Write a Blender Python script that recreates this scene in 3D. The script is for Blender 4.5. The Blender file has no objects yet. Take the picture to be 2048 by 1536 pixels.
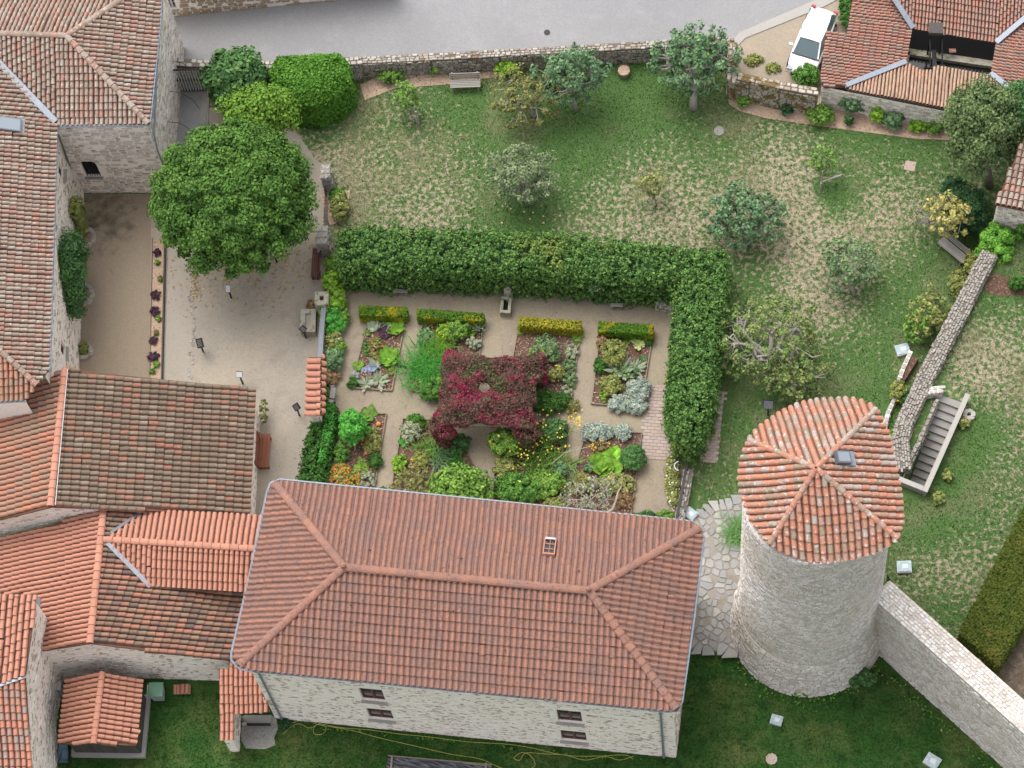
import bpy, math, numpy as np
from mathutils import Matrix, Vector
from mathutils.geometry import delaunay_2d_cdt
rng = np.random.default_rng(11)
scn = bpy.context.scene
COL = scn.collection

# ------------------------------------------------------------------ camera
H = 122.0
FPX = 5500.0
CC = np.array([1024., 768.]); NAD = np.array([1450., 3200.])
dn = np.array([NAD[0]-CC[0], NAD[1]-CC[1], FPX]); dn /= np.linalg.norm(dn)
UPc = -dn
Xc = np.array([1., 0, 0]) - dn[0]*dn; Xc /= np.linalg.norm(Xc)
Yc = np.cross(UPc, Xc)
RW = np.array([Xc, Yc, UPc])            # camera (right, down, forward) -> world
def ray(px, py): return RW @ np.array([px-CC[0], py-CC[1], FPX])
_g = ray(1024, 768)
CAM = np.array([_g[0]/_g[2]*H, _g[1]/_g[2]*H, H])
def P(px, py, z=0.):
    r = ray(px, py); return CAM + r*((z-CAM[2])/r[2])
def plane(a, b, c):
    A, B, D = P(*a), P(*b), P(*c); n = np.cross(B-A, D-A); n /= np.linalg.norm(n)
    return (n if n[2] > 0 else -n, A)
def on(pl, px, py):
    r = ray(px, py); return CAM + r*(((pl[1]-CAM) @ pl[0])/(r @ pl[0]))
cam = bpy.data.cameras.new('camera'); camo = bpy.data.objects.new('camera', cam); COL.objects.link(camo)
cam.sensor_width = 36; cam.lens = FPX/2048*36; cam.clip_start = 1; cam.clip_end = 1200
right, down, fwd = RW @ np.array([1, 0, 0]), RW @ np.array([0, 1, 0]), RW @ np.array([0, 0, 1])
M = Matrix.Identity(4)
for i in range(3):
    M[i][0], M[i][1], M[i][2], M[i][3] = right[i], -down[i], -fwd[i], CAM[i]
camo.matrix_world = M
scn.camera = camo

# ------------------------------------------------------------------ light
SUN_EL, SUN_AZ = math.radians(66), math.radians(325)     # azimuth the light comes from, clockwise from +Y
w = bpy.data.worlds.new('World'); scn.world = w; w.use_nodes = True
nt = w.node_tree; nt.nodes.clear()
sky = nt.nodes.new('ShaderNodeTexSky'); sky.sky_type = 'NISHITA'; sky.sun_disc = False
sky.sun_elevation = SUN_EL; sky.sun_rotation = SUN_AZ; sky.air_density = 1.0; sky.dust_density = 4.0; sky.ozone_density = 1.0
hs = nt.nodes.new('ShaderNodeHueSaturation'); hs.inputs['Saturation'].default_value = 0.22
bgn = nt.nodes.new('ShaderNodeBackground'); bgn.inputs['Strength'].default_value = 0.15
wo = nt.nodes.new('ShaderNodeOutputWorld')
nt.links.new(sky.outputs[0], hs.inputs['Color']); nt.links.new(hs.outputs[0], bgn.inputs[0]); nt.links.new(bgn.outputs[0], wo.inputs[0])
sl = bpy.data.lights.new('sun', 'SUN'); sl.energy = 0.6; sl.angle = math.radians(40); sl.color = (1.0, 0.95, 0.89)
so = bpy.data.objects.new('sun', sl); COL.objects.link(so)
sd = Vector((math.sin(SUN_AZ)*math.cos(SUN_EL), math.cos(SUN_AZ)*math.cos(SUN_EL), math.sin(SUN_EL)))
so.rotation_euler = sd.to_track_quat('Z', 'Y').to_euler(); so.location = (0, 0, 60)
vs = scn.view_settings; vs.view_transform = 'Standard'; vs.look = 'None'; vs.gamma = 1; vs.exposure = 1.06; vs.use_curve_mapping = False
scn.render.engine = 'CYCLES'
scn.cycles.max_bounces = 5; scn.cycles.use_denoising = True

# ------------------------------------------------------------------ materials
MATS = {}
def mat(name, stops, patch=None, fine=(14, .25), rough=.9, bump=.0, patch2=None, metal=0., alpha=None, spec=.3, attr=None):
    """stops: colours picked per piece; patch=(scale,colour,lo,hi[,detail]) stains by world noise; fine=(scale,amount)"""
    if name in MATS: return MATS[name]
    if not any(k in name for k in ('mortar', 'stone', 'joint', 'wood', 'leaf', 'lawn', 'blade', 'paint')): stops = [tuple(v*.91 for v in c) for c in stops]
    m = bpy.data.materials.new(name); m.use_nodes = True; t = m.node_tree; N = t.nodes; L = t.links
    b = N['Principled BSDF']; b.inputs['Roughness'].default_value = rough; b.inputs['Metallic'].default_value = metal
    b.inputs['Specular IOR Level'].default_value = spec
    geo = N.new('ShaderNodeNewGeometry')
    if len(stops) == 1:
        c = N.new('ShaderNodeRGB'); c.outputs[0].default_value = (*stops[0], 1); col = c.outputs[0]
    else:
        at = N.new('ShaderNodeAttribute'); at.attribute_name = 'rnd'
        oi = N.new('ShaderNodeObjectInfo')
        ad = N.new('ShaderNodeMath'); ad.operation = 'ADD'; L.new(at.outputs['Fac'], ad.inputs[0]); L.new(oi.outputs['Random'], ad.inputs[1])
        fr = N.new('ShaderNodeMath'); fr.operation = 'FRACT'; L.new(ad.outputs[0], fr.inputs[0])
        rp = N.new('ShaderNodeValToRGB'); rp.color_ramp.interpolation = 'LINEAR'
        e = rp.color_ramp.elements
        n = len(stops)
        while len(e) < n: e.new(.5)
        for i, s in enumerate(stops): e[i].position = i/(n-1)*.999; e[i].color = (*s[:3], 1)
        L.new(fr.outputs[0], rp.inputs[0]); col = rp.outputs[0]
    def noise(sc, det=4, rg=.55, off=0.):
        tx = N.new('ShaderNodeTexNoise'); tx.inputs['Scale'].default_value = sc; tx.inputs['Detail'].default_value = det; tx.inputs['Roughness'].default_value = rg
        if off:
            vm = N.new('ShaderNodeVectorMath'); vm.operation = 'ADD'; vm.inputs[1].default_value = (off, off*.7, off*.3)
            L.new(geo.outputs['Position'], vm.inputs[0]); L.new(vm.outputs[0], tx.inputs['Vector'])
        else: L.new(geo.outputs['Position'], tx.inputs['Vector'])
        return tx.outputs[0]
    for k, pt in enumerate((patch, patch2)):
        if not pt: continue
        sc, pc, lo, hi = pt[:4]
        nz = noise(sc, pt[4] if len(pt) > 4 else 5, .6, 17.3*(k+1))
        if k == 0 and attr:
            aa = N.new('ShaderNodeAttribute'); aa.attribute_name = attr
            s_ = N.new('ShaderNodeMath'); s_.operation = 'ADD'; L.new(nz, s_.inputs[0]); L.new(aa.outputs['Fac'], s_.inputs[1]); nz = s_.outputs[0]
        mr = N.new('ShaderNodeMapRange'); mr.inputs['From Min'].default_value = lo; mr.inputs['From Max'].default_value = hi; L.new(nz, mr.inputs['Value'])
        mx = N.new('ShaderNodeMix'); mx.data_type = 'RGBA'; L.new(mr.outputs[0], mx.inputs[0]); L.new(col, mx.inputs[6]); mx.inputs[7].default_value = (*pc, 1)
        col = mx.outputs[2]
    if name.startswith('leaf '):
        ta = N.new('ShaderNodeAttribute'); ta.attribute_name = 'tip'  # paler new growth, also light on the tuft tops put into the colour
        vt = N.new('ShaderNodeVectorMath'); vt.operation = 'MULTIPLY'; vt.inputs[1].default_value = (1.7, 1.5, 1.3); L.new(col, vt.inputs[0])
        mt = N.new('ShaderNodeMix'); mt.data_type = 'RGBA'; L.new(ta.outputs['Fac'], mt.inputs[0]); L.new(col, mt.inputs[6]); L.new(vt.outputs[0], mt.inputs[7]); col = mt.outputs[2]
    if fine:
        nz = noise(fine[0], 3, .6, 5.1)
        mr = N.new('ShaderNodeMapRange'); mr.inputs['From Min'].default_value = .25; mr.inputs['From Max'].default_value = .75
        mr.inputs['To Min'].default_value = 1-fine[1]; mr.inputs['To Max'].default_value = 1+fine[1]; L.new(nz, mr.inputs['Value'])
        vm = N.new('ShaderNodeVectorMath'); vm.operation = 'SCALE'; L.new(col, vm.inputs[0]); L.new(mr.outputs[0], vm.inputs['Scale'])
        col = vm.outputs[0]
        if bump:
            bp = N.new('ShaderNodeBump'); bp.inputs['Strength'].default_value = bump; bp.inputs['Distance'].default_value = .03
            L.new(nz, bp.inputs['Height']); L.new(bp.outputs[0], b.inputs['Normal'])
    L.new(col, b.inputs['Base Color'])
    if alpha is not None:
        b.inputs['Alpha'].default_value = alpha
    MATS[name] = m; return m

TC = (.50, .135, .065); TC2 = (.42, .12, .07); TCo = (.66, .19, .08); LICH = (.34, .30, .23); GREY = (.24, .19, .14); PINK = (.40, .17, .12)
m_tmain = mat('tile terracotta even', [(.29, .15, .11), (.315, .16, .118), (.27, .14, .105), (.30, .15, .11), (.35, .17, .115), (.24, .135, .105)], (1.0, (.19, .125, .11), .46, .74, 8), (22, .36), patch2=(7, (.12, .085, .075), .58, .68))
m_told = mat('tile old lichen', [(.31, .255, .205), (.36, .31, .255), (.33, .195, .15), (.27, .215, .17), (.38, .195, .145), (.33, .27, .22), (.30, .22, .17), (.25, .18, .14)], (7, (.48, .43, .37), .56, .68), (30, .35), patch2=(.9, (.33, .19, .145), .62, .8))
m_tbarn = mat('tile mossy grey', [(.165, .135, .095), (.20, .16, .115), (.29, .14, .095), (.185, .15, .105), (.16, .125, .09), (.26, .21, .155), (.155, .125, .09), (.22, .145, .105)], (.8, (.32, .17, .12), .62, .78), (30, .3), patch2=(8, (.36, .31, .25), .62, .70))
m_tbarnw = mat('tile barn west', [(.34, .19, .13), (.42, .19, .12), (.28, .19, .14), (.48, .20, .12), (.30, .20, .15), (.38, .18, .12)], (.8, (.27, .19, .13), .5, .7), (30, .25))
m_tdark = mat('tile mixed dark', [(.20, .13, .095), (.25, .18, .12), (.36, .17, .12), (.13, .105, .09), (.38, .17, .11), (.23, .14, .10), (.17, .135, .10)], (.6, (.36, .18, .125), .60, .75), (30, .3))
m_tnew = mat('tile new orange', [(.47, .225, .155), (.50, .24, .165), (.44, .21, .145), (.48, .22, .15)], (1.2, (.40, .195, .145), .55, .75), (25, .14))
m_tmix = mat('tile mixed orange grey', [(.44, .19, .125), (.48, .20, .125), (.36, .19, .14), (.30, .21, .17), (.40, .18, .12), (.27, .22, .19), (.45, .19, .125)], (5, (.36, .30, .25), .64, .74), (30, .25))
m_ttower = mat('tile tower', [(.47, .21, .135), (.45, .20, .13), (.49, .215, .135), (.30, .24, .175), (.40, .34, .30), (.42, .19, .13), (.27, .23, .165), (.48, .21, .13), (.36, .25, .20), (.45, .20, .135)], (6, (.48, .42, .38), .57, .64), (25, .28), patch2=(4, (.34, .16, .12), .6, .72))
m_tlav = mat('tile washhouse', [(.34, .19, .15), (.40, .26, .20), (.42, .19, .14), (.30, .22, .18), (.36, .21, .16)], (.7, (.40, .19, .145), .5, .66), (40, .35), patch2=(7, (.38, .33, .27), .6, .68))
m_tlavS = mat('tile washhouse beige', [(.44, .31, .22), (.38, .28, .20), (.50, .33, .23), (.36, .22, .16)], (.7, (.46, .25, .17), .55, .75), (50, .35))
m_chan = mat('tile channel', [(.22, .105, .08), (.26, .12, .09), (.18, .09, .07)], None, (20, .3))  # channel colours hold gutter dirt plus painted shade; tile ends use them too
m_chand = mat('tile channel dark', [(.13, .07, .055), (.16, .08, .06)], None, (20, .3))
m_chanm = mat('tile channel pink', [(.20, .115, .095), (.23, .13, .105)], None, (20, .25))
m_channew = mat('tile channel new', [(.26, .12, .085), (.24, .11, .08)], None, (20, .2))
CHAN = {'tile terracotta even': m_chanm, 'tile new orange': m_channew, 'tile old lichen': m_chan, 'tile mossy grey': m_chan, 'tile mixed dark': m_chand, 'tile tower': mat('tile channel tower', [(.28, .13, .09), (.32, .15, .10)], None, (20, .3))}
m_deck = mat('roof underlay', [(.16, .075, .05)], None, (20, .3))
m_deckg = mat('roof underlay dark', [(.09, .06, .045)], None, (20, .3))
m_zinc = mat('zinc', [(.26, .29, .335)], (2, (.28, .31, .36), .5, .7), (10, .15), rough=.5, metal=.3)
m_zincd = mat('zinc dark', [(.16, .17, .19)], None, (10, .15), rough=.5, metal=.3)
m_mort = mat('mortar cream', [(.88, .805, .74)], (1.2, (.81, .73, .655), .5, .75), (12, .10), bump=.4, patch2=(11, (.26, .20, .15), .66, .70))
m_slit = mat('dark joint', [(.32, .25, .19), (.40, .32, .25), (.26, .20, .15), (.48, .40, .32)], None, (20, .2))  # thin dark strips painted in for shadowed gaps between stones
m_stone_c = mat('stone cream', [(.87, .80, .73), (.85, .775, .70), (.78, .70, .62), (.88, .81, .745), (.71, .625, .54), (.84, .765, .69), (.86, .785, .71), (.81, .735, .655)], None, (30, .16), bump=.3)
m_mortg = mat('mortar grey', [(.86, .80, .735)], (1.0, (.72, .66, .60), .5, .75), (12, .15), bump=.4)
m_stone_g = mat('stone grey', [(.66, .605, .55), (.58, .525, .465), (.72, .67, .615), (.52, .465, .41), (.64, .585, .53)], (2, (.36, .30, .24), .58, .78), (30, .22), bump=.3)
m_stone_t = mat('stone tower', [(.71, .67, .635), (.67, .63, .59), (.59, .54, .49), (.75, .71, .675), (.52, .465, .415), (.70, .655, .61)], (.4, (.56, .48, .39), .52, .75), (25, .25), bump=.4, patch2=(2.2, (.46, .41, .355), .50, .66))
m_mortt = mat('mortar tower', [(.50, .46, .42)], (.5, (.43, .36, .29), .5, .75), (15, .25), bump=.4, patch2=(15, (.12, .10, .085), .60, .64))
m_stone_r = mat('rubble stone', [(.38, .345, .31), (.31, .28, .245), (.46, .42, .37), (.22, .19, .165), (.36, .30, .25)], (1.5, (.20, .13, .075), .58, .68), (30, .3), bump=.3)
m_stone_m = mat('mossy rubble', [(.46, .41, .34), (.38, .33, .27), (.52, .47, .4), (.30, .24, .17)], (1.6, (.17, .11, .03), .50, .58), (30, .3), bump=.3)
m_mortr = mat('rubble joint', [(.15, .125, .10)], (2, (.10, .10, .04), .55, .7), (20, .3))
m_stone_w = mat('lichened wall top', [(.34, .31, .275), (.29, .265, .235), (.40, .37, .33), (.25, .225, .20)], (9, (.13, .12, .10), .55, .62), (30, .3), bump=.3)
m_stone_p = mat('pale wall top stone', [(.40, .37, .33), (.34, .31, .27), (.46, .43, .385), (.28, .25, .22)], (3, (.30, .26, .2), .6, .7), (30, .3), bump=.3)
m_flag = mat('flagstone', [(.29, .285, .275), (.255, .25, .248), (.33, .32, .305), (.265, .26, .26), (.39, .37, .34), (.29, .28, .262)], (3, (.25, .235, .205), .58, .78), (20, .15), bump=.1)
m_flagj = mat('flag joint', [(.27, .24, .205)], (1.5, (.20, .17, .13), .5, .7), (20, .2))
m_brick = mat('paving brick', [(.42, .32, .27), (.38, .30, .26), (.46, .36, .31), (.40, .33, .29)], None, (20, .15))
m_asph = mat('asphalt', [(.28, .276, .278)], (.22, (.235, .23, .235), .42, .66, 8), (14, .14), patch2=(.9, (.30, .295, .295), .55, .85, 8))
m_grav = mat('garden gravel', [(.31, .26, .185)], (.5, (.24, .195, .15), .45, .72, 8), (12, .16), patch2=(1.8, (.18, .145, .11), .58, .8, 8), bump=.15)
m_sand = mat('court gravel', [(.325, .29, .24)], (.35, (.35, .30, .235), .42, .62, 8), (12, .13), patch2=(.9, (.25, .205, .17), .56, .80, 9), bump=.15)
m_yard = mat('yard sand', [(.30, .24, .175)], (.5, (.27, .205, .14), .45, .7), (10, .1), bump=.1, patch2=(1, (.24, .185, .13), .6, .8))
m_pathc = mat('path grey sand', [(.36, .32, .27)], (.8, (.31, .275, .235), .5, .75), (12, .1))
m_mulch = mat('bark mulch', [(.125, .07, .05)], (9, (.24, .145, .105), .54, .62, 8), (40, .5), bump=.8)
m_mulchl = mat('pale wood chip', [(.46, .33, .24)], (8, (.26, .17, .12), .52, .66, 8), (40, .3), bump=.8)
m_dirt = mat('parking dirt', [(.33, .275, .21)], (1.0, (.34, .27, .2), .5, .7), (12, .15), patch2=(3, (.09, .12, .04), .66, .72))
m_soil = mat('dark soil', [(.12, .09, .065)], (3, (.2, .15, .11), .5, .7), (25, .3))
m_lawn = mat('patchy lawn', [(.070, .130, .038)], (4.6, (.33, .275, .195), .47, .63, 12), (22, .5), patch2=(.35, (.17, .16, .09), .50, .80, 8), bump=.8, spec=.08, attr='dry')
m_lawnd = mat('green lawn', [(.032, .085, .018)], (.5, (.10, .125, .04), .46, .74, 8), (16, .5), patch2=(1.6, (.022, .056, .012), .5, .7), bump=.7, spec=.08)
m_tuft = mat('grass blades', [(.048, .115, .028), (.065, .135, .033), (.085, .14, .045), (.055, .12, .03)], None, (20, .2))
m_tuftd = mat('dry blades', [(.36, .30, .19), (.30, .26, .15), (.2, .2, .09)], None, (20, .2))
m_woodg = mat('weathered wood', [(.30, .28, .25), (.25, .235, .21), (.34, .315, .28)], None, (25, .2))
m_woodb = mat('brown painted wood', [(.11, .035, .025), (.09, .03, .022)], None, (25, .15), rough=.6)
m_woodr = mat('red brown wood', [(.26, .075, .035), (.22, .065, .03)], None, (25, .15), rough=.6)
m_wind = mat('window wood', [(.15, .065, .045)], None, (25, .15))
m_edge = mat('bed edging wood', [(.19, .155, .115), (.24, .2, .15)], None, (25, .25))
m_dwood = mat('dark boards', [(.085, .075, .07), (.10, .09, .085), (.07, .062, .058)], None, (25, .2))
m_black = mat('black metal', [(.018, .017, .018)], None, None, rough=.5)
m_white = mat('white plastic', [(.5, .51, .53)], None, None, rough=.4)
m_panelw = mat('white panel', [(.56, .57, .60)], (30, (.5, .52, .56), .55, .65), None, rough=.4)
m_glass = mat('dark glass', [(.03, .035, .04)], None, None, rough=.1, spec=.6)
m_glassl = mat('pale roof glass', [(.25, .29, .33)], None, None, rough=.15, spec=.6)
m_lamp = mat('frosted lamp glass', [(.27, .38, .40)], (9, (.40, .48, .49), .5, .65), None, rough=.3)
m_conc = mat('pale concrete', [(.38, .36, .33)], (2, (.31, .29, .265), .5, .75), (20, .12))
m_concg = mat('grey concrete', [(.30, .285, .265)], (2, (.22, .21, .195), .5, .75), (20, .15))
m_step = mat('stair stone', [(.30, .285, .265), (.27, .255, .24)], (2, (.20, .185, .17), .5, .7), (20, .15))
m_trough = mat('mossy stone', [(.34, .31, .25)], (5, (.14, .15, .06), .52, .64), (20, .25), bump=.3)
m_bark = mat('bark', [(.26, .23, .19)], (6, (.16, .13, .1), .5, .65), (30, .25))
m_barkp = mat('pale bark', [(.42, .38, .34)], (6, (.28, .25, .21), .5, .65), (30, .2))
m_water = mat('dark water', [(.012, .012, .01)], None, None, rough=.08, spec=.5)
m_hose = mat('yellow hose', [(.40, .38, .10)], None, None, rough=.5)
def leafm(name, *cols, patch=None, fine=(6, .28), patch2=None): return mat('leaf '+name, list(cols), patch, fine, patch2=patch2, rough=.7, spec=.12)
l_linden = leafm('linden', (.048, .115, .022), (.068, .15, .028), (.034, .088, .018), (.09, .18, .038), (.044, .105, .022))
l_yel = leafm('acacia', (.085, .18, .025), (.12, .22, .03), (.065, .15, .022), (.10, .20, .028))
l_laurel = leafm('laurel', (.04, .105, .035), (.065, .145, .048), (.028, .08, .025), (.10, .19, .07))
l_clip = leafm('clipped', (.065, .17, .022), (.085, .215, .026), (.045, .13, .016), (.12, .26, .036))
l_hedge = leafm('hornbeam', (.05, .13, .034), (.085, .18, .045), (.038, .10, .028), (.14, .24, .06), (.06, .145, .036), patch=(.42, (.16, .21, .05), .58, .74), fine=(4, .35))
l_orch = leafm('apple', (.10, .18, .075), (.14, .22, .10), (.075, .14, .06), (.19, .26, .14))
l_orch2 = leafm('apple blue', (.085, .17, .08), (.12, .21, .10), (.06, .13, .065), (.17, .26, .14))
l_grey = leafm('pear grey', (.13, .19, .095), (.18, .23, .125), (.10, .15, .07), (.22, .26, .16))
l_yelg = leafm('plum yellow', (.15, .18, .06), (.20, .20, .07), (.11, .15, .05), (.24, .19, .08))
l_old = leafm('old apple', (.10, .18, .05), (.14, .21, .065), (.07, .14, .035), (.22, .21, .09), (.11, .19, .05))
l_box = leafm('box', (.06, .14, .012), (.08, .17, .015), (.045, .11, .012), patch=(1.0, (.26, .24, .015), .50, .62))
l_boxy = leafm('box yellow', (.17, .22, .02), (.30, .27, .02), (.11, .17, .015), (.38, .26, .03), (.22, .24, .02))
l_creep = leafm('creeper', (.13, .05, .058), (.085, .085, .04), (.16, .04, .058), (.09, .10, .045), (.13, .05, .055), (.09, .055, .045), (.14, .065, .055), patch=(.8, (.27, .03, .07), .49, .64, 4), fine=(5, .45), patch2=(.9, (.09, .12, .045), .54, .66))
l_ivy = leafm('ivy', (.045, .13, .025), (.08, .20, .035), (.03, .09, .02), (.13, .27, .05))
l_ivyb = leafm('ivy bright', (.08, .22, .03), (.11, .27, .04), (.06, .17, .025))
l_dark = leafm('dark shrub', (.025, .07, .03), (.035, .09, .035), (.02, .055, .022))
l_blue = leafm('lavender cotton', (.24, .31, .27), (.32, .39, .34), (.15, .21, .18), (.38, .45, .40))
l_silver = leafm('silver', (.27, .32, .22), (.20, .25, .15), (.34, .37, .28))
l_lime = leafm('lime', (.13, .27, .03), (.18, .33, .04), (.10, .21, .025))
l_mid = leafm('mid', (.09, .20, .035), (.14, .27, .045), (.05, .12, .025), (.20, .32, .07))
l_brt = leafm('bright', (.06, .25, .035), (.08, .30, .05), (.045, .19, .03))
l_olive = leafm('olive', (.16, .20, .055), (.23, .26, .08), (.10, .14, .04), (.28, .27, .10))
l_yf = leafm('yellow flower', (.62, .48, .05), (.60, .40, .04), (.65, .55, .12))
l_of = leafm('orange flower', (.60, .26, .04), (.55, .18, .03), (.62, .36, .08))
l_wf = leafm('white flower', (.7, .7, .6), (.65, .62, .4))
l_purp = leafm('purple leaf', (.06, .03, .05), (.09, .045, .07), (.045, .03, .04))
l_cab = leafm('cabbage', (.22, .26, .36), (.28, .32, .42), (.16, .2, .28))
l_brown = leafm('brown herb', (.20, .13, .07), (.26, .17, .1), (.15, .12, .06))
l_conv = leafm('hedge plant', (.035, .10, .02), (.05, .13, .025), (.03, .08, .018))
l_moss = leafm('clipped wall hedge', (.055, .085, .012), (.08, .10, .016), (.045, .07, .012), patch=(.6, (.14, .13, .03), .52, .68))

# ------------------------------------------------------------------ mesh helpers
def link(o, parent=None, kind=None, basis=None):
    COL.objects.link(o)
    if parent is not None:
        o.parent = parent
        if parent.type == 'EMPTY' and basis is None: o.location = -Vector(parent.location)
    if basis is not None: o.matrix_basis = basis
    if kind: o['kind'] = kind
    return o
def mk(name, V, F, m, parent=None, kind=None, rnd=None, smooth=False, dry=None, basis=None, m2=None, dark=None):
    V = np.asarray(V, float); me = bpy.data.meshes.new(name)
    if isinstance(F, np.ndarray):
        n, k = F.shape
        me.vertices.add(len(V)); me.vertices.foreach_set('co', V.ravel())
        me.loops.add(n*k); me.loops.foreach_set('vertex_index', F.astype(np.int32).ravel())
        me.polygons.add(n); me.polygons.foreach_set('loop_start', np.arange(0, n*k, k, dtype=np.int32))
        me.update(calc_edges=True)
    else:
        me.from_pydata([tuple(v) for v in V], [], [tuple(int(i) for i in f) for f in F])
    if rnd is not None:
        a = me.attributes.new('rnd', 'FLOAT', 'POINT'); a.data.foreach_set('value', np.asarray(rnd, np.float32))
    if dry is not None:
        a = me.attributes.new('dry', 'FLOAT', 'POINT'); a.data.foreach_set('value', np.asarray(dry, np.float32))
    if smooth: me.polygons.foreach_set('use_smooth', [True]*len(me.polygons))
    me.materials.append(m)
    if m2 is not None: me.materials.append(m2); me.polygons.foreach_set('material_index', dark)
    return link(bpy.data.objects.new(name, me), parent, kind, basis)
def tag(o, label, cat, group=None):
    o['label'] = label; o['category'] = cat
    if group: o['group'] = group
    return o
def thing(name, label, cat, loc=(0, 0, 0), group=None):
    o = bpy.data.objects.new(name, None); COL.objects.link(o); o.empty_display_size = .3
    o.location = Vector([float(x) for x in loc]); return tag(o, label, cat, group)
class MB:
    def __init__(s): s.V = []; s.F = []; s.n = 0; s.R = []
    def add(s, V, F, r=None):
        V = np.asarray(V, float); s.V.append(V); s.F += [tuple(i+s.n for i in f) for f in F]; s.n += len(V)
        s.R += [rng.random() if r is None else r]*len(V); return s
    def box(s, c, ax, ay, az):
        """centre c, half vectors"""
        c, ax, ay, az = [np.asarray(q, float) for q in (c, ax, ay, az)]
        V = [c+i*ax+j*ay+k*az for k in (-1, 1) for j in (-1, 1) for i in (-1, 1)]
        return s.add(V, [(0, 2, 3, 1), (4, 5, 7, 6), (0, 1, 5, 4), (2, 6, 7, 3), (0, 4, 6, 2), (1, 3, 7, 5)])
    def beam(s, a, b, w, h, up=(0, 0, 1)):
        a, b = np.asarray(a, float), np.asarray(b, float); d = b-a; L = np.linalg.norm(d); d = d/L
        up = np.array(up, float); sd_ = np.cross(d, up); q = np.linalg.norm(sd_)
        if q < 1e-3: sd_ = np.array([1., 0, 0])
        else: sd_ /= q
        u2 = np.cross(sd_, d)
        return s.box((a+b)/2, d*L/2, sd_*w/2, u2*h/2)
    def tube(s, pts, rad, k=6, cap=True):
        pts = np.asarray(pts, float); n = len(pts)
        rad = np.full(n, rad) if np.isscalar(rad) else np.asarray(rad)
        V = []; F = []
        ref = np.array([.31, .17, .93])
        for i in range(n):
            d = pts[min(i+1, n-1)]-pts[max(i-1, 0)]; d = d/(np.linalg.norm(d)+1e-9)
            a = np.cross(d, ref); a = a/(np.linalg.norm(a)+1e-9) if np.linalg.norm(a) > 1e-2 else np.array([1., 0, 0]); b = np.cross(d, a)
            for j in range(k):
                t = 2*math.pi*j/k; V.append(pts[i]+rad[i]*(math.cos(t)*a+math.sin(t)*b))
        for i in range(n-1):
            for j in range(k): F.append((i*k+j, i*k+(j+1) % k, (i+1)*k+(j+1) % k, (i+1)*k+j))
        if cap: F.append(tuple(range(k))[::-1]); F.append(tuple((n-1)*k+j for j in range(k)))
        return s.add(V, F)
    def build(s, name, m, parent=None, kind=None, smooth=False):
        return mk(name, np.concatenate(s.V), s.F, m, parent, kind, s.R, smooth)
def in_poly(pts, poly):
    pts = np.asarray(pts); poly = np.asarray(poly); x, y = pts[:, 0], pts[:, 1]; c = np.zeros(len(pts), bool)
    for i in range(len(poly)):
        x1, y1 = poly[i]; x2, y2 = poly[i-1]
        if y1 == y2: continue
        c ^= ((y1 > y) != (y2 > y)) & (x < (x2-x1)*(y-y1)/(y2-y1)+x1)
    return c
def tri(poly, holes=(), grid=None):
    poly = [tuple(p) for p in poly]; V = [Vector(p) for p in poly]; E = [(i, (i+1) % len(poly)) for i in range(len(poly))]
    for h in holes:
        b = len(V); V += [Vector(p) for p in h]; E += [(b+i, b+(i+1) % len(h)) for i in range(len(h))]
    if grid:
        a = np.array(poly); lo, hi = a.min(0), a.max(0)
        gx, gy = np.meshgrid(np.arange(lo[0], hi[0], grid), np.arange(lo[1], hi[1], grid)); g = np.stack([gx.ravel(), gy.ravel()], 1)
        g += (rng.random(g.shape)-.5)*grid*.3; g = g[in_poly(g, a)]; V += [Vector(p) for p in g]
    r = delaunay_2d_cdt(V, E, [], 0, 1e-5); vv = np.array([tuple(v) for v in r[0]]); ff = np.array([tuple(f) for f in r[2] if len(f) == 3])
    c = vv[ff].mean(1); k = in_poly(c, poly)
    for h in holes: k &= ~in_poly(c, h)
    return vv, ff[k]
def slab(name, px, z, m, depth=.3, grid=None, dry=None, kind='structure', parent=None, world=False, holes=()):
    poly = [(P(x, y, z)[:2] if not world else np.array((x, y))) for x, y in px]
    hol = [[P(x, y, z)[:2] for x, y in h] for h in holes]
    vv, ff = tri(poly, hol, grid)
    a = vv[ff]; ar = np.cross(a[:, 1]-a[:, 0], a[:, 2]-a[:, 0]); ff[ar < 0] = ff[ar < 0][:, ::-1]
    V = np.c_[vv, np.full(len(vv), z)]; F = [tuple(f) for f in ff]
    for ring in [poly]+hol:
        b = len(V); n = len(ring)
        V = np.vstack([V, [(*p, z) for p in ring], [(*p, z-depth) for p in ring]])
        F += [(b+i, b+(i+1) % n, b+n+(i+1) % n, b+n+i) for i in range(n)]
    d = None
    if dry is not None: d = dryness(V)
    return mk(name, V, F, m, parent, kind, dry=d)
DRY = []
def dryness(V):
    out = np.zeros(len(V))
    for x, y, r, a in DRY:
        c = P(x, y)[:2]; out += a*np.exp(-((V[:, :2]-c)**2).sum(1)/(2*(r/43.)**2))
    return np.clip(out*1.7-.028, -.25, .085 if len(DRY) > 9 else .2)
def tr(c, R=None, s=(1, 1, 1)):
    m = np.eye(4); m[:3, :3] = (np.eye(3) if R is None else R) @ np.diag(s); m[:3, 3] = c; return m
def frame_m(x, y, z, c):
    m = np.eye(4); m[:3, 0] = x; m[:3, 1] = y; m[:3, 2] = z; m[:3, 3] = c; return m
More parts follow.
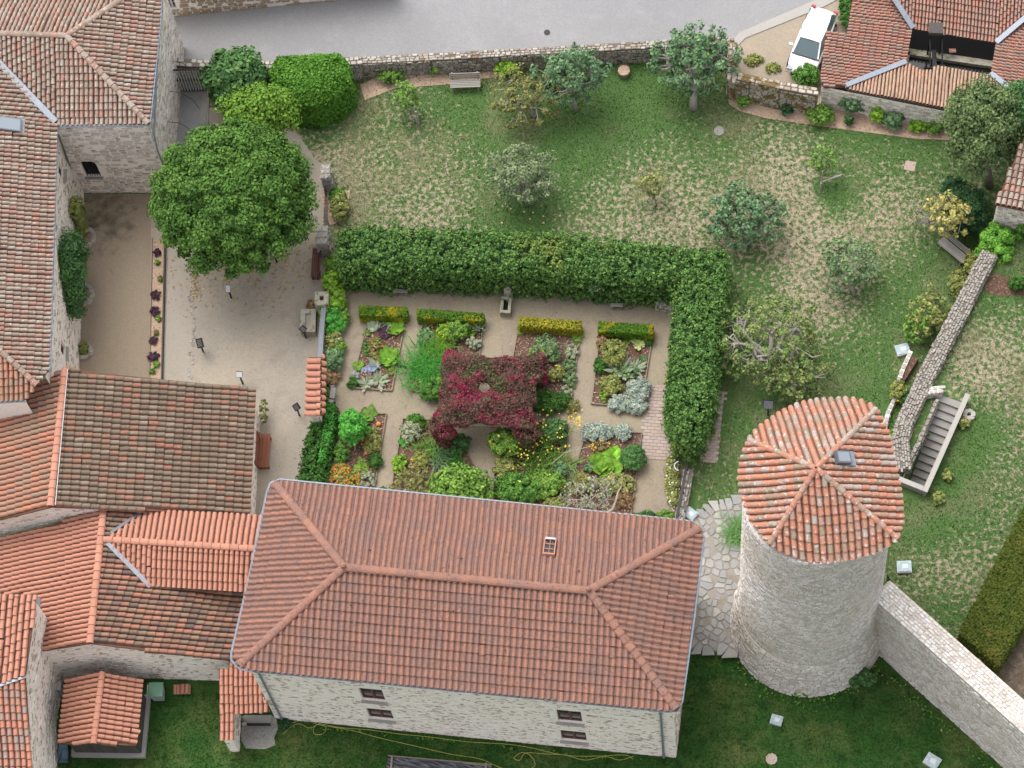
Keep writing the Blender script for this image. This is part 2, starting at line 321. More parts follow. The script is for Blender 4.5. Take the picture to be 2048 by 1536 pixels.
def place(name, protos, Ms, m, parent, nparts, rest=None, restkind='stuff', m2=None):
    """the pieces nearest the camera become parts; whatever is left becomes one part of stuff"""
    if not len(Ms): return
    Ms = np.array(Ms); key = np.linalg.norm(Ms[:, :3, 3]-CAM, axis=1); o = np.argsort(key); a, b = o[:nparts], o[nparts:]
    if not isinstance(protos, list): protos = [protos]
    meshes = []
    off = Matrix.Translation(-Vector(parent.location)) if parent is not None and parent.type == 'EMPTY' else Matrix.Identity(4)
    for i, idx in enumerate(a):
        k = int(rng.integers(len(protos)))
        while len(meshes) < len(protos): meshes.append(None)
        if meshes[k] is None:
            me = bpy.data.meshes.new(name); me.from_pydata([tuple(v) for v in protos[k][0]], [], protos[k][1]); me.materials.append(m); meshes[k] = me
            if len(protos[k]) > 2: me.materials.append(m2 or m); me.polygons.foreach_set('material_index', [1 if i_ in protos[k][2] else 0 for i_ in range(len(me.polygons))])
        ob = bpy.data.objects.new(name, meshes[k]); COL.objects.link(ob); ob.parent = parent
        ob.matrix_basis = off @ Matrix(Ms[idx].tolist())
    if len(b):
        Vs, Fs, Rs, n = [], [], [], 0
        ks = rng.integers(len(protos), size=len(b))
        for k in range(len(protos)):
            sel = b[ks == k]
            if not len(sel): continue
            pv = np.c_[np.array(protos[k][0]), np.ones(len(protos[k][0]))]
            W = np.einsum('nij,vj->nvi', Ms[sel], pv)[:, :, :3]
            Vs.append(W.reshape(-1, 3)); L = len(pv)
            for q in range(len(sel)): Fs += [tuple(i+n+q*L for i in f) for f in protos[k][1]]
            Rs.append(np.repeat(rng.random(len(sel)), L)); n += len(sel)*L
        dk = None
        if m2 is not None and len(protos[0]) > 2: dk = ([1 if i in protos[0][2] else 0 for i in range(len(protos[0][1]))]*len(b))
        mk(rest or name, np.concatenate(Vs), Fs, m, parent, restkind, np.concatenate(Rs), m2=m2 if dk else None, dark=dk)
# --- piece prototypes
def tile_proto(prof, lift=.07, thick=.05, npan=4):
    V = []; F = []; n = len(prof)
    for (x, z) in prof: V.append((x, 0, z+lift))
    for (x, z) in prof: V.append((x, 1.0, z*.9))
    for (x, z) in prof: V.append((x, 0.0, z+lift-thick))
    dark = set()  # pans: dirt and shade in the colour; tile ends coloured as shadow gaps
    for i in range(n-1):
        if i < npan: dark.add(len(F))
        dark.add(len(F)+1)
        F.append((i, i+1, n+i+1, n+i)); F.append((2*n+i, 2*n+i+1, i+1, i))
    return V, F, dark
T_CANAL = tile_proto([(0, .01), (.06, -.02), (.12, -.02), (.18, .01), (.22, .065), (.36, .12), (.58, .137), (.80, .12), (.95, .065), (1.0, .01)])
T_MOD = tile_proto([(0, .01), (.1, -.01), (.22, -.01), (.31, .015), (.40, .06), (.54, .09), (.68, .098), (.84, .08), (1.0, .01)], .07, .05, 3)
def cap_proto(r=.15):
    V = []; F = []; k = 7
    for y, s, l in ((0, 1.06, .03), (1.0, .94, 0.), (0, .9, 0)):
        for i in range(k):
            t = math.pi*i/(k-1); V.append((-math.cos(t)*r*s, y, math.sin(t)*r*s*.85+l))
    for i in range(k-1):
        F.append((i, i+1, k+i+1, k+i)); F.append((2*k+i, 2*k+i+1, i+1, i))
    return V, F
CAP = cap_proto()
def stone_protos(n=6, seed=3, inset=.90, jit=.09):
    r = np.random.default_rng(seed); out = []
    base = [(.12, 0), (.5, 0), (.88, 0), (1, .2), (1, .8), (.86, 1), (.45, 1), (.1, 1), (0, .78), (0, .25)]
    for _ in range(n):
        b = np.array(base)+(r.random((10, 2))-.5)*jit; b = np.clip(b, .0, 1.0); c = b.mean(0); f = c+(b-c)*inset
        tilt = (r.random(2)-.5)*.5
        V = [(x, y, -1.2) for x, y in b]+[(x, y, 1+(x-.5)*tilt[0]+(y-.5)*tilt[1]) for x, y in f]
        F = [tuple(range(10, 20))]+[(i, (i+1) % 10, 10+(i+1) % 10, 10+i) for i in range(10)]
        out.append((V, F))
    return out
STONES = stone_protos()
def box_proto():
    V = [(i, j, k) for k in (0, 1) for j in (0, 1) for i in (0, 1)]
    return V, [(0, 2, 3, 1), (4, 5, 7, 6), (0, 1, 5, 4), (2, 6, 7, 3), (0, 4, 6, 2), (1, 3, 7, 5)]
BOX = box_proto()
# --- roofs
class House:
    def __init__(s, name, label, cat='house', loc=(0, 0, 0)):
        s.root = thing(name, label, cat, loc); s.deck = MB(); s.tiles = {}; s.caps = []; s.stones = []; s.slits = []; s.walls = MB(); s.mort = None; s.capm = m_tnew
    def face(s, anchors, poly, d, m, pitch=.235, expo=.42, proto=None, lift=0., jit=.006):
        pl = plane(*anchors); n = pl[0]
        pts = [on(pl, *p) for p in poly]
        for q in (0,):
            k = len(pts); lo = [p-n*.06 for p in pts]; lo2 = [p-n*.16 for p in pts]
            s.deck.add(lo+lo2, [tuple(range(k)), tuple(range(2*k-1, k-1, -1))]+[(k+i, k+(i+1) % k, (i+1) % k, i) for i in range(k)])
        a, b = on(pl, *d[0]), on(pl, *d[1])
        v = a-b; v -= n*(v @ n); v /= np.linalg.norm(v); u = np.cross(v, n)
        O = pts[0]; Q = np.array([((p-O) @ u, (p-O) @ v) for p in pts])
        key = (m.name, id(proto)); L = s.tiles.setdefault(key, (m, proto or T_CANAL, []))[2]
        nc = int((Q[:, 0].max()-Q[:, 0].min())/pitch)
        for c in range(nc+1):
            uc = Q[:, 0].min()+(c+.5)*pitch; xs = []
            for i in range(len(Q)):
                (x1, y1), (x2, y2) = Q[i], Q[i-1]
                if (x1 > uc) != (x2 > uc): xs.append(y1+(uc-x1)*(y2-y1)/(x2-x1))
            xs.sort()
            for v0, v1 in zip(xs[::2], xs[1::2]):
                vv = v0; cj = (rng.random()-.5)*jit*2
                while vv < v1-.05:
                    ln = min(expo, v1-vv)
                    c0 = O+u*(uc-pitch/2+cj+(rng.random()-.5)*jit)+v*(vv+(rng.random()-.5)*jit)+n*(-.05+lift)
                    rot = (rng.random()-.5)*jit*3
                    if rng.random() < .012: rot += (rng.random()-.5)*.22; c0 = c0-v*.07+n*.012
                    c0 = c0+n*.014*math.sin(uc*1.7+vv*1.1)+u*.012*math.sin(vv*2.1+uc*.4)
                    L.append(frame_m(u*pitch*.985+v*rot*pitch, v*ln*1.03-u*rot*ln, n, c0)); vv += expo
        return pl, pts
    def cap(s, p, q, expo=.42, r=.15, up=.03):
        """p,q world points, p low / start"""
        p, q = np.array(p, float), np.array(q, float); d = q-p; L = np.linalg.norm(d); d /= L
        x = np.cross(d, (0, 0, 1.)); x /= np.linalg.norm(x); z = np.cross(x, d); k = max(1, int(round(L/expo))); e = L/k
        for i in range(k):
            s.caps.append(frame_m(x*r/.15, d*e*1.05, z, p+d*e*i+z*up))
    def finish(s, nparts=300, wallm=None, stonem=None, nst=300, deckm=None, capm=None):
        tot = sum(len(t[2]) for t in s.tiles.values()); nc = min(len(s.caps), 60)
        if s.deck.n:
            dk = s.deck.build('roof', deckm or m_deck, s.root)
            allM = [(M_, k) for k, t in s.tiles.items() for M_ in t[2]]
            dist = np.array([np.linalg.norm(M_[:3, 3]-CAM) for M_, _ in allM]) if allM else np.zeros(0)
            thr = np.sort(dist)[min(len(dist)-1, nparts-nc)] if len(dist) else 0
            for k, t in s.tiles.items():
                near = sum(1 for M_ in t[2] if np.linalg.norm(M_[:3, 3]-CAM) < thr)
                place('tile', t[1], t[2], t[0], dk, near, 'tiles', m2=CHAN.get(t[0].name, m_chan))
            if s.caps: place('ridge_tile', CAP, s.caps, capm or s.capm, dk, nc, 'ridge_tiles')
        else: dk = None
        if s.walls.n:
            wl = s.walls.build('wall', wallm or m_mort, s.root)
            place('stone', STONES, s.stones, stonem or m_stone_c, wl, nst, 'stones')
            if s.slits: place('joint', STONES, s.slits, m_slit, wl, 0, 'joints')
        s.dk = dk; return s
    def side(s, A, B, z0, top, holes=(), course=.13, length=(.18, .42), fill=.8, proud=.02, stones=True, reveal=.22, slit=.22):
        """wall face A->B (xy), outward normal on the right of A->B; top list of (frac,z) ; holes (s0,s1,z0,z1) in metres"""
        A, B = np.array(A[:2], float), np.array(B[:2], float); L = np.linalg.norm(B-A); d = (B-A)/L; nrm = np.array([d[1], -d[0], 0]); d3 = np.array([*d, 0])
        tp = [(f*L, z) for f, z in top]; poly = [(0, z0), (L, z0)]+tp[::-1]
        hol = [[(a, c), (b, c), (b, e), (a, e)] for a, b, c, e in holes]
        vv, ff = tri(poly, hol); W = lambda q, o=0.: np.array([*(A+d*q[0]), q[1]])+nrm*o
        s.walls.add([W(q) for q in vv], [tuple(f) for f in ff], .5)
        for h in hol:
            s.walls.add([W(q) for q in h]+[W(q, -reveal) for q in h], [(i, (i+1) % 4, 4+(i+1) % 4, 4+i) for i in range(4)], .5)
        if not stones: return
        z = z0+.02; zt = max(t[1] for t in top)
        fr = np.array([t[0]*L for t in top]); zz = np.array([t[1] for t in top])
        while z < zt-.05:
            h = course*(.7+.7*rng.random()); x = rng.random()*.1
            while x < L-.08:
                l = length[0]+rng.random()*(length[1]-length[0]); l = min(l, L-x)
                if rng.random() < fill and l > .05:
                    xm = x+l/2
                    if z+h*.9 < np.interp(xm, fr, zz) and not any(a-.03 < x+l and b+.03 > x and c-.03 < z+h and e+.03 > z for a, b, c, e in holes):
                        s.stones.append(frame_m(d3*l*.93, np.array([0, 0, h*.84]), nrm*proud*(.5+rng.random()), W((x, z+(rng.random()-.5)*.02))))
                    if rng.random() < slit and z+h < np.interp(x+l/2, fr, zz)-.05 and not any(a-.03 < x+l and b+.03 > x and c-.05 < z+h and e+.05 > z for a, b, c, e in holes):
                        s.slits.append(frame_m(d3*l*(.4+.5*rng.random()), np.array([0, 0, .018+.03*rng.random()]), nrm*(proud*1.6+.004), W((x+.02, z+h*.8))))
                x += l
            z += h
    def on_wall(s, A, B, px, py):
        A, B = np.array(A[:2], float), np.array(B[:2], float); d = (B-A)/np.linalg.norm(B-A); n = np.array([d[1], -d[0]])
        r = ray(px, py); t = ((A-CAM[:2]) @ n)/(r[:2] @ n); p = CAM+r*t; return (p[:2]-A) @ d, p[2]
def window(root, A, B, s0, s1, z0, z1, fm, gm=None, depth=.14, mull=1, rails=1, sill=m_conc, bars=False):
    A, B = np.array(A[:2], float), np.array(B[:2], float); d = (B-A)/np.linalg.norm(B-A); n = np.array([d[1], -d[0], 0]); d3 = np.array([*d, 0])
    W = lambda q, z, o: np.array([*(A+d*q), z])+n*o
    f = MB(); t = .07; wd, hh = s1-s0, z1-z0
    for a, b in (((s0, z0+t/2), (s1, z0+t/2)), ((s0, z1-t/2), (s1, z1-t/2)), ((s0+t/2, z0+t), (s0+t/2, z1-t)), ((s1-t/2, z0+t), (s1-t/2, z1-t))):
        f.beam(W(*a, -depth), W(*b, -depth), t, .06, up=n)
    for i in range(mull):
        x = s0+wd*(i+1)/(mull+1); f.beam(W(x, z0+t, -depth+.01), W(x, z1-t, -depth+.01), t*1.4, .05, up=n)
    for i in range(rails):
        z = z0+hh*(i+1)/(rails+1); f.beam(W(s0+t, z, -depth-.005), W(s1-t, z, -depth-.005), t*.5, .03, up=n)
    o = f.build('window', fm, root)
    q = [W(s0+.02, z0+.02, -depth-.02), W(s1-.02, z0+.02, -depth-.02), W(s1-.02, z1-.02, -depth-.02), W(s0+.02, z1-.02, -depth-.02)]
    mk('pane', q, [(0, 1, 2, 3)], gm or m_glass, o)
    if sill: MB().beam(W(s0-.08, z0-.04, .03), W(s1+.08, z0-.04, .03), .22, .07).build('sill', sill, o)
    if bars:
        bb = MB()
        for i in range(6): bb.beam(W(s0+wd*(i+.5)/6, z0, -.03), W(s0+wd*(i+.5)/6, z1, -.03), .025, .025)
        bb.build('window_bars', m_black, o)
    return o
def off_in(pts, d):
    """inset a ccw/cw footprint by d"""
    pts = [np.array(p[:2], float) for p in pts]; n = len(pts); c = sum(pts)/n; out = []
    for i in range(n):
        p0, p, p1 = pts[i-1], pts[i], pts[(i+1) % n]; e0 = (p-p0)/np.linalg.norm(p-p0); e1 = (p1-p)/np.linalg.norm(p1-p)
        n0 = np.array([-e0[1], e0[0]]); n1 = np.array([-e1[1], e1[0]])
        if n0 @ (c-p) < 0: n0, n1 = -n0, -n1
        b = n0+n1; b /= (b @ n0); out.append(p+b*d)
    return out
# --- foliage
def leaves(name, C, size, m, parent=None, nrm=None, kind=None, aspect=.62, flat=.6, core=None, rnd=None, tip=None):
    C = np.asarray(C, float); n = len(C)
    nv = rng.normal(size=(n, 3))
    if nrm is not None: nv = nv*flat+np.asarray(nrm)
    nv /= np.linalg.norm(nv, axis=1)[:, None]+1e-9
    t = np.cross(nv, rng.normal(size=(n, 3))); t /= np.linalg.norm(t, axis=1)[:, None]+1e-9; b = np.cross(nv, t)
    sz = size*(.6+.8*rng.random(n))[:, None]
    V = np.stack([C-t*sz*.5, C+b*sz*aspect*.5+nv*sz*.12, C+t*sz*.5, C-b*sz*aspect*.5+nv*sz*.12], 1).reshape(-1, 3)
    F = np.arange(4*n).reshape(n, 4); R = np.repeat(rng.random(n) if rnd is None else rnd, 4)
    if core is not None:
        cv, cf = core; F = np.vstack([F, np.asarray(cf)+len(V)]); V = np.vstack([V, cv]); R = np.r_[R, np.full(len(cv), .3)]
    o = mk(name, V, F, m, parent, kind, R)
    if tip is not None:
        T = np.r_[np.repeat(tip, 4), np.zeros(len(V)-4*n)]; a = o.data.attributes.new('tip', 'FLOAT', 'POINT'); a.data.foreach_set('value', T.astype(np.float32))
    return o
def sphere_q(c, r, nu=12, nv=8):
    V = []; F = []
    for j in range(nv+1):
        t = math.pi*j/nv
        for i in range(nu):
            a = 2*math.pi*i/nu; V.append((c[0]+r[0]*math.sin(t)*math.cos(a), c[1]+r[1]*math.sin(t)*math.sin(a), c[2]+r[2]*math.cos(t)))
    for j in range(nv):
        for i in range(nu): F.append((j*nu+i, (j+1)*nu+i, (j+1)*nu+(i+1) % nu, j*nu+(i+1) % nu))
    return np.array(V), F
def unit(n, lo=-1.):
    v = rng.normal(size=(n, 3)); v /= np.linalg.norm(v, axis=1)[:, None]
    if lo > -1: v[:, 2] = np.where(v[:, 2] < lo, -v[:, 2], v[:, 2])
    return v
def clump_crown(c, r, K, n, cr, lo=-.35, rr=(.70, .98)):
    """K clumps near the surface of an ellipsoid, n leaves in all"""
    c = np.array(c, float); r = np.array(r, float); k = unit(K*4, lo)
    sel = [0]
    dmin = np.full(len(k), 9.)                       # spread the clumps evenly
    for _ in range(K-1):
        dmin = np.minimum(dmin, ((k-k[sel[-1]])**2).sum(1)); sel.append(int(np.argmax(dmin)))
    k = k[sel]
    rad = rr[0]+(rr[1]-rr[0])*rng.random((K, 1)); K3 = c+k*r*rad
    idx = rng.integers(K, size=n); u = unit(n); u[:, 2] = np.abs(u[:, 2])*.8+u[:, 2]*.2
    s = cr*(.7+.6*rng.random(K))[idx][:, None]
    q = rng.random((n, 1))**.7; pts = K3[idx]+u*s*(.35+.75*q)
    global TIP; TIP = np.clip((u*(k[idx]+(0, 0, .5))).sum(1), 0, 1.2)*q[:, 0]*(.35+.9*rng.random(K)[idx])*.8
    nr = u+k[idx]*.5+np.array([0, 0, .4]); return pts, nr, K3
def dense_tree(name, label, base, crown, zc, r, K, n, cr, size, m, cat='tree', trunkr=.18, bm=None, core=.8, lo=-.35, group=None):
    b = P(*base); c = P(*crown, zc); t = thing(name, label, cat, b, group)
    pts, nr, K3 = clump_crown(c, r, K, n, cr, lo)
    tb = MB(); mid = np.array([c[0]*.5+b[0]*.5, c[1]*.5+b[1]*.5, (c[2]-r[2]*.6)])
    tb.tube([b, b*.6+mid*.4+(.03, 0, 0), mid], [trunkr*1.25, trunkr, trunkr*.85], 8)
    o = tb.build('trunk', bm or m_bark, t, smooth=True)
    lb = MB()
    for q in K3[:8]: lb.tube([mid, (mid+q)/2+rng.normal(size=3)*.08, q], [trunkr*.6, trunkr*.35, .02], 5, False)
    lb.build('branches', bm or m_bark, t, 'stuff', True)
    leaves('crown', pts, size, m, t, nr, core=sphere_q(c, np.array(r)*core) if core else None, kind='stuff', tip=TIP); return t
def open_tree(name, label, base, crown, zc, r, K, n, cr, size, m, cat='fruit tree', trunkr=.09, bm=None, fork=.45, gn=.12, group=None, limb=.5, rr=(.40, 1.12)):
    """sparse tree: every limb ends in a leafy clump, so the limbs show"""
    b = P(*base); c = P(*crown, zc); t = thing(name, label, cat, b, group)
    r = np.array(r)*1.16; K = int(K*2.6); n = int(n*.95); pts, nr, K3 = clump_crown(c, r, K, n, cr*.52, -.6, rr)
    fk = np.array([b[0]*.6+c[0]*.4, b[1]*.6+c[1]*.4, b[2]+(c[2]-b[2])*fork])
    MB().tube([b, (b+fk)/2+rng.normal(size=3)*.04, fk], [trunkr*1.3, trunkr, trunkr*.9], 8).build('trunk', bm or m_bark, t, smooth=True)
    lb = MB(); nm = max(3, min(6, K//9)); mains = []
    for i in range(nm):
        a = 2*math.pi*(i+rng.random()*.5)/nm; e = c+np.array([math.cos(a)*r[0]*limb, math.sin(a)*r[1]*limb, -r[2]*.1])
        m1 = (fk+e)/2+rng.normal(size=3)*gn; lb.tube([fk, (fk+m1)/2+rng.normal(size=3)*gn*.4, m1, (m1+e)/2+rng.normal(size=3)*gn*.5, e], [trunkr*.8, trunkr*.7, trunkr*.6, trunkr*.48, trunkr*.38], 6, False); mains.append(e); mains.append(m1)
    mains = np.array(mains)
    for q in K3[::2]:
        j = np.argmin(((mains-q)**2).sum(1)); s = mains[j]; lb.tube([s, s*.65+q*.35+rng.normal(size=3)*gn, s*.3+q*.7+rng.normal(size=3)*gn*.8, q], [trunkr*.36, trunkr*.26, trunkr*.17, .012], 5, False)
    lb.build('branches', bm or m_bark, t, 'stuff', True)
    leaves('crown', pts, size, m, t, nr, kind='stuff', tip=TIP); return t
def bush(name, label, px, r, h, m, n=900, size=.13, cat='shrub', z=0., K=None, cr=None, core=.72, group=None, flowers=None, stems=True):
    """rounded plant on the ground; px its base centre"""
    b = P(*px, z); rx, ry = (r, r) if np.isscalar(r) else r; c = b+np.array([0, 0, h*.45])
    t = thing(name, label, cat, b, group)
    n = int(n*1.9); size = size*.78; K = K or max(9, int(34*max(rx, ry))); pts, nr, K3 = clump_crown(c, (rx, ry, h*.55), K, n, cr or min(rx, ry)*.30, -.2)
    pts[:, 2] = np.maximum(pts[:, 2], z+.02)
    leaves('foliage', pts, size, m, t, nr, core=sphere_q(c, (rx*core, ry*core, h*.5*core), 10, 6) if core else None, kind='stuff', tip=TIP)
    if stems:
        sb = MB()
        for q in K3[:7]: sb.tube([b, (b+q)/2+rng.normal(size=3)*.03, q], [.03, .02, .01], 4, False)
        sb.build('stem', m_bark, t)
    if flowers:
        fm, fn, fs = flowers; u = unit(fn, 0.); q = c+u*np.array([rx, ry, h*.62])*(1.0+.12*rng.random((fn, 1)))
        leaves('flowers', q, fs, fm, t, np.tile((0, 0, 1.), (fn, 1)), 'stuff', aspect=.9)
    return t
def blades(C0, n, L, wd, spread, m, name, parent, kind='stuff', up=1., z=0., seg=3):
    """n arching strap leaves from point(s) C0"""
    C0 = np.atleast_2d(C0); V = []; F = []; R = []; k = 0
    for i in range(n):
        c = C0[i % len(C0)]; a = rng.random()*2*math.pi; d = np.array([math.cos(a), math.sin(a), 0]); s = np.array([-d[1], d[0], 0])
        l = L*(.6+.6*rng.random()); sp = spread*(.4+.9*rng.random()); rr = rng.random()
        for j in range(seg+1):
            t = j/seg; p = c+d*l*sp*t**1.3+np.array([0, 0, l*up*(t-.55*t*t*sp)]); w_ = wd*(1-.85*t)*(.6+.8*min(1, t*3))
            V += [p-s*w_/2, p+s*w_/2]; R += [rr, rr]
        F += [(k+2*j, k+2*j+1, k+2*j+3, k+2*j+2) for j in range(seg)]; k += 2*(seg+1)
    return mk(name, V, np.array(F), m, parent, kind, R)
def straps(name, label, px, L, n, wd, m, spread=.7, up=1., cat='plant', rad=.1, z=0., group=None, flowers=None):
    b = P(*px, z); t = thing(name, label, cat, b, group)
    c = b+np.c_[rng.normal(size=(max(1, n//6), 2))*rad, np.zeros(max(1, n//6))]
    blades(c, n, L, wd, spread, m, 'leaves', t, up=up)
    if flowers:
        fm, fn, fs = flowers; q = b+np.c_[rng.normal(size=(fn, 2))*(rad+L*.3), L*up*(.5+.4*rng.random(fn))]
        leaves('flowers', q, fs, fm, t, np.tile((0, 0, 1.), (fn, 1)), 'stuff', aspect=.9)
    return t
LEAF = ([(0, 0, 0), (-.28, .35, .04), (-.33, .65, .05), (0, 1, -.08), (.33, .65, .05), (.28, .35, .04), (0, .4, 0), (0, .7, 0)],
        [(0, 6, 1), (1, 6, 7, 2), (2, 7, 3), (3, 7, 4), (4, 7, 6, 5), (5, 6, 0)])
def rosette(name, label, px, L, n, m, cat='plant', wd=1., rad=.0, z=0., up=.45, group=None):
    """broad leaves, each a part"""
    b = P(*px, z); t = thing(name, label, cat, b, group); Ms = []
    for i in range(n):
        a = i*2.4+rng.random()*.5; e = up*(.4+1.2*rng.random()); l = L*(.65+.5*rng.random())
        d = np.array([math.cos(a)*math.cos(e), math.sin(a)*math.cos(e), math.sin(e)]); s = np.array([-math.sin(a), math.cos(a), 0]); q = np.cross(s, d)*-1
        c = b+np.array([math.cos(a*1.7)*rad*rng.random(), math.sin(a*1.7)*rad*rng.random(), .03+.02*i/n*5*L])
        Ms.append(frame_m(s*l*wd, d*l, np.cross(s, d)*l, c))
    place('leaf', LEAF, Ms, m, t, 300); return t
def hedge(name, label, footprint, h, m, n, size, z=0., cat='hedge', bulge=.12, world=False, core=True, taper=0., rnd_=0.):
    """clipped hedge over a footprint polygon (pixels at z)"""
    poly = np.array([P(x, y, z)[:2] for x, y in footprint]); t = thing(name, label, cat, (*poly.mean(0), z))
    c = poly.mean(0); lo, hi = poly.min(0), poly.max(0); E = np.roll(poly, -1, 0)-poly; Ls = np.linalg.norm(E, axis=1); per = Ls.sum()
    a_top = .5*abs(np.dot(poly[:, 0], np.roll(poly[:, 1], 1))-np.dot(poly[:, 1], np.roll(poly[:, 0], 1))); ns = int(n*per*h/(per*h+a_top)); nt_ = n-ns
    q = lo+(hi-lo)*rng.random((nt_*4+50, 2)); q = q[in_poly(q, poly)][:nt_]
    lump = lambda p: .5*np.sin(p[:, 0]*5.1+1.3*np.sin(p[:, 1]*3.7))+.5*np.sin(p[:, 1]*6.3+p[:, 0]*2.2)
    pt = np.c_[q, z+h+bulge*(lump(q)*.5+rng.normal(size=len(q))*.5)]
    k = rng.choice(len(poly), ns, p=Ls/per); s = rng.random((ns, 1)); e = E[k]; nn = np.c_[e[:, 1], -e[:, 0]]/Ls[k][:, None]
    sg = np.sign(((poly[k]+e/2-c)*nn).sum(1)); nn *= sg[:, None]; zz = rng.random(ns)*h
    ps = poly[k]+e*s; off = bulge*(lump(np.c_[ps[:, 0]+ps[:, 1], zz*1.3])*.5+rng.normal(size=ns)*.5)-taper*zz
    if rnd_:
        off = off-rnd_*.8*np.clip((zz-(h-rnd_))/rnd_, 0, 1)**2; dd = np.min([np.abs((q-poly[i])@np.array([E[i][1], -E[i][0]]))/Ls[i] for i in range(len(poly))], axis=0); pt[:, 2] -= rnd_*.8*np.clip(1-dd/rnd_, 0, 1)**2
    ps = ps+nn*off[:, None]; P3 = np.vstack([pt, np.c_[ps, z+zz]]); nr = np.vstack([np.tile((0, 0, 1.2), (len(pt), 1)), np.c_[nn, np.full(ns, .5)]])
    tip = None
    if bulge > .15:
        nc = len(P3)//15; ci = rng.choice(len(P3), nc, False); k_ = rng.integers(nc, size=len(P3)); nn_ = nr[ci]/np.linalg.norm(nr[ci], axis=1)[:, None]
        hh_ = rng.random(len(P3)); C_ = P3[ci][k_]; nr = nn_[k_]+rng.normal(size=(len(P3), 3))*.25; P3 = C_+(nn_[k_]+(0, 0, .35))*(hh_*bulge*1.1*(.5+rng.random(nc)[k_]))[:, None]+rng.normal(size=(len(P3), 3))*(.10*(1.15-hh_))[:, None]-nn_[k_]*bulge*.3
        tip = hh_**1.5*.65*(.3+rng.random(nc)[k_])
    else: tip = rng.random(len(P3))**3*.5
    cv = None
    if core:
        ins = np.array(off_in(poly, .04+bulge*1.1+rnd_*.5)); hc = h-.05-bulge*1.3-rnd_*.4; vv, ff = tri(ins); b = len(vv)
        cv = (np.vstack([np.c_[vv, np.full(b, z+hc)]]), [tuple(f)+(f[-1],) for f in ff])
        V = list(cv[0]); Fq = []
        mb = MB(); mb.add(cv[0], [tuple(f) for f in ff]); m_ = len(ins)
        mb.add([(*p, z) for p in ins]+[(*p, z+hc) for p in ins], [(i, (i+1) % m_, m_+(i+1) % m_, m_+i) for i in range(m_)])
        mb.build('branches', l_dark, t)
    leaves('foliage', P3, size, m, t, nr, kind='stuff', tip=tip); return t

# ------------------------------------------------------------------ ground
ZL = -.3; ZP = 2.2           # lower lawn, raised lawn
mk('ground', [(-160, -160, ZL-.45), (160, -160, ZL-.45), (160, 160, ZL-.45), (-160, 160, ZL-.45)], [(0, 1, 2, 3)], m_lawnd, kind='structure')
slab('lower_lawn', [(-500, 1180), (560, 1240), (1376, 1290), (1500, 1300), (1790, 1200), (2700, 1500), (2700, 2000), (-500, 2000)], ZL, m_lawnd, .5, grid=2.0)
for q in [(1150, 470, 170, .03), (800, 400, 110, .03), (1400, 400, 130, .05), (1300, 320, 60, .03), (1700, 400, 150, .04), (1640, 560, 80, .04), (1650, 700, 90, .0), (1560, 280, 70, .03),
          (1090, 270, 80, -.10), (1250, 210, 120, -.10), (1450, 300, 90, -.06), (1680, 390, 26, -.20), (1720, 250, 120, -.08), (1040, 440, 60, -.12), (880, 480, 60, .03), (1740, 700, 110, -.03), (1700, 830, 90, -.06),
          (1830, 560, 90, -.05), (1500, 560, 50, -.06), (1560, 330, 90, .04), (1780, 430, 70, .04), (1620, 460, 80, .03), (1650, 620, 70, .04), (1350, 250, 60, .02), (1440, 800, 60, -.08), (1420, 960, 50, -.03), (640, 270, 60, -.04), (650, 330, 50, .10), (940, 205, 60, -.06), (1880, 300, 40, -.03), (800, 240, 40, .0), (1000, 500, 200, .0),
          (1970, 560, 60, -.12), (2010, 720, 70, .02), (1950, 760, 50, .06), (1990, 850, 90, .02), (1880, 990, 50, -.14), (1970, 1010, 50, .02), (1880, 1180, 60, .06), (1830, 1060, 60, -.10), (1940, 900, 30, -.12), (1870, 1250, 40, -.06)]: DRY.append(q)
TL = [(-500, -400), (2600, -400), (2600, 1200), (1780, 1240), (1500, 1311), (1376, 1300), (1376, 1250), (560, 1200), (-500, 1160)]
slab('orchard_lawn', TL, 0., m_lawn, .5, grid=1.0, dry=1)
slab('road', [(240, -400), (240, 100), (335, 126), (720, 126), (1460, 92), (1480, 66), (1605, 18), (1760, -60), (2300, -200), (2300, -400)], .012, m_asph, .1)
slab('kerb', [(1462, 84), (1480, 64), (1640, -4), (1720, -42), (1735, -34), (1650, 12), (1490, 76), (1475, 92)], .06, m_conc, .14)
slab('parking_area', [(1466, 88), (1490, 76), (1650, 12), (1735, -34), (1790, -40), (1790, 100), (1640, 215), (1465, 185)], .014, m_dirt, .1)
slab('court', [(158, 388), (330, 388), (330, 200), (335, 128), (418, 128), (418, 215), (560, 215), (630, 318), (655, 335), (655, 470), (650, 560), (640, 700), (645, 840), (615, 1000), (610, 1120), (120, 1120), (120, 700)], .012, m_sand, .1, grid=2)
slab('alley', [(352, 135), (405, 135), (405, 260), (352, 300)], .018, m_asph, .1)
DS = DRY; DRY = [(222, 415, 36, .16), (200, 400, 30, .12), (245, 450, 45, .08), (250, 560, 60, -.05), (180, 480, 40, .04), (230, 660, 80, -.08)]
slab('yard', [(158, 388), (303, 388), (297, 758), (120, 760)], .018, mat('yard sand stained', [(.30, .24, .175)], (1.6, (.125, .10, .065), .56, .80, 6), (10, .12), attr='dry', bump=.1), .1, grid=.35, dry=1)
DRY = DS
slab('path', [(332, 470), (388, 480), (384, 770), (324, 770)], .018, m_pathc, .1)
slab('garden_gravel', [(655, 540), (1370, 585), (1352, 780), (1372, 930), (1350, 1060), (1300, 1160), (600, 1160), (640, 900), (668, 700)], .014, m_grav, .1, grid=2)
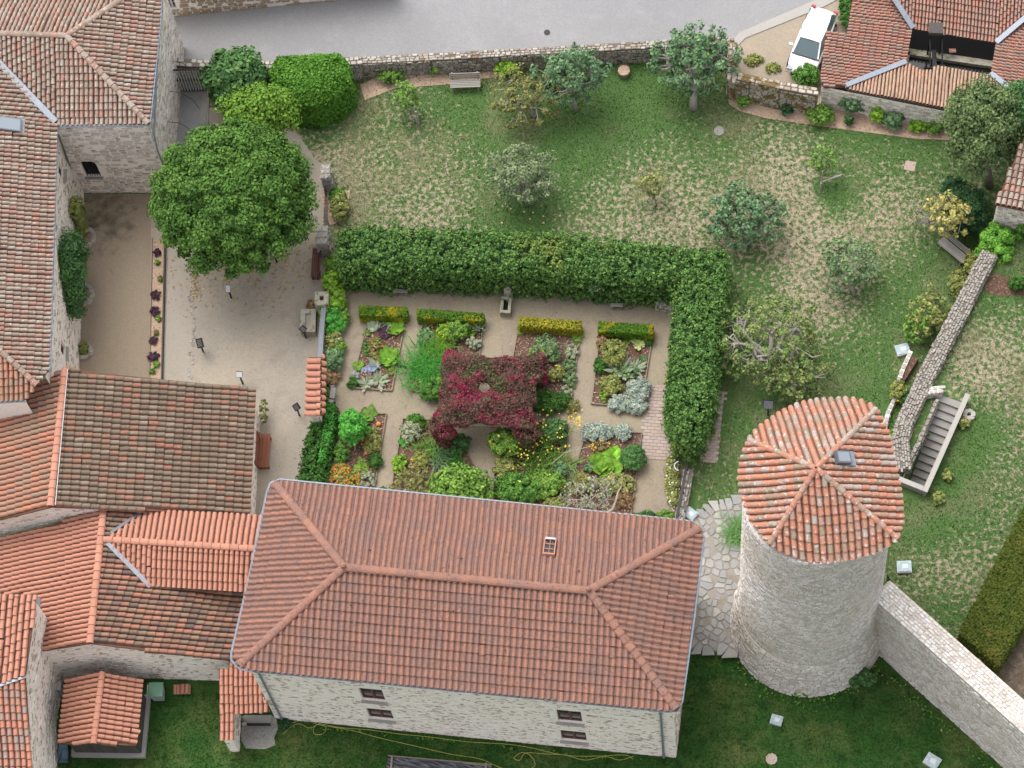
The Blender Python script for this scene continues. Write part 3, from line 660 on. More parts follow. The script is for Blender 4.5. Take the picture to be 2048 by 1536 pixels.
slab('wood_chip_bed', [(1455, 190), (1480, 188), (1640, 205), (1915, 248), (1905, 280), (1830, 277), (1700, 260), (1600, 246), (1530, 236), (1480, 222), (1458, 208)], .03, m_mulchl, .08)
slab('wood_chip_strip', [(720, 170), (760, 150), (1000, 140), (1000, 152), (900, 168), (850, 172), (790, 176), (730, 200)], .02, m_mulchl, .08)
slab('corner_soil', [(640, 390), (700, 380), (690, 440), (660, 450)], .02, m_mulchl, .08)
# raised lawn beyond the garden wall, with the stair well cut out
WELL = [(1881, 789), (1929, 806), (1850, 985), (1797, 967)]
slab('raised_lawn', [(1985, 440), (2100, 300), (2700, 300), (2700, 1900), (2080, 1440), (1820, 1210), (1775, 1150), (1790, 1000), (1789, 965), (1800, 930), (1822, 850), (1868, 730), (1930, 610), (1965, 530)], ZP, m_lawn, 2.4, grid=1.0, dry=1, holes=[WELL])
def shifted(px, z): return px
# tufts of grass over both lawns
def tufts(name, poly, z, n, m, avoid=(), size=.07):
    A = np.array([P(x, y, z)[:2] for x, y in poly]); lo, hi = A.min(0), A.max(0)
    q = lo+(hi-lo)*rng.random((n*2, 2)); q = q[in_poly(q, A)]
    for av in avoid: q = q[~in_poly(q, np.array([P(x, y, z)[:2] for x, y in av]))]
    q = q[:n]; k = len(q); a = rng.random(k)*6.283; d = np.c_[np.cos(a), np.sin(a), np.zeros(k)]; c = np.c_[q, np.full(k, z)]
    s = (size*(.5+rng.random(k)))[:, None]; l = rng.normal(size=(k, 3))*.5; l[:, 2] = 1.
    V = np.stack([c-d*s*.35, c+d*s*.35, c+l*s*.8], 1).reshape(-1, 3); F = np.arange(3*k).reshape(k, 3)
    return mk(name, V, F, m, None, 'stuff', dry=dryness(V))
BEDP = [(700, 130), (1470, 95), (1470, 215), (1700, 262), (1905, 282), (1990, 440), (1960, 530), (1860, 730), (1790, 960), (1640, 1010), (1490, 1010), (1400, 1035), (1385, 925), (1440, 500), (665, 460), (655, 340), (600, 270), (600, 200)]
tufts('grass', BEDP, 0., 70000, m_lawn)
tufts('grass', [(1985, 450), (2100, 440), (2100, 1440), (1825, 1205), (1776, 1148), (1790, 1004), (1850, 992), (1935, 800), (1880, 740), (1965, 530)], ZP, 26000, m_lawn, [WELL])
tufts('grass', [(140, 1400), (560, 1380), (600, 1440), (1340, 1500), (1380, 1310), (1500, 1320), (1780, 1340), (2048, 1560), (130, 1560)], ZL, 45000, m_lawnd)

# brick paving and flagstones
def bricks(name, poly, z, bl, bw, d):
    A = np.array([P(x, y, z)[:2] for x, y in poly]); s = slab(name, poly, z, m_flagj, .1)
    u = P(*d[1], z)-P(*d[0], z); u /= np.linalg.norm(u); v = np.array([-u[1], u[0], 0]); c = A.mean(0); Ms = []
    N = int(6/bl); 
    for j in range(-40, 40):
        for i in range(-N, N):
            q = c+u[:2]*(i+.5*(j % 2))*bl+v[:2]*j*bw
            if in_poly([q], A)[0]: Ms.append(frame_m(u*bl*.9, v*bw*.86, (0, 0, .02+.012*rng.random()), (*(q-u[:2]*bl*.45-v[:2]*bw*.43), z-.005)))
    place('brick', BOX, Ms, m_brick, s, 300, 'bricks')
bricks('brick_path', [(1300, 770), (1350, 772), (1352, 920), (1282, 914), (1284, 850), (1296, 800)], .02, .34, .17, ((1300, 800), (1345, 803)))
bricks('brick_path', [(1395, 780), (1450, 782), (1444, 830), (1434, 926), (1400, 922)], .02, .30, .15, ((1400, 850), (1440, 853)))
def voronoi(A, n, gap, big=.0):
    A = np.array(A); lo, hi = A.min(0), A.max(0); q = []
    dm = math.sqrt(abs((hi-lo).prod())/n)*.62
    for _ in range(8000):
        p = lo+(hi-lo)*rng.random(2)
        if in_poly([p], A)[0] and all(np.hypot(*(p-r))>dm*(.6+.6*rng.random()) for r in q): q.append(p)
        if len(q) >= n: break
    q = np.array(q); out = []
    for i, p in enumerate(q):
        poly = [p+np.array(t)*1.6*dm for t in ((-1, -1), (1, -1), (1, 1), (-1, 1))]; nb = q[np.argsort(((q-p)**2).sum(1))[1:14]]
        for r in nb:
            m_ = (p+r)/2; d = (r-p)/np.linalg.norm(r-p); g = gap*(.5+rng.random()); new = []
            for k in range(len(poly)):
                a, b = poly[k-1], poly[k]; da, db = (a-m_) @ d+g, (b-m_) @ d+g
                if (da < 0) != (db < 0): new.append(a+(b-a)*da/(da-db))
                if db < 0: new.append(b)
            poly = new
            if len(poly) < 3: break
        if len(poly) >= 3 and in_poly([p], A)[0]: out.append(poly)
    return out
FL = [(1384, 1040), (1400, 1028), (1430, 1012), (1480, 996), (1520, 1010), (1520, 1320), (1500, 1313), (1440, 1302), (1374, 1296), (1380, 1180)]
fs = slab('flagstone_terrace', FL, .012, m_flagj, .1)
for pg in voronoi([P(x, y)[:2] for x, y in FL], 190, .03):
    if rng.random() < .12: continue
    c = np.mean(pg, 0); h = .022+.025*rng.random(); k = len(pg); pp = [c+(p-c)*(.93+.1*rng.random()) for p in pg]
    V = [(*p, .0) for p in pp]+[(*(c+(p-c)*.96), .012+h) for p in pp]
    mk('flagstone', V, [tuple(range(k, 2*k))]+[(i, (i+1) % k, k+(i+1) % k, k+i) for i in range(k)], m_flag, fs)
# stepping edge of the path: a row of half buried stones
root = thing('stone_edging', 'row of pale half buried stones edging the grey sand path', 'edging', P(386, 650))
Ms = []
for i in range(34):
    y = 515+i*7.4+rng.random()*2; p = P(390-(y-515)*.03+rng.normal()*1.5, y, 0); a = rng.random()*3; Ms.append(frame_m(np.array([math.cos(a), math.sin(a), 0])*.19, np.array([-math.sin(a), math.cos(a), 0])*(.12+.1*rng.random()), (0, 0, .03+.03*rng.random()), p))
place('stone', STONES, Ms, m_stone_w, root, 60)

# ------------------------------------------------------------------ free walls
def wall_path(name, label, px, z1, th, z0=0., m=None, ms=None, nst=300, course=.15, length=(.18, .4), top=True, cat='wall', proud=.04, fill=.93, world=None, z1b=None, sides=(1, 1), cap=None):
    """px: centre line of the wall's top in pixels at z1"""
    m = m or m_mortr; ms = ms or m_stone_r
    pts = [np.array(P(x, y, z1)[:2]) for x, y in px] if world is None else [np.array(p) for p in world]
    hh = House(name, label, cat, (*pts[0], z0)); n = len(pts); L, Rr = [], []
    for i in range(n):
        d = pts[min(i+1, n-1)]-pts[max(i-1, 0)]; d /= np.linalg.norm(d); nn = np.array([-d[1], d[0]]); L.append(pts[i]+nn*th/2); Rr.append(pts[i]-nn*th/2)
    zt = [z1+(z1b-z1)*i/(n-1) if z1b is not None else z1 for i in range(n)]
    for i in range(n-1):
        hh.side(Rr[i], Rr[i+1], z0, [(0, zt[i]), (1, zt[i+1])], slit=0, course=course, length=length, proud=proud, fill=fill, stones=sides[0])
        hh.side(L[i+1], L[i], z0, [(0, zt[i+1]), (1, zt[i])], slit=0, course=course, length=length, proud=proud, fill=fill, stones=sides[1])
        hh.walls.add([(*L[i], zt[i]), (*L[i+1], zt[i+1]), (*Rr[i+1], zt[i+1]), (*Rr[i], zt[i])], [(0, 1, 2, 3)], .5)
        if top:
            d = Rr[i+1]-Rr[i]; ln = np.linalg.norm(d); d /= ln; nn = np.array([-d[1], d[0]]); y = 0
            rows = max(1, int(round(th/course))); 
            for r in range(rows):
                x = rng.random()*.1
                while x < ln:
                    l = length[0]+rng.random()*(length[1]-length[0]); w_ = th/rows
                    if rng.random() < fill:
                        q = Rr[i]+d*x+nn*(r*w_+rng.normal()*.01); hh.stones.append(frame_m(np.array([*d, 0])*l*.9, np.array([*nn, 0])*w_*.88, (0, 0, proud*(.5+1.2*rng.random())), (*q, zt[i]+(zt[i+1]-zt[i])*x/ln)))
                    x += l
    for a, b, z in ((Rr[-1], L[-1], zt[-1]), (L[0], Rr[0], zt[0])): hh.side(a, b, z0, [(0, z), (1, z)], course=course, length=length, proud=proud)
    if cap: cap(hh, L, Rr, zt)
    hh.finish(300, m, ms, nst); return hh
wall_path('stone_wall', 'long rough rubble wall with moss between the road and the orchard', [(715, 121), (860, 114), (1000, 106), (1150, 98), (1300, 89), (1462, 80)], 1.35, .42, m=m_mortr, ms=m_stone_r, course=.14, length=(.16, .34))
wall_path('stone_wall', 'short pale topped wall over the barred gate beside the stone house', [(330, 123), (440, 128), (560, 130), (718, 121)], 1.6, .45, m=m_mortr, ms=m_stone_p, course=.2, length=(.22, .4))
wall_path('stone_wall', 'mossy wall in front of the parked car, with a pale broken corner', [(1466, 84), (1464, 120), (1461, 150), (1500, 157), (1560, 170), (1634, 183)], 2.1, .42, m=m_mortr, ms=m_stone_m, course=.18, length=(.2, .42))
wall_path('stone_wall', 'long pale garden wall with a broad stone top beside the stairs', [(1980, 505), (1962, 538), (1935, 592), (1905, 650), (1879, 700), (1853, 750), (1835, 791), (1811, 840), (1801, 880), (1806, 935)], 2.75, .74, m=m_mortr, ms=m_stone_w, course=.13, length=(.1, .3), proud=.05)
wall_path('stone_wall', 'tiny spur of pale wall joining the garden wall to the stair head', [(1848, 782), (1884, 778)], 2.7, .35, z0=1.9, m=m_mortg, ms=m_stone_p, course=.17)
wall_path('stone_wall', 'narrow mossy kerb wall between the stairs and the garden wall', [(1876, 798), (1858, 838), (1838, 885), (1812, 938)], 2.4, .17, z0=0, m=m_mortr, ms=m_stone_w, course=.14)
def low(name, label, px, z1, th, **k): return wall_path(name, label, px, z1, th, course=.16, **k)
low('planter_wall', 'short low wall holding a narrow planting shelf below the garden wall', [(1822, 702), (1806, 738), (1800, 755)], .5, .18, m=m_mortg, ms=m_stone_p)
low('planter_wall', 'broken low kerb of stones at the foot of the garden wall above the tower', [(1790, 796), (1776, 826), (1768, 860)], .35, .18, m=m_mortg, ms=m_stone_p)
slab('planter_soil', [(1823, 712), (1838, 716), (1810, 760), (1797, 757)], .4, m_mulch, .4)
# rampart
T1 = (1790, 1200); zr = 5.9
wall_path('rampart_wall', 'broad grey town wall running from the round tower to the corner', [(1762, 1178), (2310, 1668)], zr, 1.15, z0=ZL-.1, m=m_mortt, ms=m_stone_t, course=.15, length=(.12, .42), fill=.93, proud=.035)

# ------------------------------------------------------------------ stairs
st = thing('stone_stairs', 'straight grey stone stairs sunk into the raised lawn with a pale parapet', 'stairs', P(1928, 806, ZP))
pr0, pr1 = P(1929, 806, ZP), P(1850, 985, ZP); dv = pr1-pr0; LW = np.linalg.norm(dv); dv /= LW; pl0 = P(1881, 789, ZP); wv = pl0-pr0; wv -= dv*(wv @ dv); WW = np.linalg.norm(wv); wv /= WW
nst_ = int(LW/.31)
for i in range(nst_):
    z = ZP-.02-i*.165; a = pr0+dv*(i*LW/nst_); a = np.array([a[0], a[1], 0]); e = LW/nst_
    mb = MB(); mb.box(a+dv*e*.5+wv*WW*.5+np.array([0, 0, z-.045]), dv*(e*.5+.03), wv*(WW*.5), (0, 0, .045)); mb.box(a+dv*(e*.5+.02)+wv*WW*.5+np.array([0, 0, z-.09-.3]), dv*(e*.5), wv*WW*.49, (0, 0, .3)); mb.build('step', m_step, st)
zb = ZP-nst_*.165-.3
mb = MB(); a0 = np.array([pr0[0], pr0[1], 0]); up_ = lambda z: np.array([0, 0, z])
mb.beam(a0-dv*.1-wv*.02+up_((ZP+zb)/2+.3), a0+dv*(LW+.2)-wv*.02+up_((ZP+zb)/2+.3), .14, ZP-zb+.6-.02)
mb.beam(a0+dv*(LW+.07)+wv*(WW+.25)+up_((ZP+zb)/2+.3), a0+dv*(LW+.07)-wv*.02+up_((ZP+zb)/2+.3), .14, ZP-zb+.58)
mb.beam(a0+wv*(WW+.02)+up_((ZP+zb)/2), a0+dv*(LW+.1)+wv*(WW+.02)+up_((ZP+zb)/2), .06, ZP-zb-.04)
mb.build('parapet', m_concg, st)
mb = MB(); mb.beam(a0-dv*.2-wv*.03+up_(ZP+.64), a0+dv*(LW+.22)-wv*.03+up_(ZP+.64), .24, .08); mb.build('coping', m_conc, st)
mb = MB(); mb.beam(a0+dv*(LW+.1)+wv*(WW+.3)+up_(ZP+.63), a0+dv*(LW+.1)+wv*.1+up_(ZP+.63), .24, .08); mb.build('coping', m_conc, st)
slab('stair_well_floor', [(1890, 800), (1920, 812), (1850, 1035), (1797, 1017)], zb+.2, m_concg, .1)

# ------------------------------------------------------------------ main building
def zinc_line(pts, r, parent, name='gutter', m=None): MB().tube(pts, r, 6).build(name, m or m_zinc, parent)
ZE, ZR = 8.1, 9.8
mb_ = House('stone_hall', 'long cream stone hall with hipped terracotta roof and four brown windows', 'building', P(950, 1200))
fa = [(505, 1340, ZE), (1340, 1421, ZE), (688, 1135, ZR)]; ba = [(560, 963, ZE), (1395, 1046, ZE), (688, 1135, ZR)]
la = [(541, 975, ZE), (468, 1310, ZE), (688, 1135, ZR)]; ra = [(1405, 1060, ZE), (1360, 1412, ZE), (1178, 1182, ZR)]
kw = dict(m=m_tmain, pitch=.27, expo=.42, proto=T_MOD)
mb_.face(fa, [(478, 1331), (505, 1340), (1335, 1421), (1352, 1419), (1178, 1182), (688, 1135)], [(900, 1160), (890, 1370)], **kw)
mb_.face(ba, [(688, 1135), (1178, 1182), (1398, 1056), (1385, 1045), (1350, 1040), (562, 963), (550, 966)], [(900, 1140), (918, 1000)], **kw)
mb_.face(la, [(688, 1135), (550, 966), (541, 975), (536, 990), (468, 1300), (468, 1317), (478, 1331)], [(640, 1130), (490, 1140)], **kw)
mb_.face(ra, [(1178, 1182), (1352, 1419), (1362, 1400), (1405, 1075), (1404, 1062), (1398, 1056)], [(1200, 1190), (1375, 1222)], **kw)
R1, R2 = P(688, 1135, ZR), P(1178, 1182, on(plane(*fa), 1178, 1182)[2])
for a, b in ((P(480, 1329, ZE+.02), R1), (P(550, 967, ZE+.02), R1), (P(1352, 1417, ZE), R2), (P(1398, 1057, ZE), R2), (R1, R2)): mb_.cap(a, b, .40, .19, .03)
fp = off_in([P(478, 1336, ZE), P(1358, 1421, ZE), P(1400, 1048, ZE), P(546, 966, ZE)], .30)
A_, B_ = fp[0], fp[1]; wz = ZE-.02
wins = []
for q in ([(718, 1376), (765, 1380), (771, 1404), (724, 1399)], [(733, 1416), (782, 1421), (789, 1442), (738, 1436)], [(1113, 1419), (1162, 1424), (1165, 1447), (1116, 1443)], [(1120, 1460), (1171, 1465), (1174, 1484), (1124, 1481)]):
    w_ = np.array([mb_.on_wall(A_, B_, *p) for p in q]); wins.append((w_[[0, 3], 0].mean(), w_[[1, 2], 0].mean(), w_[2:, 1].mean(), w_[:2, 1].mean()))
print('wins', wins, 'wall', np.linalg.norm(B_-A_))
vents = []
for x in (1050, 1205):
    s_, z_ = mb_.on_wall(A_, B_, x, 1394 if x < 1100 else 1411); vents.append((s_-.4, s_+.4, z_-.1, z_+.1))
for i, q in enumerate(fp):
    a, b = q, fp[(i+1) % 4]
    mb_.side(a, b, ZL-.1, [(0, wz), (1, wz)], holes=(wins+vents) if i == 0 else (), course=.085, length=(.16, .46), fill=.9, proud=.014, stones=i != 2)
for w_ in wins: window(mb_.root, A_, B_, *w_, m_wind, mull=1, rails=1)
for v_ in vents:
    s = (A_+(B_-A_)/np.linalg.norm(B_-A_)*(v_[0]+v_[1])/2); nn = (B_-A_)/np.linalg.norm(B_-A_); n3 = np.array([nn[1], -nn[0], 0])
    MB().box(np.array([*s, (v_[2]+v_[3])/2])-n3*.12, (*nn*.4, 0), n3*.03, (0, 0, .1)).build('vent', m_dwood, mb_.root)
mb_.finish(300, m_mort, m_stone_c, 300, capm=m_tmain)
g = [P(x, y, ZE-.06) for x, y in ((505, 1342), (480, 1338), (463, 1321), (463, 1306), (497, 1160), (534, 985), (541, 966), (560, 959), (1000, 1003), (1385, 1043), (1402, 1055), (1407, 1075), (1388, 1240), (1364, 1405), (1354, 1421), (1335, 1423), (900, 1380), (505, 1342))]
zinc_line(g[6:14], .06, mb_.root); zinc_line(g[13:], .06, mb_.root, m=m_zincd); zinc_line(g[:7], .06, mb_.root)
nb = (B_-A_)/np.linalg.norm(B_-A_); o3 = np.array([nb[1], -nb[0], 0])*.09
for s_, zz in ((.35, 0), (np.linalg.norm(B_-A_)-.55, 0)):
    q = np.array([*(A_+nb*s_), 0])+o3; zinc_line([q+up_(ZE-.15)-o3*.2, q+up_(ZE-.5), q+up_(ZL+.1)], .055, mb_.root, 'downpipe', m_zinc)
# roof window
pb = plane(*ba); q = [on(pb, x, y) for x, y in ((1086, 1112), (1108, 1114), (1113, 1083), (1090, 1082))]; n_ = pb[0]; ctr = sum(q)/4+n_*.12; ux = (q[1]-q[0])/2; uy = (q[3]-q[0])/2
f = MB()
for sx in (-1, 1): f.box(ctr+ux*sx, ux*.1, uy*1.1, n_*.09); f.box(ctr+uy*sx, ux*.9, uy*.09, n_*.085)
f.box(ctr, ux*.05, uy*.9, n_*.06)
for k in (-.33, .33): f.box(ctr+uy*k, ux*.9, uy*.035, n_*.055)
rw = f.build('roof_window', m_tnew, mb_.root); mk('pane', [ctr+ux*i*.9+uy*j*.9 for i, j in ((-1, -1), (1, -1), (1, 1), (-1, 1))], [(0, 1, 2, 3)], m_glass, rw)
MB().box(ctr+uy*.95+n_*.1, ux*.9, uy*.12, n_*.02).build('flashing', m_white, rw)
for c in (R1, R2): MB().tube([c+up_(.1), c+up_(.35), c+up_(.42)], [.13, .11, .02], 8).build('finial', m_tmain, mb_.dk)
tn = MB()
for x, y in ((740, 1103), (923, 1120), (1158, 1145), (907, 1222), (1144, 1243), (1345, 1238), (702, 1210), (1010, 1300)):
    pl_ = plane(*(ba if y < 1150 and x != 1345 else fa)) if x != 1345 else plane(*ra); c = on(pl_, x, y)+pl_[0]*.1; tn.tube([c, c+pl_[0]*.06+(0, -.02, .03)], [.05, .02], 5)
tn.build('roof_vents', m_dwood, mb_.dk)

# ------------------------------------------------------------------ tower
from math import hypot
TB = P(1615, 1250, ZL)
zz = np.linspace(9, 16, 200); ZT = zz[np.argmin([abs((lambda v: v[1]/v[2]*FPX+CC[1])(RW.T @ (np.array([TB[0], TB[1], z])-CAM))-984) for z in zz])]
print('tower eave z', ZT)
tw = House('round_tower', 'tall round pale stone tower with a mottled orange tile cap', 'tower', (TB[0], TB[1], ZL)); tw.capm = m_ttower
ZA = ZT+1.75
ap = (1632, 937)
kw = dict(m=m_ttower, pitch=.29, expo=.40, proto=T_CANAL, jit=.012)
FN = [(*ap, ZA), (1497, 880, ZT), (1752, 818, ZT)]; FE = [(*ap, ZA), (1752, 818, ZT), (1795, 1078, ZT)]; FS = [(*ap, ZA), (1795, 1078, ZT), (1538, 1088, ZT)]; FW = [(*ap, ZA), (1538, 1088, ZT), (1497, 880, ZT)]
tw.face(FN, [ap, (1497, 880), (1520, 853), (1560, 827), (1600, 808), (1640, 799), (1700, 797), (1735, 805), (1752, 818)], [(1640, 925), (1605, 825)], **kw)
tw.face(FE, [ap, (1752, 818), (1775, 860), (1790, 925), (1803, 1000), (1806, 1045), (1795, 1078)], [(1650, 940), (1800, 948)], **kw)
tw.face(FS, [ap, (1795, 1078), (1755, 1105), (1700, 1120), (1650, 1125), (1600, 1117), (1565, 1104), (1538, 1088)], [(1640, 960), (1652, 1110)], **kw)
tw.face(FW, [ap, (1538, 1088), (1500, 1035), (1481, 985), (1478, 950), (1486, 910), (1497, 880)], [(1620, 940), (1480, 952)], **kw)
for x, y in ((1499, 881), (1751, 820), (1794, 1077), (1540, 1087)): tw.cap(P(x, y, ZT), P(*ap, ZA), .38, .125, .02)
# round masonry, flared foot
def ring(z):
    base = 3.08
    k = (z-ZL)/(ZT-ZL); r = base+.10*(1-k)
    if z < 2.9: r += .34*(1-(z-ZL)/(2.9-ZL))+.07
    return r
NU = 96; lv = [ZL-.2, .3, 1, 1.8, 2.89, 2.91, 4, 6, 8, 10, 12, ZT-.45]
EL = 1.16                                            # the plan is a little deeper than wide
V = []; F = []
def tpt(a, z, o=0.):
    r = ring(z)+o; y = r*math.sin(a)*(EL if math.sin(a) > 0 else .97-.07*(z-ZL)/(ZT-ZL)); return np.array([TB[0]+r*math.cos(a), TB[1]+y, z])
for z in lv:
    for i in range(NU): V.append(tpt(2*math.pi*i/NU, z))
for j in range(len(lv)-1):
    for i in range(NU): F.append((j*NU+i, j*NU+(i+1) % NU, (j+1)*NU+(i+1) % NU, (j+1)*NU+i))
F.append(tuple((len(lv)-1)*NU+i for i in range(NU)))
tw.walls.add(V, F, .5)
z = ZL
while z < ZT-.6:
    h = (.17 if z < 2.8 else .13)*(.75+.5*rng.random()); a = rng.random()*.1; r = ring(z)
    while a < 2*math.pi:
        l = (.2 if z < 2.8 else .14)+rng.random()*.26; da = l/r
        if a > math.pi*.95 or a < math.pi*.12 or a > math.pi*1.9 or rng.random() < .5:
            if rng.random() < (.95 if z < 2.8 else .88):
                p = tpt(a, z+.01*rng.normal()); q = tpt(a+da*.9, z); x = (q-p); up2 = tpt(a, z+h)-tpt(a, z); n_ = np.cross(x, up2); n_ /= np.linalg.norm(n_)
                tw.stones.append(frame_m(x, up2*.82, n_*(.03 if z < 2.8 else .016)*(.5+1.4*rng.random()), p))
        a += da
    z += h
tw.finish(260, m_mortt, m_stone_t, 300, capm=m_ttower)
pe = plane(*FE); c = on(pe, 1680, 919)+pe[0]*.2; v_ = on(pe, 1650, 919)-on(pe, 1700, 921); v_ /= np.linalg.norm(v_); u_ = np.cross(v_, pe[0])
f = MB(); f.box(c, v_*.34, u_*.27, pe[0]*.12); rw = f.build('roof_window', m_zincd, tw.root)
mk('pane', [c+pe[0]*.125+v_*i*.28+u_*j*.21 for i, j in ((-1, -1), (1, -1), (1, 1), (-1, 1))], [(0, 1, 2, 3)], m_glassl, rw)
MB().box(c-v_*.48-pe[0]*.06, v_*.16, u_*.32, pe[0]*.015).build('flashing', m_zinc, rw)

# ------------------------------------------------------------------ top left house and long wing
HA = House('corner_house', 'stone house at the corner with a lichened hipped tile roof and arched window', 'house', P(200, 300)); HA.capm = m_told
za, zr_ = 7.4, 8.9
SA = [(133, 72, zr_), (0, 68, zr_), (297, 248, za)]; EA = [(133, 72, zr_), (297, 248, za), (322, 0, za)]; NA = [(0, 68, zr_), (133, 72, zr_), (260, -10, 7.7)]
kw = dict(m=m_told, pitch=.235, expo=.36, jit=.02)
HA.face(SA, [(133, 72), (297, 248), (115, 251), (0, 130), (-120, 10), (-60, 66)], [(105, 90), (108, 245)], **kw)
HA.face(EA, [(133, 72), (250, -5), (330, -60), (326, -60), (318, 55), (297, 248)], [(180, 90), (310, 106)], **kw)
HA.face(NA, [(-60, 66), (133, 72), (250, -5), (330, -60), (-60, -60)], [(150, -20), (110, 70)][::-1], **kw)
HA.cap(P(297, 248, za+.03), P(133, 72, zr_), .38, .15); HA.cap(P(-60, 66, zr_), P(133, 72, zr_), .38, .15); HA.cap(P(255, -8, on(plane(*EA), 255, -8)[2]), P(133, 72, zr_), .38, .15)
c0, c1, c2 = P(110, 250, za), P(297, 249, za), P(324, -60, za)
inx = .22; d1 = (c1-c0)[:2]/np.linalg.norm((c1-c0)[:2]); n1 = np.array([-d1[1], d1[0]]); d2 = (c2-c1)[:2]/np.linalg.norm((c2-c1)[:2]); n2 = np.array([-d2[1], d2[0]])
q0, q1 = c0[:2]+n1*inx-d1*1.0, c1[:2]+n1*inx+n2*inx; q2 = c2[:2]+n2*inx
ws = [HA.on_wall(q0, q1, *p) for p in ((160, 323), (190, 323), (203, 352), (176, 355))]; print('arch', ws)
aw = (ws[0][0], ws[1][0], ws[2][1]-.05, ws[0][1])
HA.side(q0, q1, -.05, [(0, za), (1, za)], holes=[aw], course=.2, length=(.25, .62), fill=.82, proud=.025)
HA.side(q1, q2, -.05, [(0, za), (1, za)], course=.17, length=(.2, .5), fill=.72, proud=.02, holes=[(3.1, 3.35, 2.6, 4.0)])
HA.side(q2, q2+n2*9, -.05, [(0, za), (1, za)], stones=False)
HA.finish(280, m_mort, m_stone_g, 300, capm=m_told)
window(HA.root, q0, q1, *aw, m_black, mull=2, rails=3, bars=True, depth=.18, sill=m_concg)
arch = MB(); n3 = np.array([d1[1], -d1[0], 0]); cx_ = (aw[0]+aw[1])/2; rr = (aw[1]-aw[0])/2
for i in range(9):
    t0, t1 = math.pi*i/9, math.pi*(i+.92)/9
    Q = [np.array([*(q0+d1*(cx_+math.cos(t)*r_)), aw[3]-rr*.55+math.sin(t)*r_*1.0]) for t, r_ in ((t0, rr), (t1, rr), (t1, rr+.22), (t0, rr+.22))]
    arch.add(Q+[p+n3*.05 for p in Q], [(4, 5, 6, 7), (0, 1, 5, 4), (1, 2, 6, 5), (2, 3, 7, 6), (3, 0, 4, 7)])
arch.build('arch_stones', m_stone_g, HA.root, 'stuff')
zinc_line([P(112, 252, za-.05), P(299, 250, za-.05)], .06, HA.root); zinc_line([P(300, 248, za-.05), P(320, 55, za-.05), P(327, -60, za-.05)], .06, HA.root)
zinc_line([P(320, 70, za-.1), np.array([*(q1+(q2-q1)*.62), 6.6])+(.12, 0, 0), np.array([*(q1+(q2-q1)*.02), 5.6])+(.12, 0, 0), np.array([*q1, 4.6])+(.1, -.08, 0), np.array([*q1, .1])+(.1, -.08, 0)], .05, HA.root, 'downpipe')
vp = plane(*SA); v0, v1 = on(vp, -4, 126), on(vp, 113, 247); MB().beam(v0+up_(.22), v1+up_(.2), .3, .04).build('valley_flashing', m_zinc, HA.root)
rl = MB()
for y in (122, 182, 243):
    a = P(334-(y-122)*.03, y, 2.6); rl.tube([a, a+(.7, -.05, -.1), a+(1.3, -.25, -.6), a+(1.5, -.4, -1.2)], .018, 4)
rl.build('cable', m_black, HA.root)

HB = House('long_wing', 'long wing with lichened tiles falling to a tall pale wall and ivy', 'house', P(60, 500)); HB.capm = m_told
zb_ = 7.4
EB = [(112, 252, zb_), (97, 742, zb_), (0, 500, 8.35)]
kw = dict(m=m_told, pitch=.235, expo=.36, jit=.02)
HB.face(EB, [(-120, 10), (0, 130), (114, 251), (97, 742), (74, 770), (0, 700), (-70, 636)], [(10, 500), (95, 507)], **kw)
SB = [(0, 700, 8.3), (74, 770, 7.6), (0, 803, 7.25)]
HB.face(SB, [(-70, 636), (0, 700), (74, 770), (52, 800), (-70, 808)], [(20, 740), (22, 798)], **{**kw, 'm': m_tbarnw})
HB.cap(P(74, 770, 7.62), P(-70, 636, 8.95), .38, .14)
fb = [P(112, 252, zb_)[:2]+(-.25, .3), P(97, 745, zb_)[:2]+(-.25, 0)]
WA, WB = fb[1], fb[0]
h1 = [HB.on_wall(WA, WB, *p) for p in ((112, 660), (120, 655), (120, 688), (113, 685))]; h2 = [HB.on_wall(WA, WB, *p) for p in ((126, 340), (132, 372))]; print('wingwin', h1, h2)
k1 = (min(a for a, _ in h1), min(a for a, _ in h1)+.6, 3.0, 4.0); s2 = h2[0][0]; k2 = (s2-.6, s2, 4.6, 5.6)
HB.side(WA, WB, -.05, [(0, zb_), (1, zb_)], holes=[k1, k2], course=.13, length=(.2, .5), fill=.85, proud=.025)
s_ = P(52, 803, 7.25)[:2]; HB.side(P(-70, 811, 7.25)[:2], s_, 2, [(0, 7.2), (1, 7.2)], stones=False)
HB.finish(290, m_mort, m_stone_c, 300, capm=m_told)
for k in (k1, k2): window(HB.root, WA, WB, *k, m_wind, mull=0, rails=0)
zinc_line([P(114, 252, zb_-.05), P(99, 744, zb_-.05)], .06, HB.root); zinc_line([P(-60, 808, 7.2), P(53, 802, 7.2)], .06, HB.root)
MB().tube([P(117, 270, 7.0), P(158, 385, .1)], .05, 6).build('downpipe', m_zincd, HB.root)
pe = plane(*EB); q = [on(pe, x, y) for x, y in ((-6, 262), (40, 268), (43, 240), (-4, 236))]; ctr = sum(q)/4+pe[0]*.14; ux = (q[1]-q[0])/2; uy = (q[3]-q[0])/2
rw = MB().box(ctr, ux, uy, pe[0]*.08).build('roof_window', m_zincd, HB.root); mk('pane', [ctr+pe[0]*.085+ux*i*.88+uy*j*.85 for i, j in ((-1, -1), (1, -1), (1, 1), (-1, 1))], [(0, 1, 2, 3)], m_glassl, rw)
MB().box(ctr+ux*1.15-pe[0]*.06, ux*.18, uy*1.25, pe[0]*.015).build('flashing', m_zinc, rw)

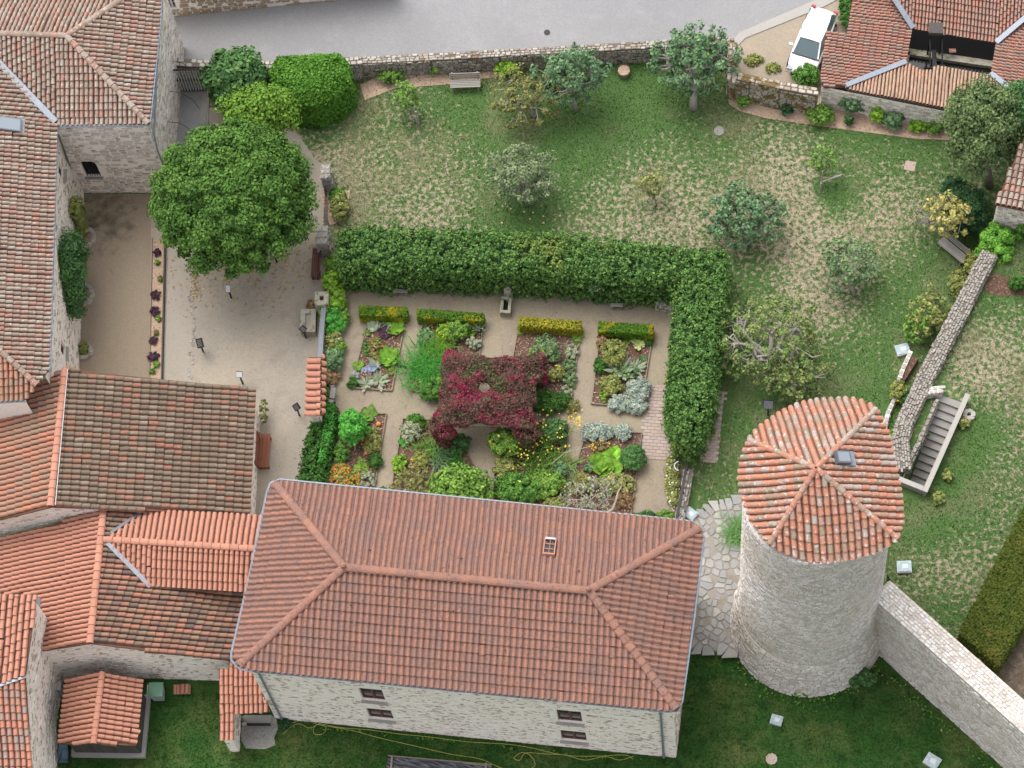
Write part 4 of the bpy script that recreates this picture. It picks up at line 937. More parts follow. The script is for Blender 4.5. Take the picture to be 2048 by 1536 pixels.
# ------------------------------------------------------------------ barn
HC = House('barn', 'wide gabled barn with mossy grey tiles on one slope and orange on the other', 'barn', P(300, 900)); HC.capm = m_tnew
EC = [(130, 738, 6.2), (101, 1013, 6.2), (512, 776, 3.4)]; WC = [(130, 738, 6.2), (101, 1013, 6.2), (0, 900, 5.4)]
HC.face(EC, [(130, 738), (512, 776), (500, 1029), (101, 1013)], [(130, 860), (500, 888)], m_tbarn, .27, .42, None)
HC.face(WC, [(130, 738), (101, 1013), (0, 1038), (-80, 1055), (-80, 850), (0, 812), (60, 775)], [(115, 880), (0, 910)], m_tbarnw, .27, .42, None)
HC.cap(P(101, 1013, 6.22), P(130, 738, 6.22), .42, .17, .02)
fc = [P(512, 776, 3.4)[:2]+(-.35, -.15), P(500, 1029, 3.4)[:2]+(-.35, .1)]
HC.side(fc[1], fc[0], -.05, [(0, 3.35), (1, 3.35)], course=.14)
g0 = P(-80, 1055, 4.8)[:2]+(0, .1); g1 = P(101, 1013, 6.1)[:2]+(0, .1); g2 = fc[1]
L_ = np.linalg.norm(g1-g0); HC.side(g0, g1, 0, [(0, 4.7), (1, 6.1)], course=.14); HC.side(g1, g2, 0, [(0, 6.1), (1, 3.35)], course=.14)
n0 = P(512, 776, 3.4)[:2]+(-.35, -.15); n1_ = P(130, 738, 6.1)[:2]+(0, -.15); HC.side(n0, n1_, -.05, [(0, 3.35), (1, 6.1)], course=.14, stones=False); HC.side(n1_, P(-80, 850, 4.8)[:2], 0, [(0, 6.1), (1, 4.7)], stones=False)
HC.finish(300, m_mort, m_stone_c, 120, capm=m_tnew)
MB().beam(P(128, 738, 6.35)+(.18, 0, 0), P(103, 1010, 6.35)+(.18, 0, 0), .03, .03).build('ridge_wire', m_white, HC.dk)

# ------------------------------------------------------------------ lower left house
HD = House('lower_house', 'gabled house with new orange tiles, a darker old slope and a cross wing', 'house', P(200, 1200)); HD.capm = m_tnew
ED = [(207, 1020, 5.0), (180, 1286, 5.0), (470, 1322, 3.2)]; WD = [(207, 1020, 5.0), (180, 1286, 5.0), (70, 1303, 4.2)]
HD.face(ED, [(207, 1020), (300, 1024), (530, 1100), (520, 1180), (472, 1322), (180, 1286)], [(195, 1150), (480, 1178)], m_tdark, .255, .40, None, jit=.01)
HD.face(WD, [(207, 1020), (180, 1286), (69, 1303), (72, 1190), (-80, 1184), (-80, 1095), (0, 1076)], [(195, 1150), (0, 1190)], m_tnew, .235, .40, None, jit=.008)
N2 = [(212, 1079, 5.05), (512, 1098, 5.05), (527, 1032, 4.35)]; S2 = [(212, 1079, 5.05), (512, 1098, 5.05), (490, 1183, 4.3)]
HD.face(N2, [(212, 1079), (290, 1021), (529, 1033), (514, 1098)], [(400, 1088), (410, 1030)], m_tnew, .27, .42, None)
HD.face(S2, [(212, 1079), (514, 1098), (492, 1184), (306, 1172), (286, 1163)], [(380, 1095), (378, 1170)], m_tnew, .24, .42, None)
HD.cap(P(180, 1287, 5.02), P(207, 1020, 5.02), .42, .17, .02); HD.cap(P(514, 1098, 5.07), P(208, 1079, 5.07), .42, .16, .02)
ps = plane(*S2); a, b = on(ps, 216, 1088), on(ps, 302, 1175); MB().beam(a+up_(.14), b+up_(.14), .2, .03).build('valley_flashing', m_zinc, HD.root)
ps = plane(*N2); a, b = on(ps, 222, 1068), on(ps, 292, 1020); MB().beam(a+up_(.14), b+up_(.14), .14, .03).build('valley_flashing', m_zincd, HD.root)
d0 = P(69, 1303, 4.15)[:2]+(.05, .1); d1_ = P(180, 1287, 4.95)[:2]+(0, .1); d2_ = P(472, 1323, 3.15)[:2]+(-.3, .15)
HD.side(d0, d1_, ZL-.1, [(0, 4.1), (1, 4.92)], course=.11, length=(.18, .45)); HD.side(d1_, d2_, ZL-.1, [(0, 4.92), (1, 3.12)], course=.11, length=(.18, .45))
d3_ = P(520, 1100, 3.1)[:2]+(-.3, 0); HD.side(d2_, d3_, ZL-.1, [(0, 3.1), (1, 3.1)], stones=False)
pe_ = P(490, 1183, 4.)[:2]+(-.2, .3); pw_ = P(306, 1172, 4.)[:2]+(.2, .3); HD.side(pw_, pe_, 1.5, [(0, 3.9), (1, 3.9)], stones=False)
HD.finish(300, m_mort, m_stone_c, 200, capm=m_tnew)
# parapet between
HE = House('edge_house', 'house at the lower corner whose two fanned tile slopes end at a tall grey wall', 'house', P(20, 1400)); HE.capm = m_tmix
EU = [(70, 1190, 7.3), (0, 1190, 7.35), (50, 1350, 6.7)]; EL_ = [(0, 1374, 6.6), (50, 1352, 6.6), (55, 1536, 5.9)]
HE.face(EU, [(-80, 1186), (0, 1188), (73, 1190), (66, 1240), (51, 1350), (0, 1369), (-80, 1390)], [(38, 1200), (26, 1350)], m_tnew, .27, .42, None, jit=.02)
HE.face(EL_, [(-80, 1394), (0, 1374), (51, 1354), (58, 1450), (64, 1640), (-80, 1640)], [(18, 1380), (34, 1560)], m_tmix, .26, .34, None, jit=.015)
ez = [P(71, 1195, 7.2), P(50, 1352, 6.6), P(62, 1600, 5.7)]
e0, e1, e2 = ez[2][:2]+(-.12, 0), ez[1][:2]+(-.12, 0), ez[0][:2]+(-.12, 0)
HE.side(e0, e1, ZL-.1, [(0, 5.6), (1, 6.5)], course=.11, length=(.18, .45)); HE.side(e1, e2, ZL-.1, [(0, 6.5), (1, 7.1)], course=.11, length=(.18, .45))
HE.finish(260, m_mort, m_stone_c, 160, capm=m_tmix)
MB().beam(P(-60, 1392, 6.7), P(51, 1353, 6.7), .12, .04).build('flashing', m_zinc, HE.root)
MB().beam(P(73, 1196, 5.4)+(.1, 0, 0), P(66, 1296, 4.8)+(.1, 0, 0), .2, .06).build('flashing', m_zincd, HE.root)

# ------------------------------------------------------------------ tool shed
HF = House('tool_shed', 'small dark board shed with an orange tiled gable roof on a stone footing', 'shed', P(200, 1440, ZL)); HF.capm = m_tnew
E1 = [(205, 1346, 2.7), (187, 1486, 2.7), (285, 1362, 2.0)]; W1 = [(205, 1346, 2.7), (187, 1486, 2.7), (132, 1358, 2.0)]
HF.face(E1, [(205, 1346), (286, 1360), (273, 1491), (187, 1486)], [(200, 1410), (280, 1424)], m_tnew, .24, .38, None)
HF.face(W1, [(205, 1346), (187, 1486), (118, 1488), (132, 1357)], [(200, 1410), (125, 1424)], m_tnew, .24, .38, None)
HF.cap(P(187, 1488, 2.72), P(205, 1345, 2.72), .38, .15, .02); HF.finish(220, capm=m_tnew)
ff_ = off_in([P(122, 1488, 2.), P(273, 1490, 2.), P(285, 1362, 2.), P(132, 1358, 2.)], .22)
bd = []
for i in range(4):
    a, b = ff_[i], ff_[(i+1) % 4]; L_ = np.linalg.norm(b-a); d = (b-a)/L_; n3 = np.array([d[1], -d[0], 0]); k = int(L_/.2)
    for j in range(k):
        q = a+d*(j*L_/k); s = (j+.5)/k; top = 1.95+(.65*(1-abs(2*s-1)) if i in (0, 2) else 0); bd.append(frame_m(np.array([*d, 0])*L_/k*.95, n3*.03, (0, 0, top+.05), (*q, -.05)))
place('board', BOX, bd, m_dwood, HF.root, 100)
ft = off_in([P(122, 1488, 2.), P(273, 1490, 2.), P(285, 1362, 2.), P(132, 1358, 2.)], .02)
mk('footing', [(*p, ZL-.1) for p in ft]+[(*p, -.02) for p in ft], [(4, 5, 6, 7), (0, 1, 5, 4), (1, 2, 6, 5), (2, 3, 7, 6), (3, 0, 4, 7)], m_conc, HF.root)
a = (ff_[0]+ff_[1])/2; MB().box((a[0], a[1]-.05, 1.75), (.22, 0, 0), (0, .02, 0), (0, 0, .14)).build('window', m_white, HF.root)

# ------------------------------------------------------------------ lean-to porch
HG = House('porch', 'narrow tiled lean-to porch beside the hall over a paved doorstep', 'porch', P(490, 1420, ZL)); HG.capm = m_tnew
G1 = [(440, 1337, 2.9), (500, 1337, 2.9), (440, 1480, 1.9)]
HG.face(G1, [(438, 1338), (461, 1338), (462, 1322), (480, 1320), (510, 1342), (540, 1424), (467, 1428), (467, 1480), (439, 1481)], [(450, 1345), (451, 1470)], m_tnew, .225, .42, None)
HG.finish(200, capm=m_tnew)
MB().beam(P(526, 1394, 2.45), P(521, 1427, 2.2), .14, .06).build('flashing', m_white, HG.root)
pw = [P(446, 1477, 1.8)[:2], P(464, 1477, 1.8)[:2], P(464, 1400, 2.3)[:2], P(446, 1400, 2.3)[:2]]
hw = House('porch_pillar', 'stub of cream stone wall carrying the end of the lean-to porch', 'wall', (*pw[0], ZL))
for i in range(4): hw.side(pw[i], pw[(i+1) % 4], ZL-.1, [(0, 1.75), (1, 1.75)], course=.13)
hw.finish(10, m_mort, m_stone_c, 80)
slab('doorstep_paving', [(484, 1432), (552, 1432), (556, 1458), (548, 1475), (551, 1490), (530, 1498), (492, 1497), (482, 1480)], ZL+.03, m_concg, .1)
slab('doorstep', [(487, 1448), (543, 1448), (543, 1430), (487, 1430)], ZL+.15, m_concg, .2)
dm = thing('boot_scraper', 'dark metal grating strip set across the porch doorstep', 'grating', P(515, 1450, ZL))
MB().beam(P(494, 1449, ZL+.2), P(541, 1449, ZL+.2), .12, .05).build('grate', m_black, dm)
MB().tube([P(489, 1448, ZL+.1), P(489, 1448, ZL+.3)], .11, 8).build('end_block', m_trough, dm)

# ------------------------------------------------------------------ wash house
HW = House('wash_house', 'old open wash house whose tiled roof slopes inward round a dark basin', 'wash house', P(1820, 100)); HW.capm = m_tlav
zo, zi = 2.3, 1.7
IN = [(1824, 58), (1993, 86), (1982, 152), (1812, 126)]       # inner eave
kw = dict(pitch=.175, expo=.33, proto=T_CANAL, jit=.014)
HW.face([(1824, 58, zi), (1993, 86, zi), (1810, -60, zo+.5)], [(1824, 58), (1993, 86), (2048, 42), (2140, -50), (2140, -100), (1740, -100), (1782, 0)], [(1900, 0), (1895, 70)], m_tlav, **kw)
HW.face([(1824, 58, zi), (1812, 126, zi), (1650, 110, zo)], [(1824, 58), (1782, 0), (1740, -100), (1730, -100), (1705, 0), (1693, 72), (1652, 62), (1640, 162), (1650, 174), (1690, 173), (1812, 124)], [(1680, 90), (1815, 108)], m_tlav, **kw)
HW.face([(1812, 126, zi), (1982, 152, zi), (1640, 166, zo-.1)], [(1690, 173), (1812, 126), (1842, 143), (1866, 143), (1872, 134), (1982, 154), (2020, 182), (2060, 215), (2048, 232), (1908, 219), (1700, 180)], [(1850, 195), (1856, 140)], m_tlavS, **kw)
HW.face([(1993, 86, zi), (1982, 152, zi), (2060, 120, zo-.2)], [(1993, 86), (1982, 152), (2020, 182), (2060, 212), (2140, 230), (2140, -50), (2048, 42)], [(2050, 120), (1990, 112)], m_tlav, **kw)
outer = [P(1644, 170, zo-.1)[:2], P(1910, 222, zo-.1)[:2], P(2140, 262, zo-.1)[:2]]
HW.side(outer[0], outer[1], -.05, [(0, zo-.25), (1, zo-.3)], course=.14, length=(.18, .45), proud=.03); HW.side(outer[1], outer[2], -.05, [(0, zo-.3), (1, zo-.3)], course=.14, length=(.18, .45), proud=.03)
wn = P(1655, 66, zo-.1)[:2]; HW.side(wn, outer[0], -.05, [(0, zo-.2), (1, zo-.2)], course=.14)
wn2 = P(1697, 75, zo-.1)[:2]; HW.side(wn2, wn, -.05, [(0, zo-.2), (1, zo-.2)], stones=False); HW.side(P(1712, -60, zo)[:2], wn2, -.05, [(0, zo-.2), (1, zo-.2)], stones=False)
HW.finish(300, m_mortg, m_stone_g, 240, deckm=m_deckg)
fl = MB()
for a, b, za_, zb2 in (((1774, -20), (1826, 60), zo+.2, zi), ((1992, 88), (2056, 34), zi, zo), ((1692, 174), (1812, 126), zo-.15, zi), ((1980, 150), (2024, 184), zi, zo-.3)):
    fl.beam(P(*a, za_)+up_(.2), P(*b, zb2)+up_(.2), .27, .05)
fl.build('valley_flashing', m_zinc, HW.root)
slab('wash_house_floor', [(1700, 10), (2100, 30), (2100, 200), (1690, 175)], .02, mat('blackened floor', [(.018, .016, .014)], None, None, rough=.5), .05, kind=None, parent=HW.root).location = -HW.root.location  # floor coloured near black to paint in the dark of the roofed interior
basin = thing('wash_basin', 'dark water basin with grey stone rim inside the wash house', 'basin', P(1900, 130))
b4 = [P(x, y)[:2] for x, y in ((1812, 112), (2000, 140), (1992, 215), (1802, 185))]; rim = MB()
for i in range(4): rim.beam((*b4[i], .25), (*b4[(i+1) % 4], .25), .35, .5)
rim.build('rim', m_trough, basin); mk('water', [(*p, .25) for p in b4], [(0, 1, 2, 3)], m_water, basin)
post = thing('roof_post_frame', 'grey timber well post with a boxed top standing in the basin', 'post', P(1862, 150))
f = MB(); pa, pb_ = P(1858, 55, 2.4), P(1872, 60, 2.4); f.box(P(1872, 58, 2.45), (.35, -.03, 0), (.03, .3, 0), (0, 0, .12)); f.build('cap', m_dwood, post)
f = MB()
for dx in (-.3, .3):
    q = P(1872, 62, 2.3); f.beam((q[0]+dx, q[1]-.25, 2.35), (q[0]+dx-.02, q[1]-.25, .2), .09, .09)
    f.beam((q[0]+dx, q[1]+.2, 2.35), (q[0]+dx, q[1]-1.5, 1.2), .07, .07)
q = P(1872, 62, 2.3); f.beam((q[0]-.3, q[1]-1.45, 1.2), (q[0]+.3, q[1]-1.45, 1.2), .08, .08); f.beam((q[0]-.02, q[1]-.3, .9), (q[0]-.1, q[1]-2.9, .8), .2, .14)
f.build('timbers', m_black, post)
cl = thing('cloth', 'small terracotta red cloth hanging over the dark basin', 'cloth', P(1905, 110)); MB().box(P(1905, 101, .9), (.17, 0, 0), (0, .12, -.06), (.0, .02, .02)).build('fabric', m_tlav, cl)

# ------------------------------------------------------------------ right edge roof, north house
HK = House('edge_cottage', 'cottage at the edge with pale lichened tiles above the ivy', 'house', P(2048, 350)); HK.capm = m_told
K1 = [(1992, 405, 3.9), (2048, 290, 4.2), (2048, 418, 3.9)]
HK.face([(1990, 408, 4.6), (2060, 250, 4.6), (2130, 440, 5.6)], [(1990, 408), (2050, 268), (2080, 200), (2260, 220), (2240, 460), (2048, 420)], [(2030, 400), (2052, 285)][::-1], m_told, .27, .4, None)
kk = [P(1994, 408, 4.4)[:2], P(2240, 455, 4.4)[:2]]; HK.side(kk[0], kk[1], 0, [(0, 4.4), (1, 4.6)], course=.16); HK.side(P(2052, 268, 4.4)[:2], kk[0], 0, [(0, 4.4), (1, 4.4)], course=.16)
HK.finish(150, m_mortg, m_stone_g, 60, capm=m_told)
HN = House('roadside_house', 'brown stone house across the road with a small white window', 'house', P(450, 20)); HN.capm = m_told
a, b = P(300, 37)[:2], P(800, -12)[:2]; w_ = [HN.on_wall(a, b, *p) for p in ((323, 4), (350, 4), (352, 18), (325, 18))]
hk = (w_[0][0], w_[1][0], w_[2][1], w_[0][1]+.2); HN.side(a, b, -.05, [(0, 3.2), (1, 3.2)], holes=[hk], course=.2, length=(.25, .6), proud=.035); HN.finish(10, m_mortg, mat('stone ochre', [(.38, .29, .19), (.30, .22, .15), (.44, .36, .26), (.34, .27, .2)], None, (30, .25), bump=.3), 160)
window(HN.root, a, b, *hk, m_white, mull=2, rails=1, sill=m_conc)

# ------------------------------------------------------------------ big greenery
dense_tree('linden_tree', 'large round green linden tree standing in the gravel court', (503, 500), (467, 400), 5.4, (3.95, 3.75, 3.75), 250, 74000, .46, .155, l_linden, core=.80, trunkr=.28)
dense_tree('acacia_tree', 'yellow green tree between the round linden and the clipped bush', (535, 292), (522, 232), 3.4, (1.85, 1.35, 1.5), 34, 9000, .55, .17, l_yel, core=.7)
dense_tree('laurel_tree', 'dark green loose evergreen beside the barred gate', (480, 208), (476, 165), 2.0, (1.5, 1.35, 1.8), 26, 6500, .5, .24, l_laurel, core=.75)
hedge('clipped_shrub', 'big bright green clipped bush rounded like a cushion by the road wall', [(568, 158), (690, 152), (708, 170), (713, 210), (690, 235), (640, 256), (600, 250), (560, 228), (548, 190)], 2.9, l_clip, 24000, .15, cat='shrub', bulge=.10, taper=.04, rnd_=.9)
hedge('hornbeam_hedge', 'tall dark green hedge between the orchard and the gravel garden', [(692, 578), (700, 512), (900, 516), (1100, 525), (1300, 545), (1366, 556), (1362, 612), (1240, 604), (1100, 590), (900, 582)], 2.9, l_hedge, 84000, .125, bulge=.22, rnd_=.2)
hedge('hornbeam_hedge', 'tall narrow hedge arm running down from the corner beside the brick path', [(1366, 556), (1448, 556), (1446, 640), (1430, 740), (1418, 850), (1392, 925), (1362, 922), (1342, 870), (1352, 760), (1362, 640)], 2.9, l_hedge, 62000, .125, bulge=.22, rnd_=.2)
hedge('rampart_hedge', 'broad flat topped hedge of brownish green on the raised lawn by the town wall', [(2110, 900), (2046, 1035), (1914, 1288), (1990, 1352), (2075, 1215), (2220, 950)], 1.5, l_moss, 52000, .11, z=ZP, bulge=.07)
slab('painted_shade', [(1990, 1352), (2075, 1215), (2220, 960), (2400, 1100), (2400, 1600), (2090, 1450)], ZP+.02, m_soil, .05)  # dark ground sheet standing in for the shadow beyond the hedge
dense_tree('walnut_tree', 'tall grey green tree in front of the wash house', (1978, 372), (1963, 262), 4.2, (1.75, 2.1, 2.6), 44, 12000, .55, .16, leafm('walnut', (.075, .12, .045), (.10, .15, .06), (.05, .09, .035), (.13, .18, .08)), core=.72)
dense_tree('walnut_tree', 'second dark tree crowding the edge above the end cottage', (2040, 330), (2040, 235), 3.4, (1.3, 1.6, 2.0), 24, 5000, .5, .17, l_laurel, core=.7)
bush('yew_shrub', 'dark rounded yew bush behind the yellowing tree', (1928, 448), (1.2, 1.3), 2.3, l_dark, n=4500, size=.12, cat='shrub')
bush('yew_shrub', 'small dark shrub under the grey green tree', (1905, 385), (.6, .5), 1.1, l_dark, n=900)
bush('ivy_mass', 'bright green ivy heaped over the head of the garden wall', (1990, 530), (.95, 1.25), 3.2, l_ivyb, n=6000, size=.17, cat='ivy')
bush('ivy_mass', 'dark ivy hanging below the end cottage wall', (2045, 500), (.9, .8), 3.0, l_ivy, n=4000, size=.16, cat='ivy')
bush('ivy_mass', 'small dark creeper patch below the ivy on the raised lawn', (2036, 575), (.5, .35), .8, l_conv, n=900, z=ZP, cat='ivy')
slab('leaf_litter', [(1968, 560), (1985, 545), (2030, 556), (2060, 560), (2060, 590), (2000, 592), (1970, 585)], ZP+.015, m_mulch, .05)

# ------------------------------------------------------------------ orchard trees
OT = open_tree
OT('apple_tree', 'small leafy tree tied to a pale crossbar near the slatted bench', (838, 252), (815, 195), 1.5, (.65, .6, 1.0), 14, 700, .3, .15, l_mid, trunkr=.04, bm=m_barkp)
OT('plum_tree', 'yellowing tree with bare grey branches left of the green tree by the wall', (1066, 232), (1050, 192), 1.7, (1.45, 1.3, 1.3), 34, 2600, .42, .15, l_yelg, trunkr=.1, bm=m_barkp)
OT('apple_tree', 'upright blue green tree with spiky shoots overlapping the road wall', (1152, 219), (1143, 150), 2.6, (1.55, 1.1, 1.6), 42, 4200, .42, .17, l_orch2, trunkr=.12, bm=m_barkp)
OT('apple_tree', 'full blue green tree with thick pale trunk at the wall corner', (1387, 216), (1390, 122), 2.7, (1.8, 1.35, 1.6), 50, 5200, .45, .18, l_orch2, trunkr=.19, bm=m_barkp)
OT('pear_tree', 'round grey green tree with fine leaves in the middle of the orchard', (1056, 410), (1045, 350), 2.0, (1.5, 1.25, 1.3), 50, 5200, .40, .13, l_grey, trunkr=.12, bm=m_barkp)
OT('young_tree', 'thin yellow green sapling on the dry patch of grass', (1313, 412), (1303, 372), 1.3, (.7, .6, .75), 14, 550, .28, .14, l_olive, trunkr=.03)
OT('young_tree', 'little young tree held by two pale stakes over a round green patch', (1643, 375), (1648, 320), 1.6, (.6, .6, .9), 14, 450, .3, .15, l_mid, trunkr=.035)
OT('apple_tree', 'low bushy blue green tree right of the hedge corner', (1500, 492), (1490, 432), 1.7, (1.65, 1.35, 1.2), 42, 4200, .42, .17, l_orch2, trunkr=.1)
OT('apple_tree', 'sparse spreading tree with grey twigs in the worn grass', (1708, 590), (1700, 532), 1.5, (1.45, 1.25, 1.0), 32, 1900, .42, .17, l_orch, trunkr=.08, bm=m_barkp)
OT('old_apple_tree', 'old apple tree with twisted bare grey limbs beside the hedge arm', (1535, 742), (1538, 678), 2.2, (2.25, 1.8, 1.1), 46, 4200, .46, .15, l_old, trunkr=.17, bm=m_barkp, gn=.22, fork=.6, limb=.55, rr=(.72, 1.1))
OT('old_apple_tree', 'smaller old tree with bare claw like twigs just behind the tower cap', (1590, 790), (1585, 752), 1.6, (1.5, 1.0, .9), 30, 2300, .4, .16, l_old, trunkr=.09, bm=m_barkp, gn=.2, limb=.45)
OT('wild_shrub', 'thin straggly shrub leaning against the pale garden wall', (1868, 660), (1862, 622), 1.3, (.9, 1.1, .8), 18, 900, .35, .16, l_olive, trunkr=.05, cat='shrub')
OT('wild_shrub', 'bright leafy shrub lower along the pale garden wall', (1845, 690), (1842, 655), .9, (.7, .6, .6), 12, 600, .3, .17, l_mid, trunkr=.04, cat='shrub')
OT('yellow_tree', 'yellowing small tree in front of the dark yew bush', (1893, 470), (1898, 430), 2.3, (1.0, .9, .8), 24, 1700, .33, .16, leafm('yellow tree', (.32, .30, .09), (.38, .34, .13), (.2, .24, .06), (.42, .36, .18)), trunkr=.07, bm=m_barkp)
OT('bare_tree', 'nearly bare grey twiggy tree beside the yellowing tree', (1862, 458), (1850, 425), 1.4, (.8, .7, .7), 22, 160, .3, .12, l_yelg, trunkr=.05, bm=m_barkp, gn=.2)
bush('broom_shrub', 'pale olive feathery shrub between the bench and the garden wall', (1944, 532), (.45, .6), .9, l_olive, n=900)
bush('broom_shrub', 'long pale tuft of shrub hugging the garden wall below the bench', (1915, 575), (.45, .8), 1.0, l_olive, n=1000)
# shrubs along the wood chip bed and the road wall
for lb, px, r, h, m, n in (
    ('low olive shrub at the foot of the mossy wall corner', (1488, 208), (.4, .35), .8, l_mid, 500), ('dark green shrub between mossy wall and wood chips', (1572, 222), .38, .7, l_dark, 700),
    ('broad bright shrub with yellow tips in the wood chip bed', (1640, 238), (.75, .5), .9, l_mid, 1600), ('tall blue green shrub trained against the wash house wall', (1705, 225), (.65, .4), 1.7, l_orch2, 1900),
    ('narrow blue green shrub drooping over the wood chips', (1697, 248), (.25, .25), .8, l_laurel, 500), ('yellow green shrub climbing the wash house wall', (1755, 242), .4, 1.2, l_lime, 900), ('blue green shrub beside the yellow green climber', (1785, 250), .5, 1.1, l_orch2, 1100),
    ('dark creeper on the upper part of the wash house wall', (1785, 222), (.8, .25), 1.4, l_laurel, 900), ('low lime shrub with big leaves in the wood chip bed', (1838, 256), (.55, .4), .7, l_lime, 900), ('dull olive shrub next to the lime one near the tree', (1870, 260), (.45, .4), .8, l_mid, 700),
    ('small dark climber high on the wash house wall', (1858, 225), (.35, .2), 1.3, l_laurel, 400),
    ('weedy bush in the corner in front of the white car', (1612, 165), (.7, .6), 1.2, l_ivy, 1800), ('dark hedge plants between the car and the wash house', (1694, 30), (.45, 1.2), .8, l_conv, 1500), ('patch of weeds in the parking dirt', (1508, 122), (.5, .35), .25, l_olive, 350), ('second patch of weeds in front of the car', (1545, 138), (.4, .3), .25, l_olive, 260),
    ('yellow green bush under the road wall near the clipped bush', (785, 160), (.7, .4), .8, l_mid, 1000), ('lone bright bush against the road wall above the bench', (872, 142), (.4, .35), .9, l_mid, 800), ('lime bush against the road wall right of the bench', (1015, 148), (.75, .35), 1.0, l_lime, 1300)):
    bush('shrub', lb, px, r, h, m, n, .13)

# ------------------------------------------------------------------ court planting and ivy
bush('ivy_mass', 'dark climbing ivy on the pale wall of the long wing', (172, 600), (.3, 2.15), 5.2, l_laurel, 6000, .17, 'ivy', K=40, cr=.5)
bush('ivy_mass', 'small olive plant growing from the stone ring by the wing wall', (170, 702), (.25, .35), .7, l_olive, 400, cat='plant')
bush('ivy_mass', 'brownish green ivy at the corner where wing and house meet', (176, 470), (.35, .9), 4.0, l_olive, 1400, .15, 'ivy')
def stone_ring(name, label, c, rx, ry, n, soil=True, a0=-1.6, a1=1.6, z=.0):
    b = P(*c); t = thing(name, label, 'edging', b); Ms = []
    for i in range(n):
        a = a0+(a1-a0)*i/(n-1); p = b+np.array([math.cos(a)*rx, math.sin(a)*ry, z]); u = np.array([-math.sin(a), math.cos(a), 0]); v = np.array([-math.cos(a), -math.sin(a), 0])
        Ms.append(frame_m(u*.26, v*.22, (0, 0, .16+.1*rng.random()), p-u*.13))
    place('stone', STONES, Ms, m_stone_p, t, 60)
    if soil: mk('soil', [b+np.array([math.cos(a)*rx*.95, math.sin(a)*ry*.95, .08]) for a in np.linspace(a0, a1, 10)], [tuple(range(10))], m_mulchl, t)
stone_ring('stone_ring', 'half ring of stones round bare soil by the wing wall, nearest the house', (172, 478), .55, .62, 11)
stone_ring('stone_ring', 'half ring of stones in the middle of the wing wall under the ivy', (170, 592), .5, .62, 11)
stone_ring('stone_ring', 'low stone ring with an olive plant nearest the barn', (168, 705), .5, .45, 9)
stone_ring('stone_ring', 'small round stone planter on the raised lawn beside the stair parapet', (1930, 868), .3, .3, 9, True, -3.1, 3.1, ZP)
pb = slab('planting_strip', [(306, 480), (328, 480), (322, 760), (300, 758)], .08, m_mulchl, .1)
ew = thing('edging_board', 'long dark timber edge beside the grey sand path', 'edging', P(330, 600)); MB().beam(P(331, 478, .12), P(324, 762, .12), .07, .24).build('board', m_dwood, ew)
ew = thing('edging_board', 'rusty low edge between yard sand and the planting strip', 'edging', P(303, 600)); MB().beam(P(305, 478, .08), P(299, 760, .08), .04, .16).build('board', m_edge, ew)
for i, (x, y, m, r) in enumerate(((315, 508, l_purp, .2), (316, 528, l_mid, .15), (312, 594, l_purp, .25), (311, 626, l_purp, .25), (322, 560, l_olive, .16), (318, 640, l_mid, .15), (314, 668, l_yelg, .14), (308, 684, l_purp, .22), (307, 716, l_purp, .28), (314, 732, l_mid, .17), (306, 746, l_mid, .16))):
    q = bush('border_plant', ['dark purple', 'olive green'][0 if m is l_purp else 1]+' tuft '+('first second third fourth fifth sixth seventh eighth ninth tenth eleventh'.split()[i])+' from the tree in the narrow planting strip', (x, y), r, .3, m, 170, .11, 'plant', group='tufts in the narrow planting strip', stems=False)
bush('climbing_plant', 'thin yellow green climber at the barn corner', (532, 835), (.2, .7), 1.3, l_yelg, 260, .14, 'plant', core=None)
# fallen leaves
lt = []
for _ in range(1100):
    a = rng.random()*6.28; r = abs(rng.normal())*70+95; p = (480+math.cos(a)*r*1.0, 470+math.sin(a)*r*.72)
    if 330 < p[0] < 632 and 480 < p[1] < 640: lt.append(P(*p, .03))
for _ in range(120): lt.append(P(390+rng.normal()*5, 520+rng.random()*80, .04))
leaves('fallen_leaves', lt, .14, leafm('fallen', (.45, .30, .12), (.50, .38, .2), (.35, .22, .09)), None, np.tile((0, 0, 1.), (len(lt), 1)), 'stuff')

# ------------------------------------------------------------------ wall line between court and garden
def pillar(label, px, z, sx, sy, m=m_mortg, ms=m_stone_p, name='stone_pillar', nst=120):
    ms, m = m_stone_w, m_concg; c = P(*px, 0)[:2]; h = House(name, label, 'pillar', (*c, 0)); q = [c+np.array(v) for v in ((-sx, -sy), (sx, -sy), (sx, sy), (-sx, sy))]
    for i in range(4): h.side(q[i], q[(i+1) % 4], -.05, [(0, z), (1, z)], course=.2, length=(.2, .45), proud=.04)
    h.walls.add([(*p, z) for p in q], [(0, 1, 2, 3)], .5)
    for i in range(2):
        for j in range(3): h.stones.append(frame_m((sx*.9, 0, 0), (0, sy*.6, 0), (0, 0, .03+.03*rng.random()), (c[0]-sx+i*sx*1.02, c[1]-sy+j*sy*.66, z)))
    h.finish(10, m, ms, nst)
pillar('short white topped stone pier at the far end of the garden wall line', (660, 375), 1.7, .22, .4)
pillar('rough stone pier beside the dark red bench', (652, 497), 1.5, .28, .52)
wall_path('garden_wall', 'low dark capped wall between court and garden below the square planter', [(648, 606), (643, 660), (640, 718)], 1.0, .16, m=m_mortr, ms=m_stone_r, top=False, cap=lambda hh, L, R, z: hh.walls.add([(*p, 1.03) for p in L+R[::-1]], [tuple(range(len(L)*2))], .2))
cp = thing('zinc_coping', 'grey blue metal strip capping the low wall between court and garden', 'coping', P(645, 600)); MB().beam(P(649, 602, 1.08), P(643, 660, 1.08), .24, .05).beam(P(643, 660, 1.08), P(640, 716, 1.08), .24, .05).build('strip', m_zincd, cp)
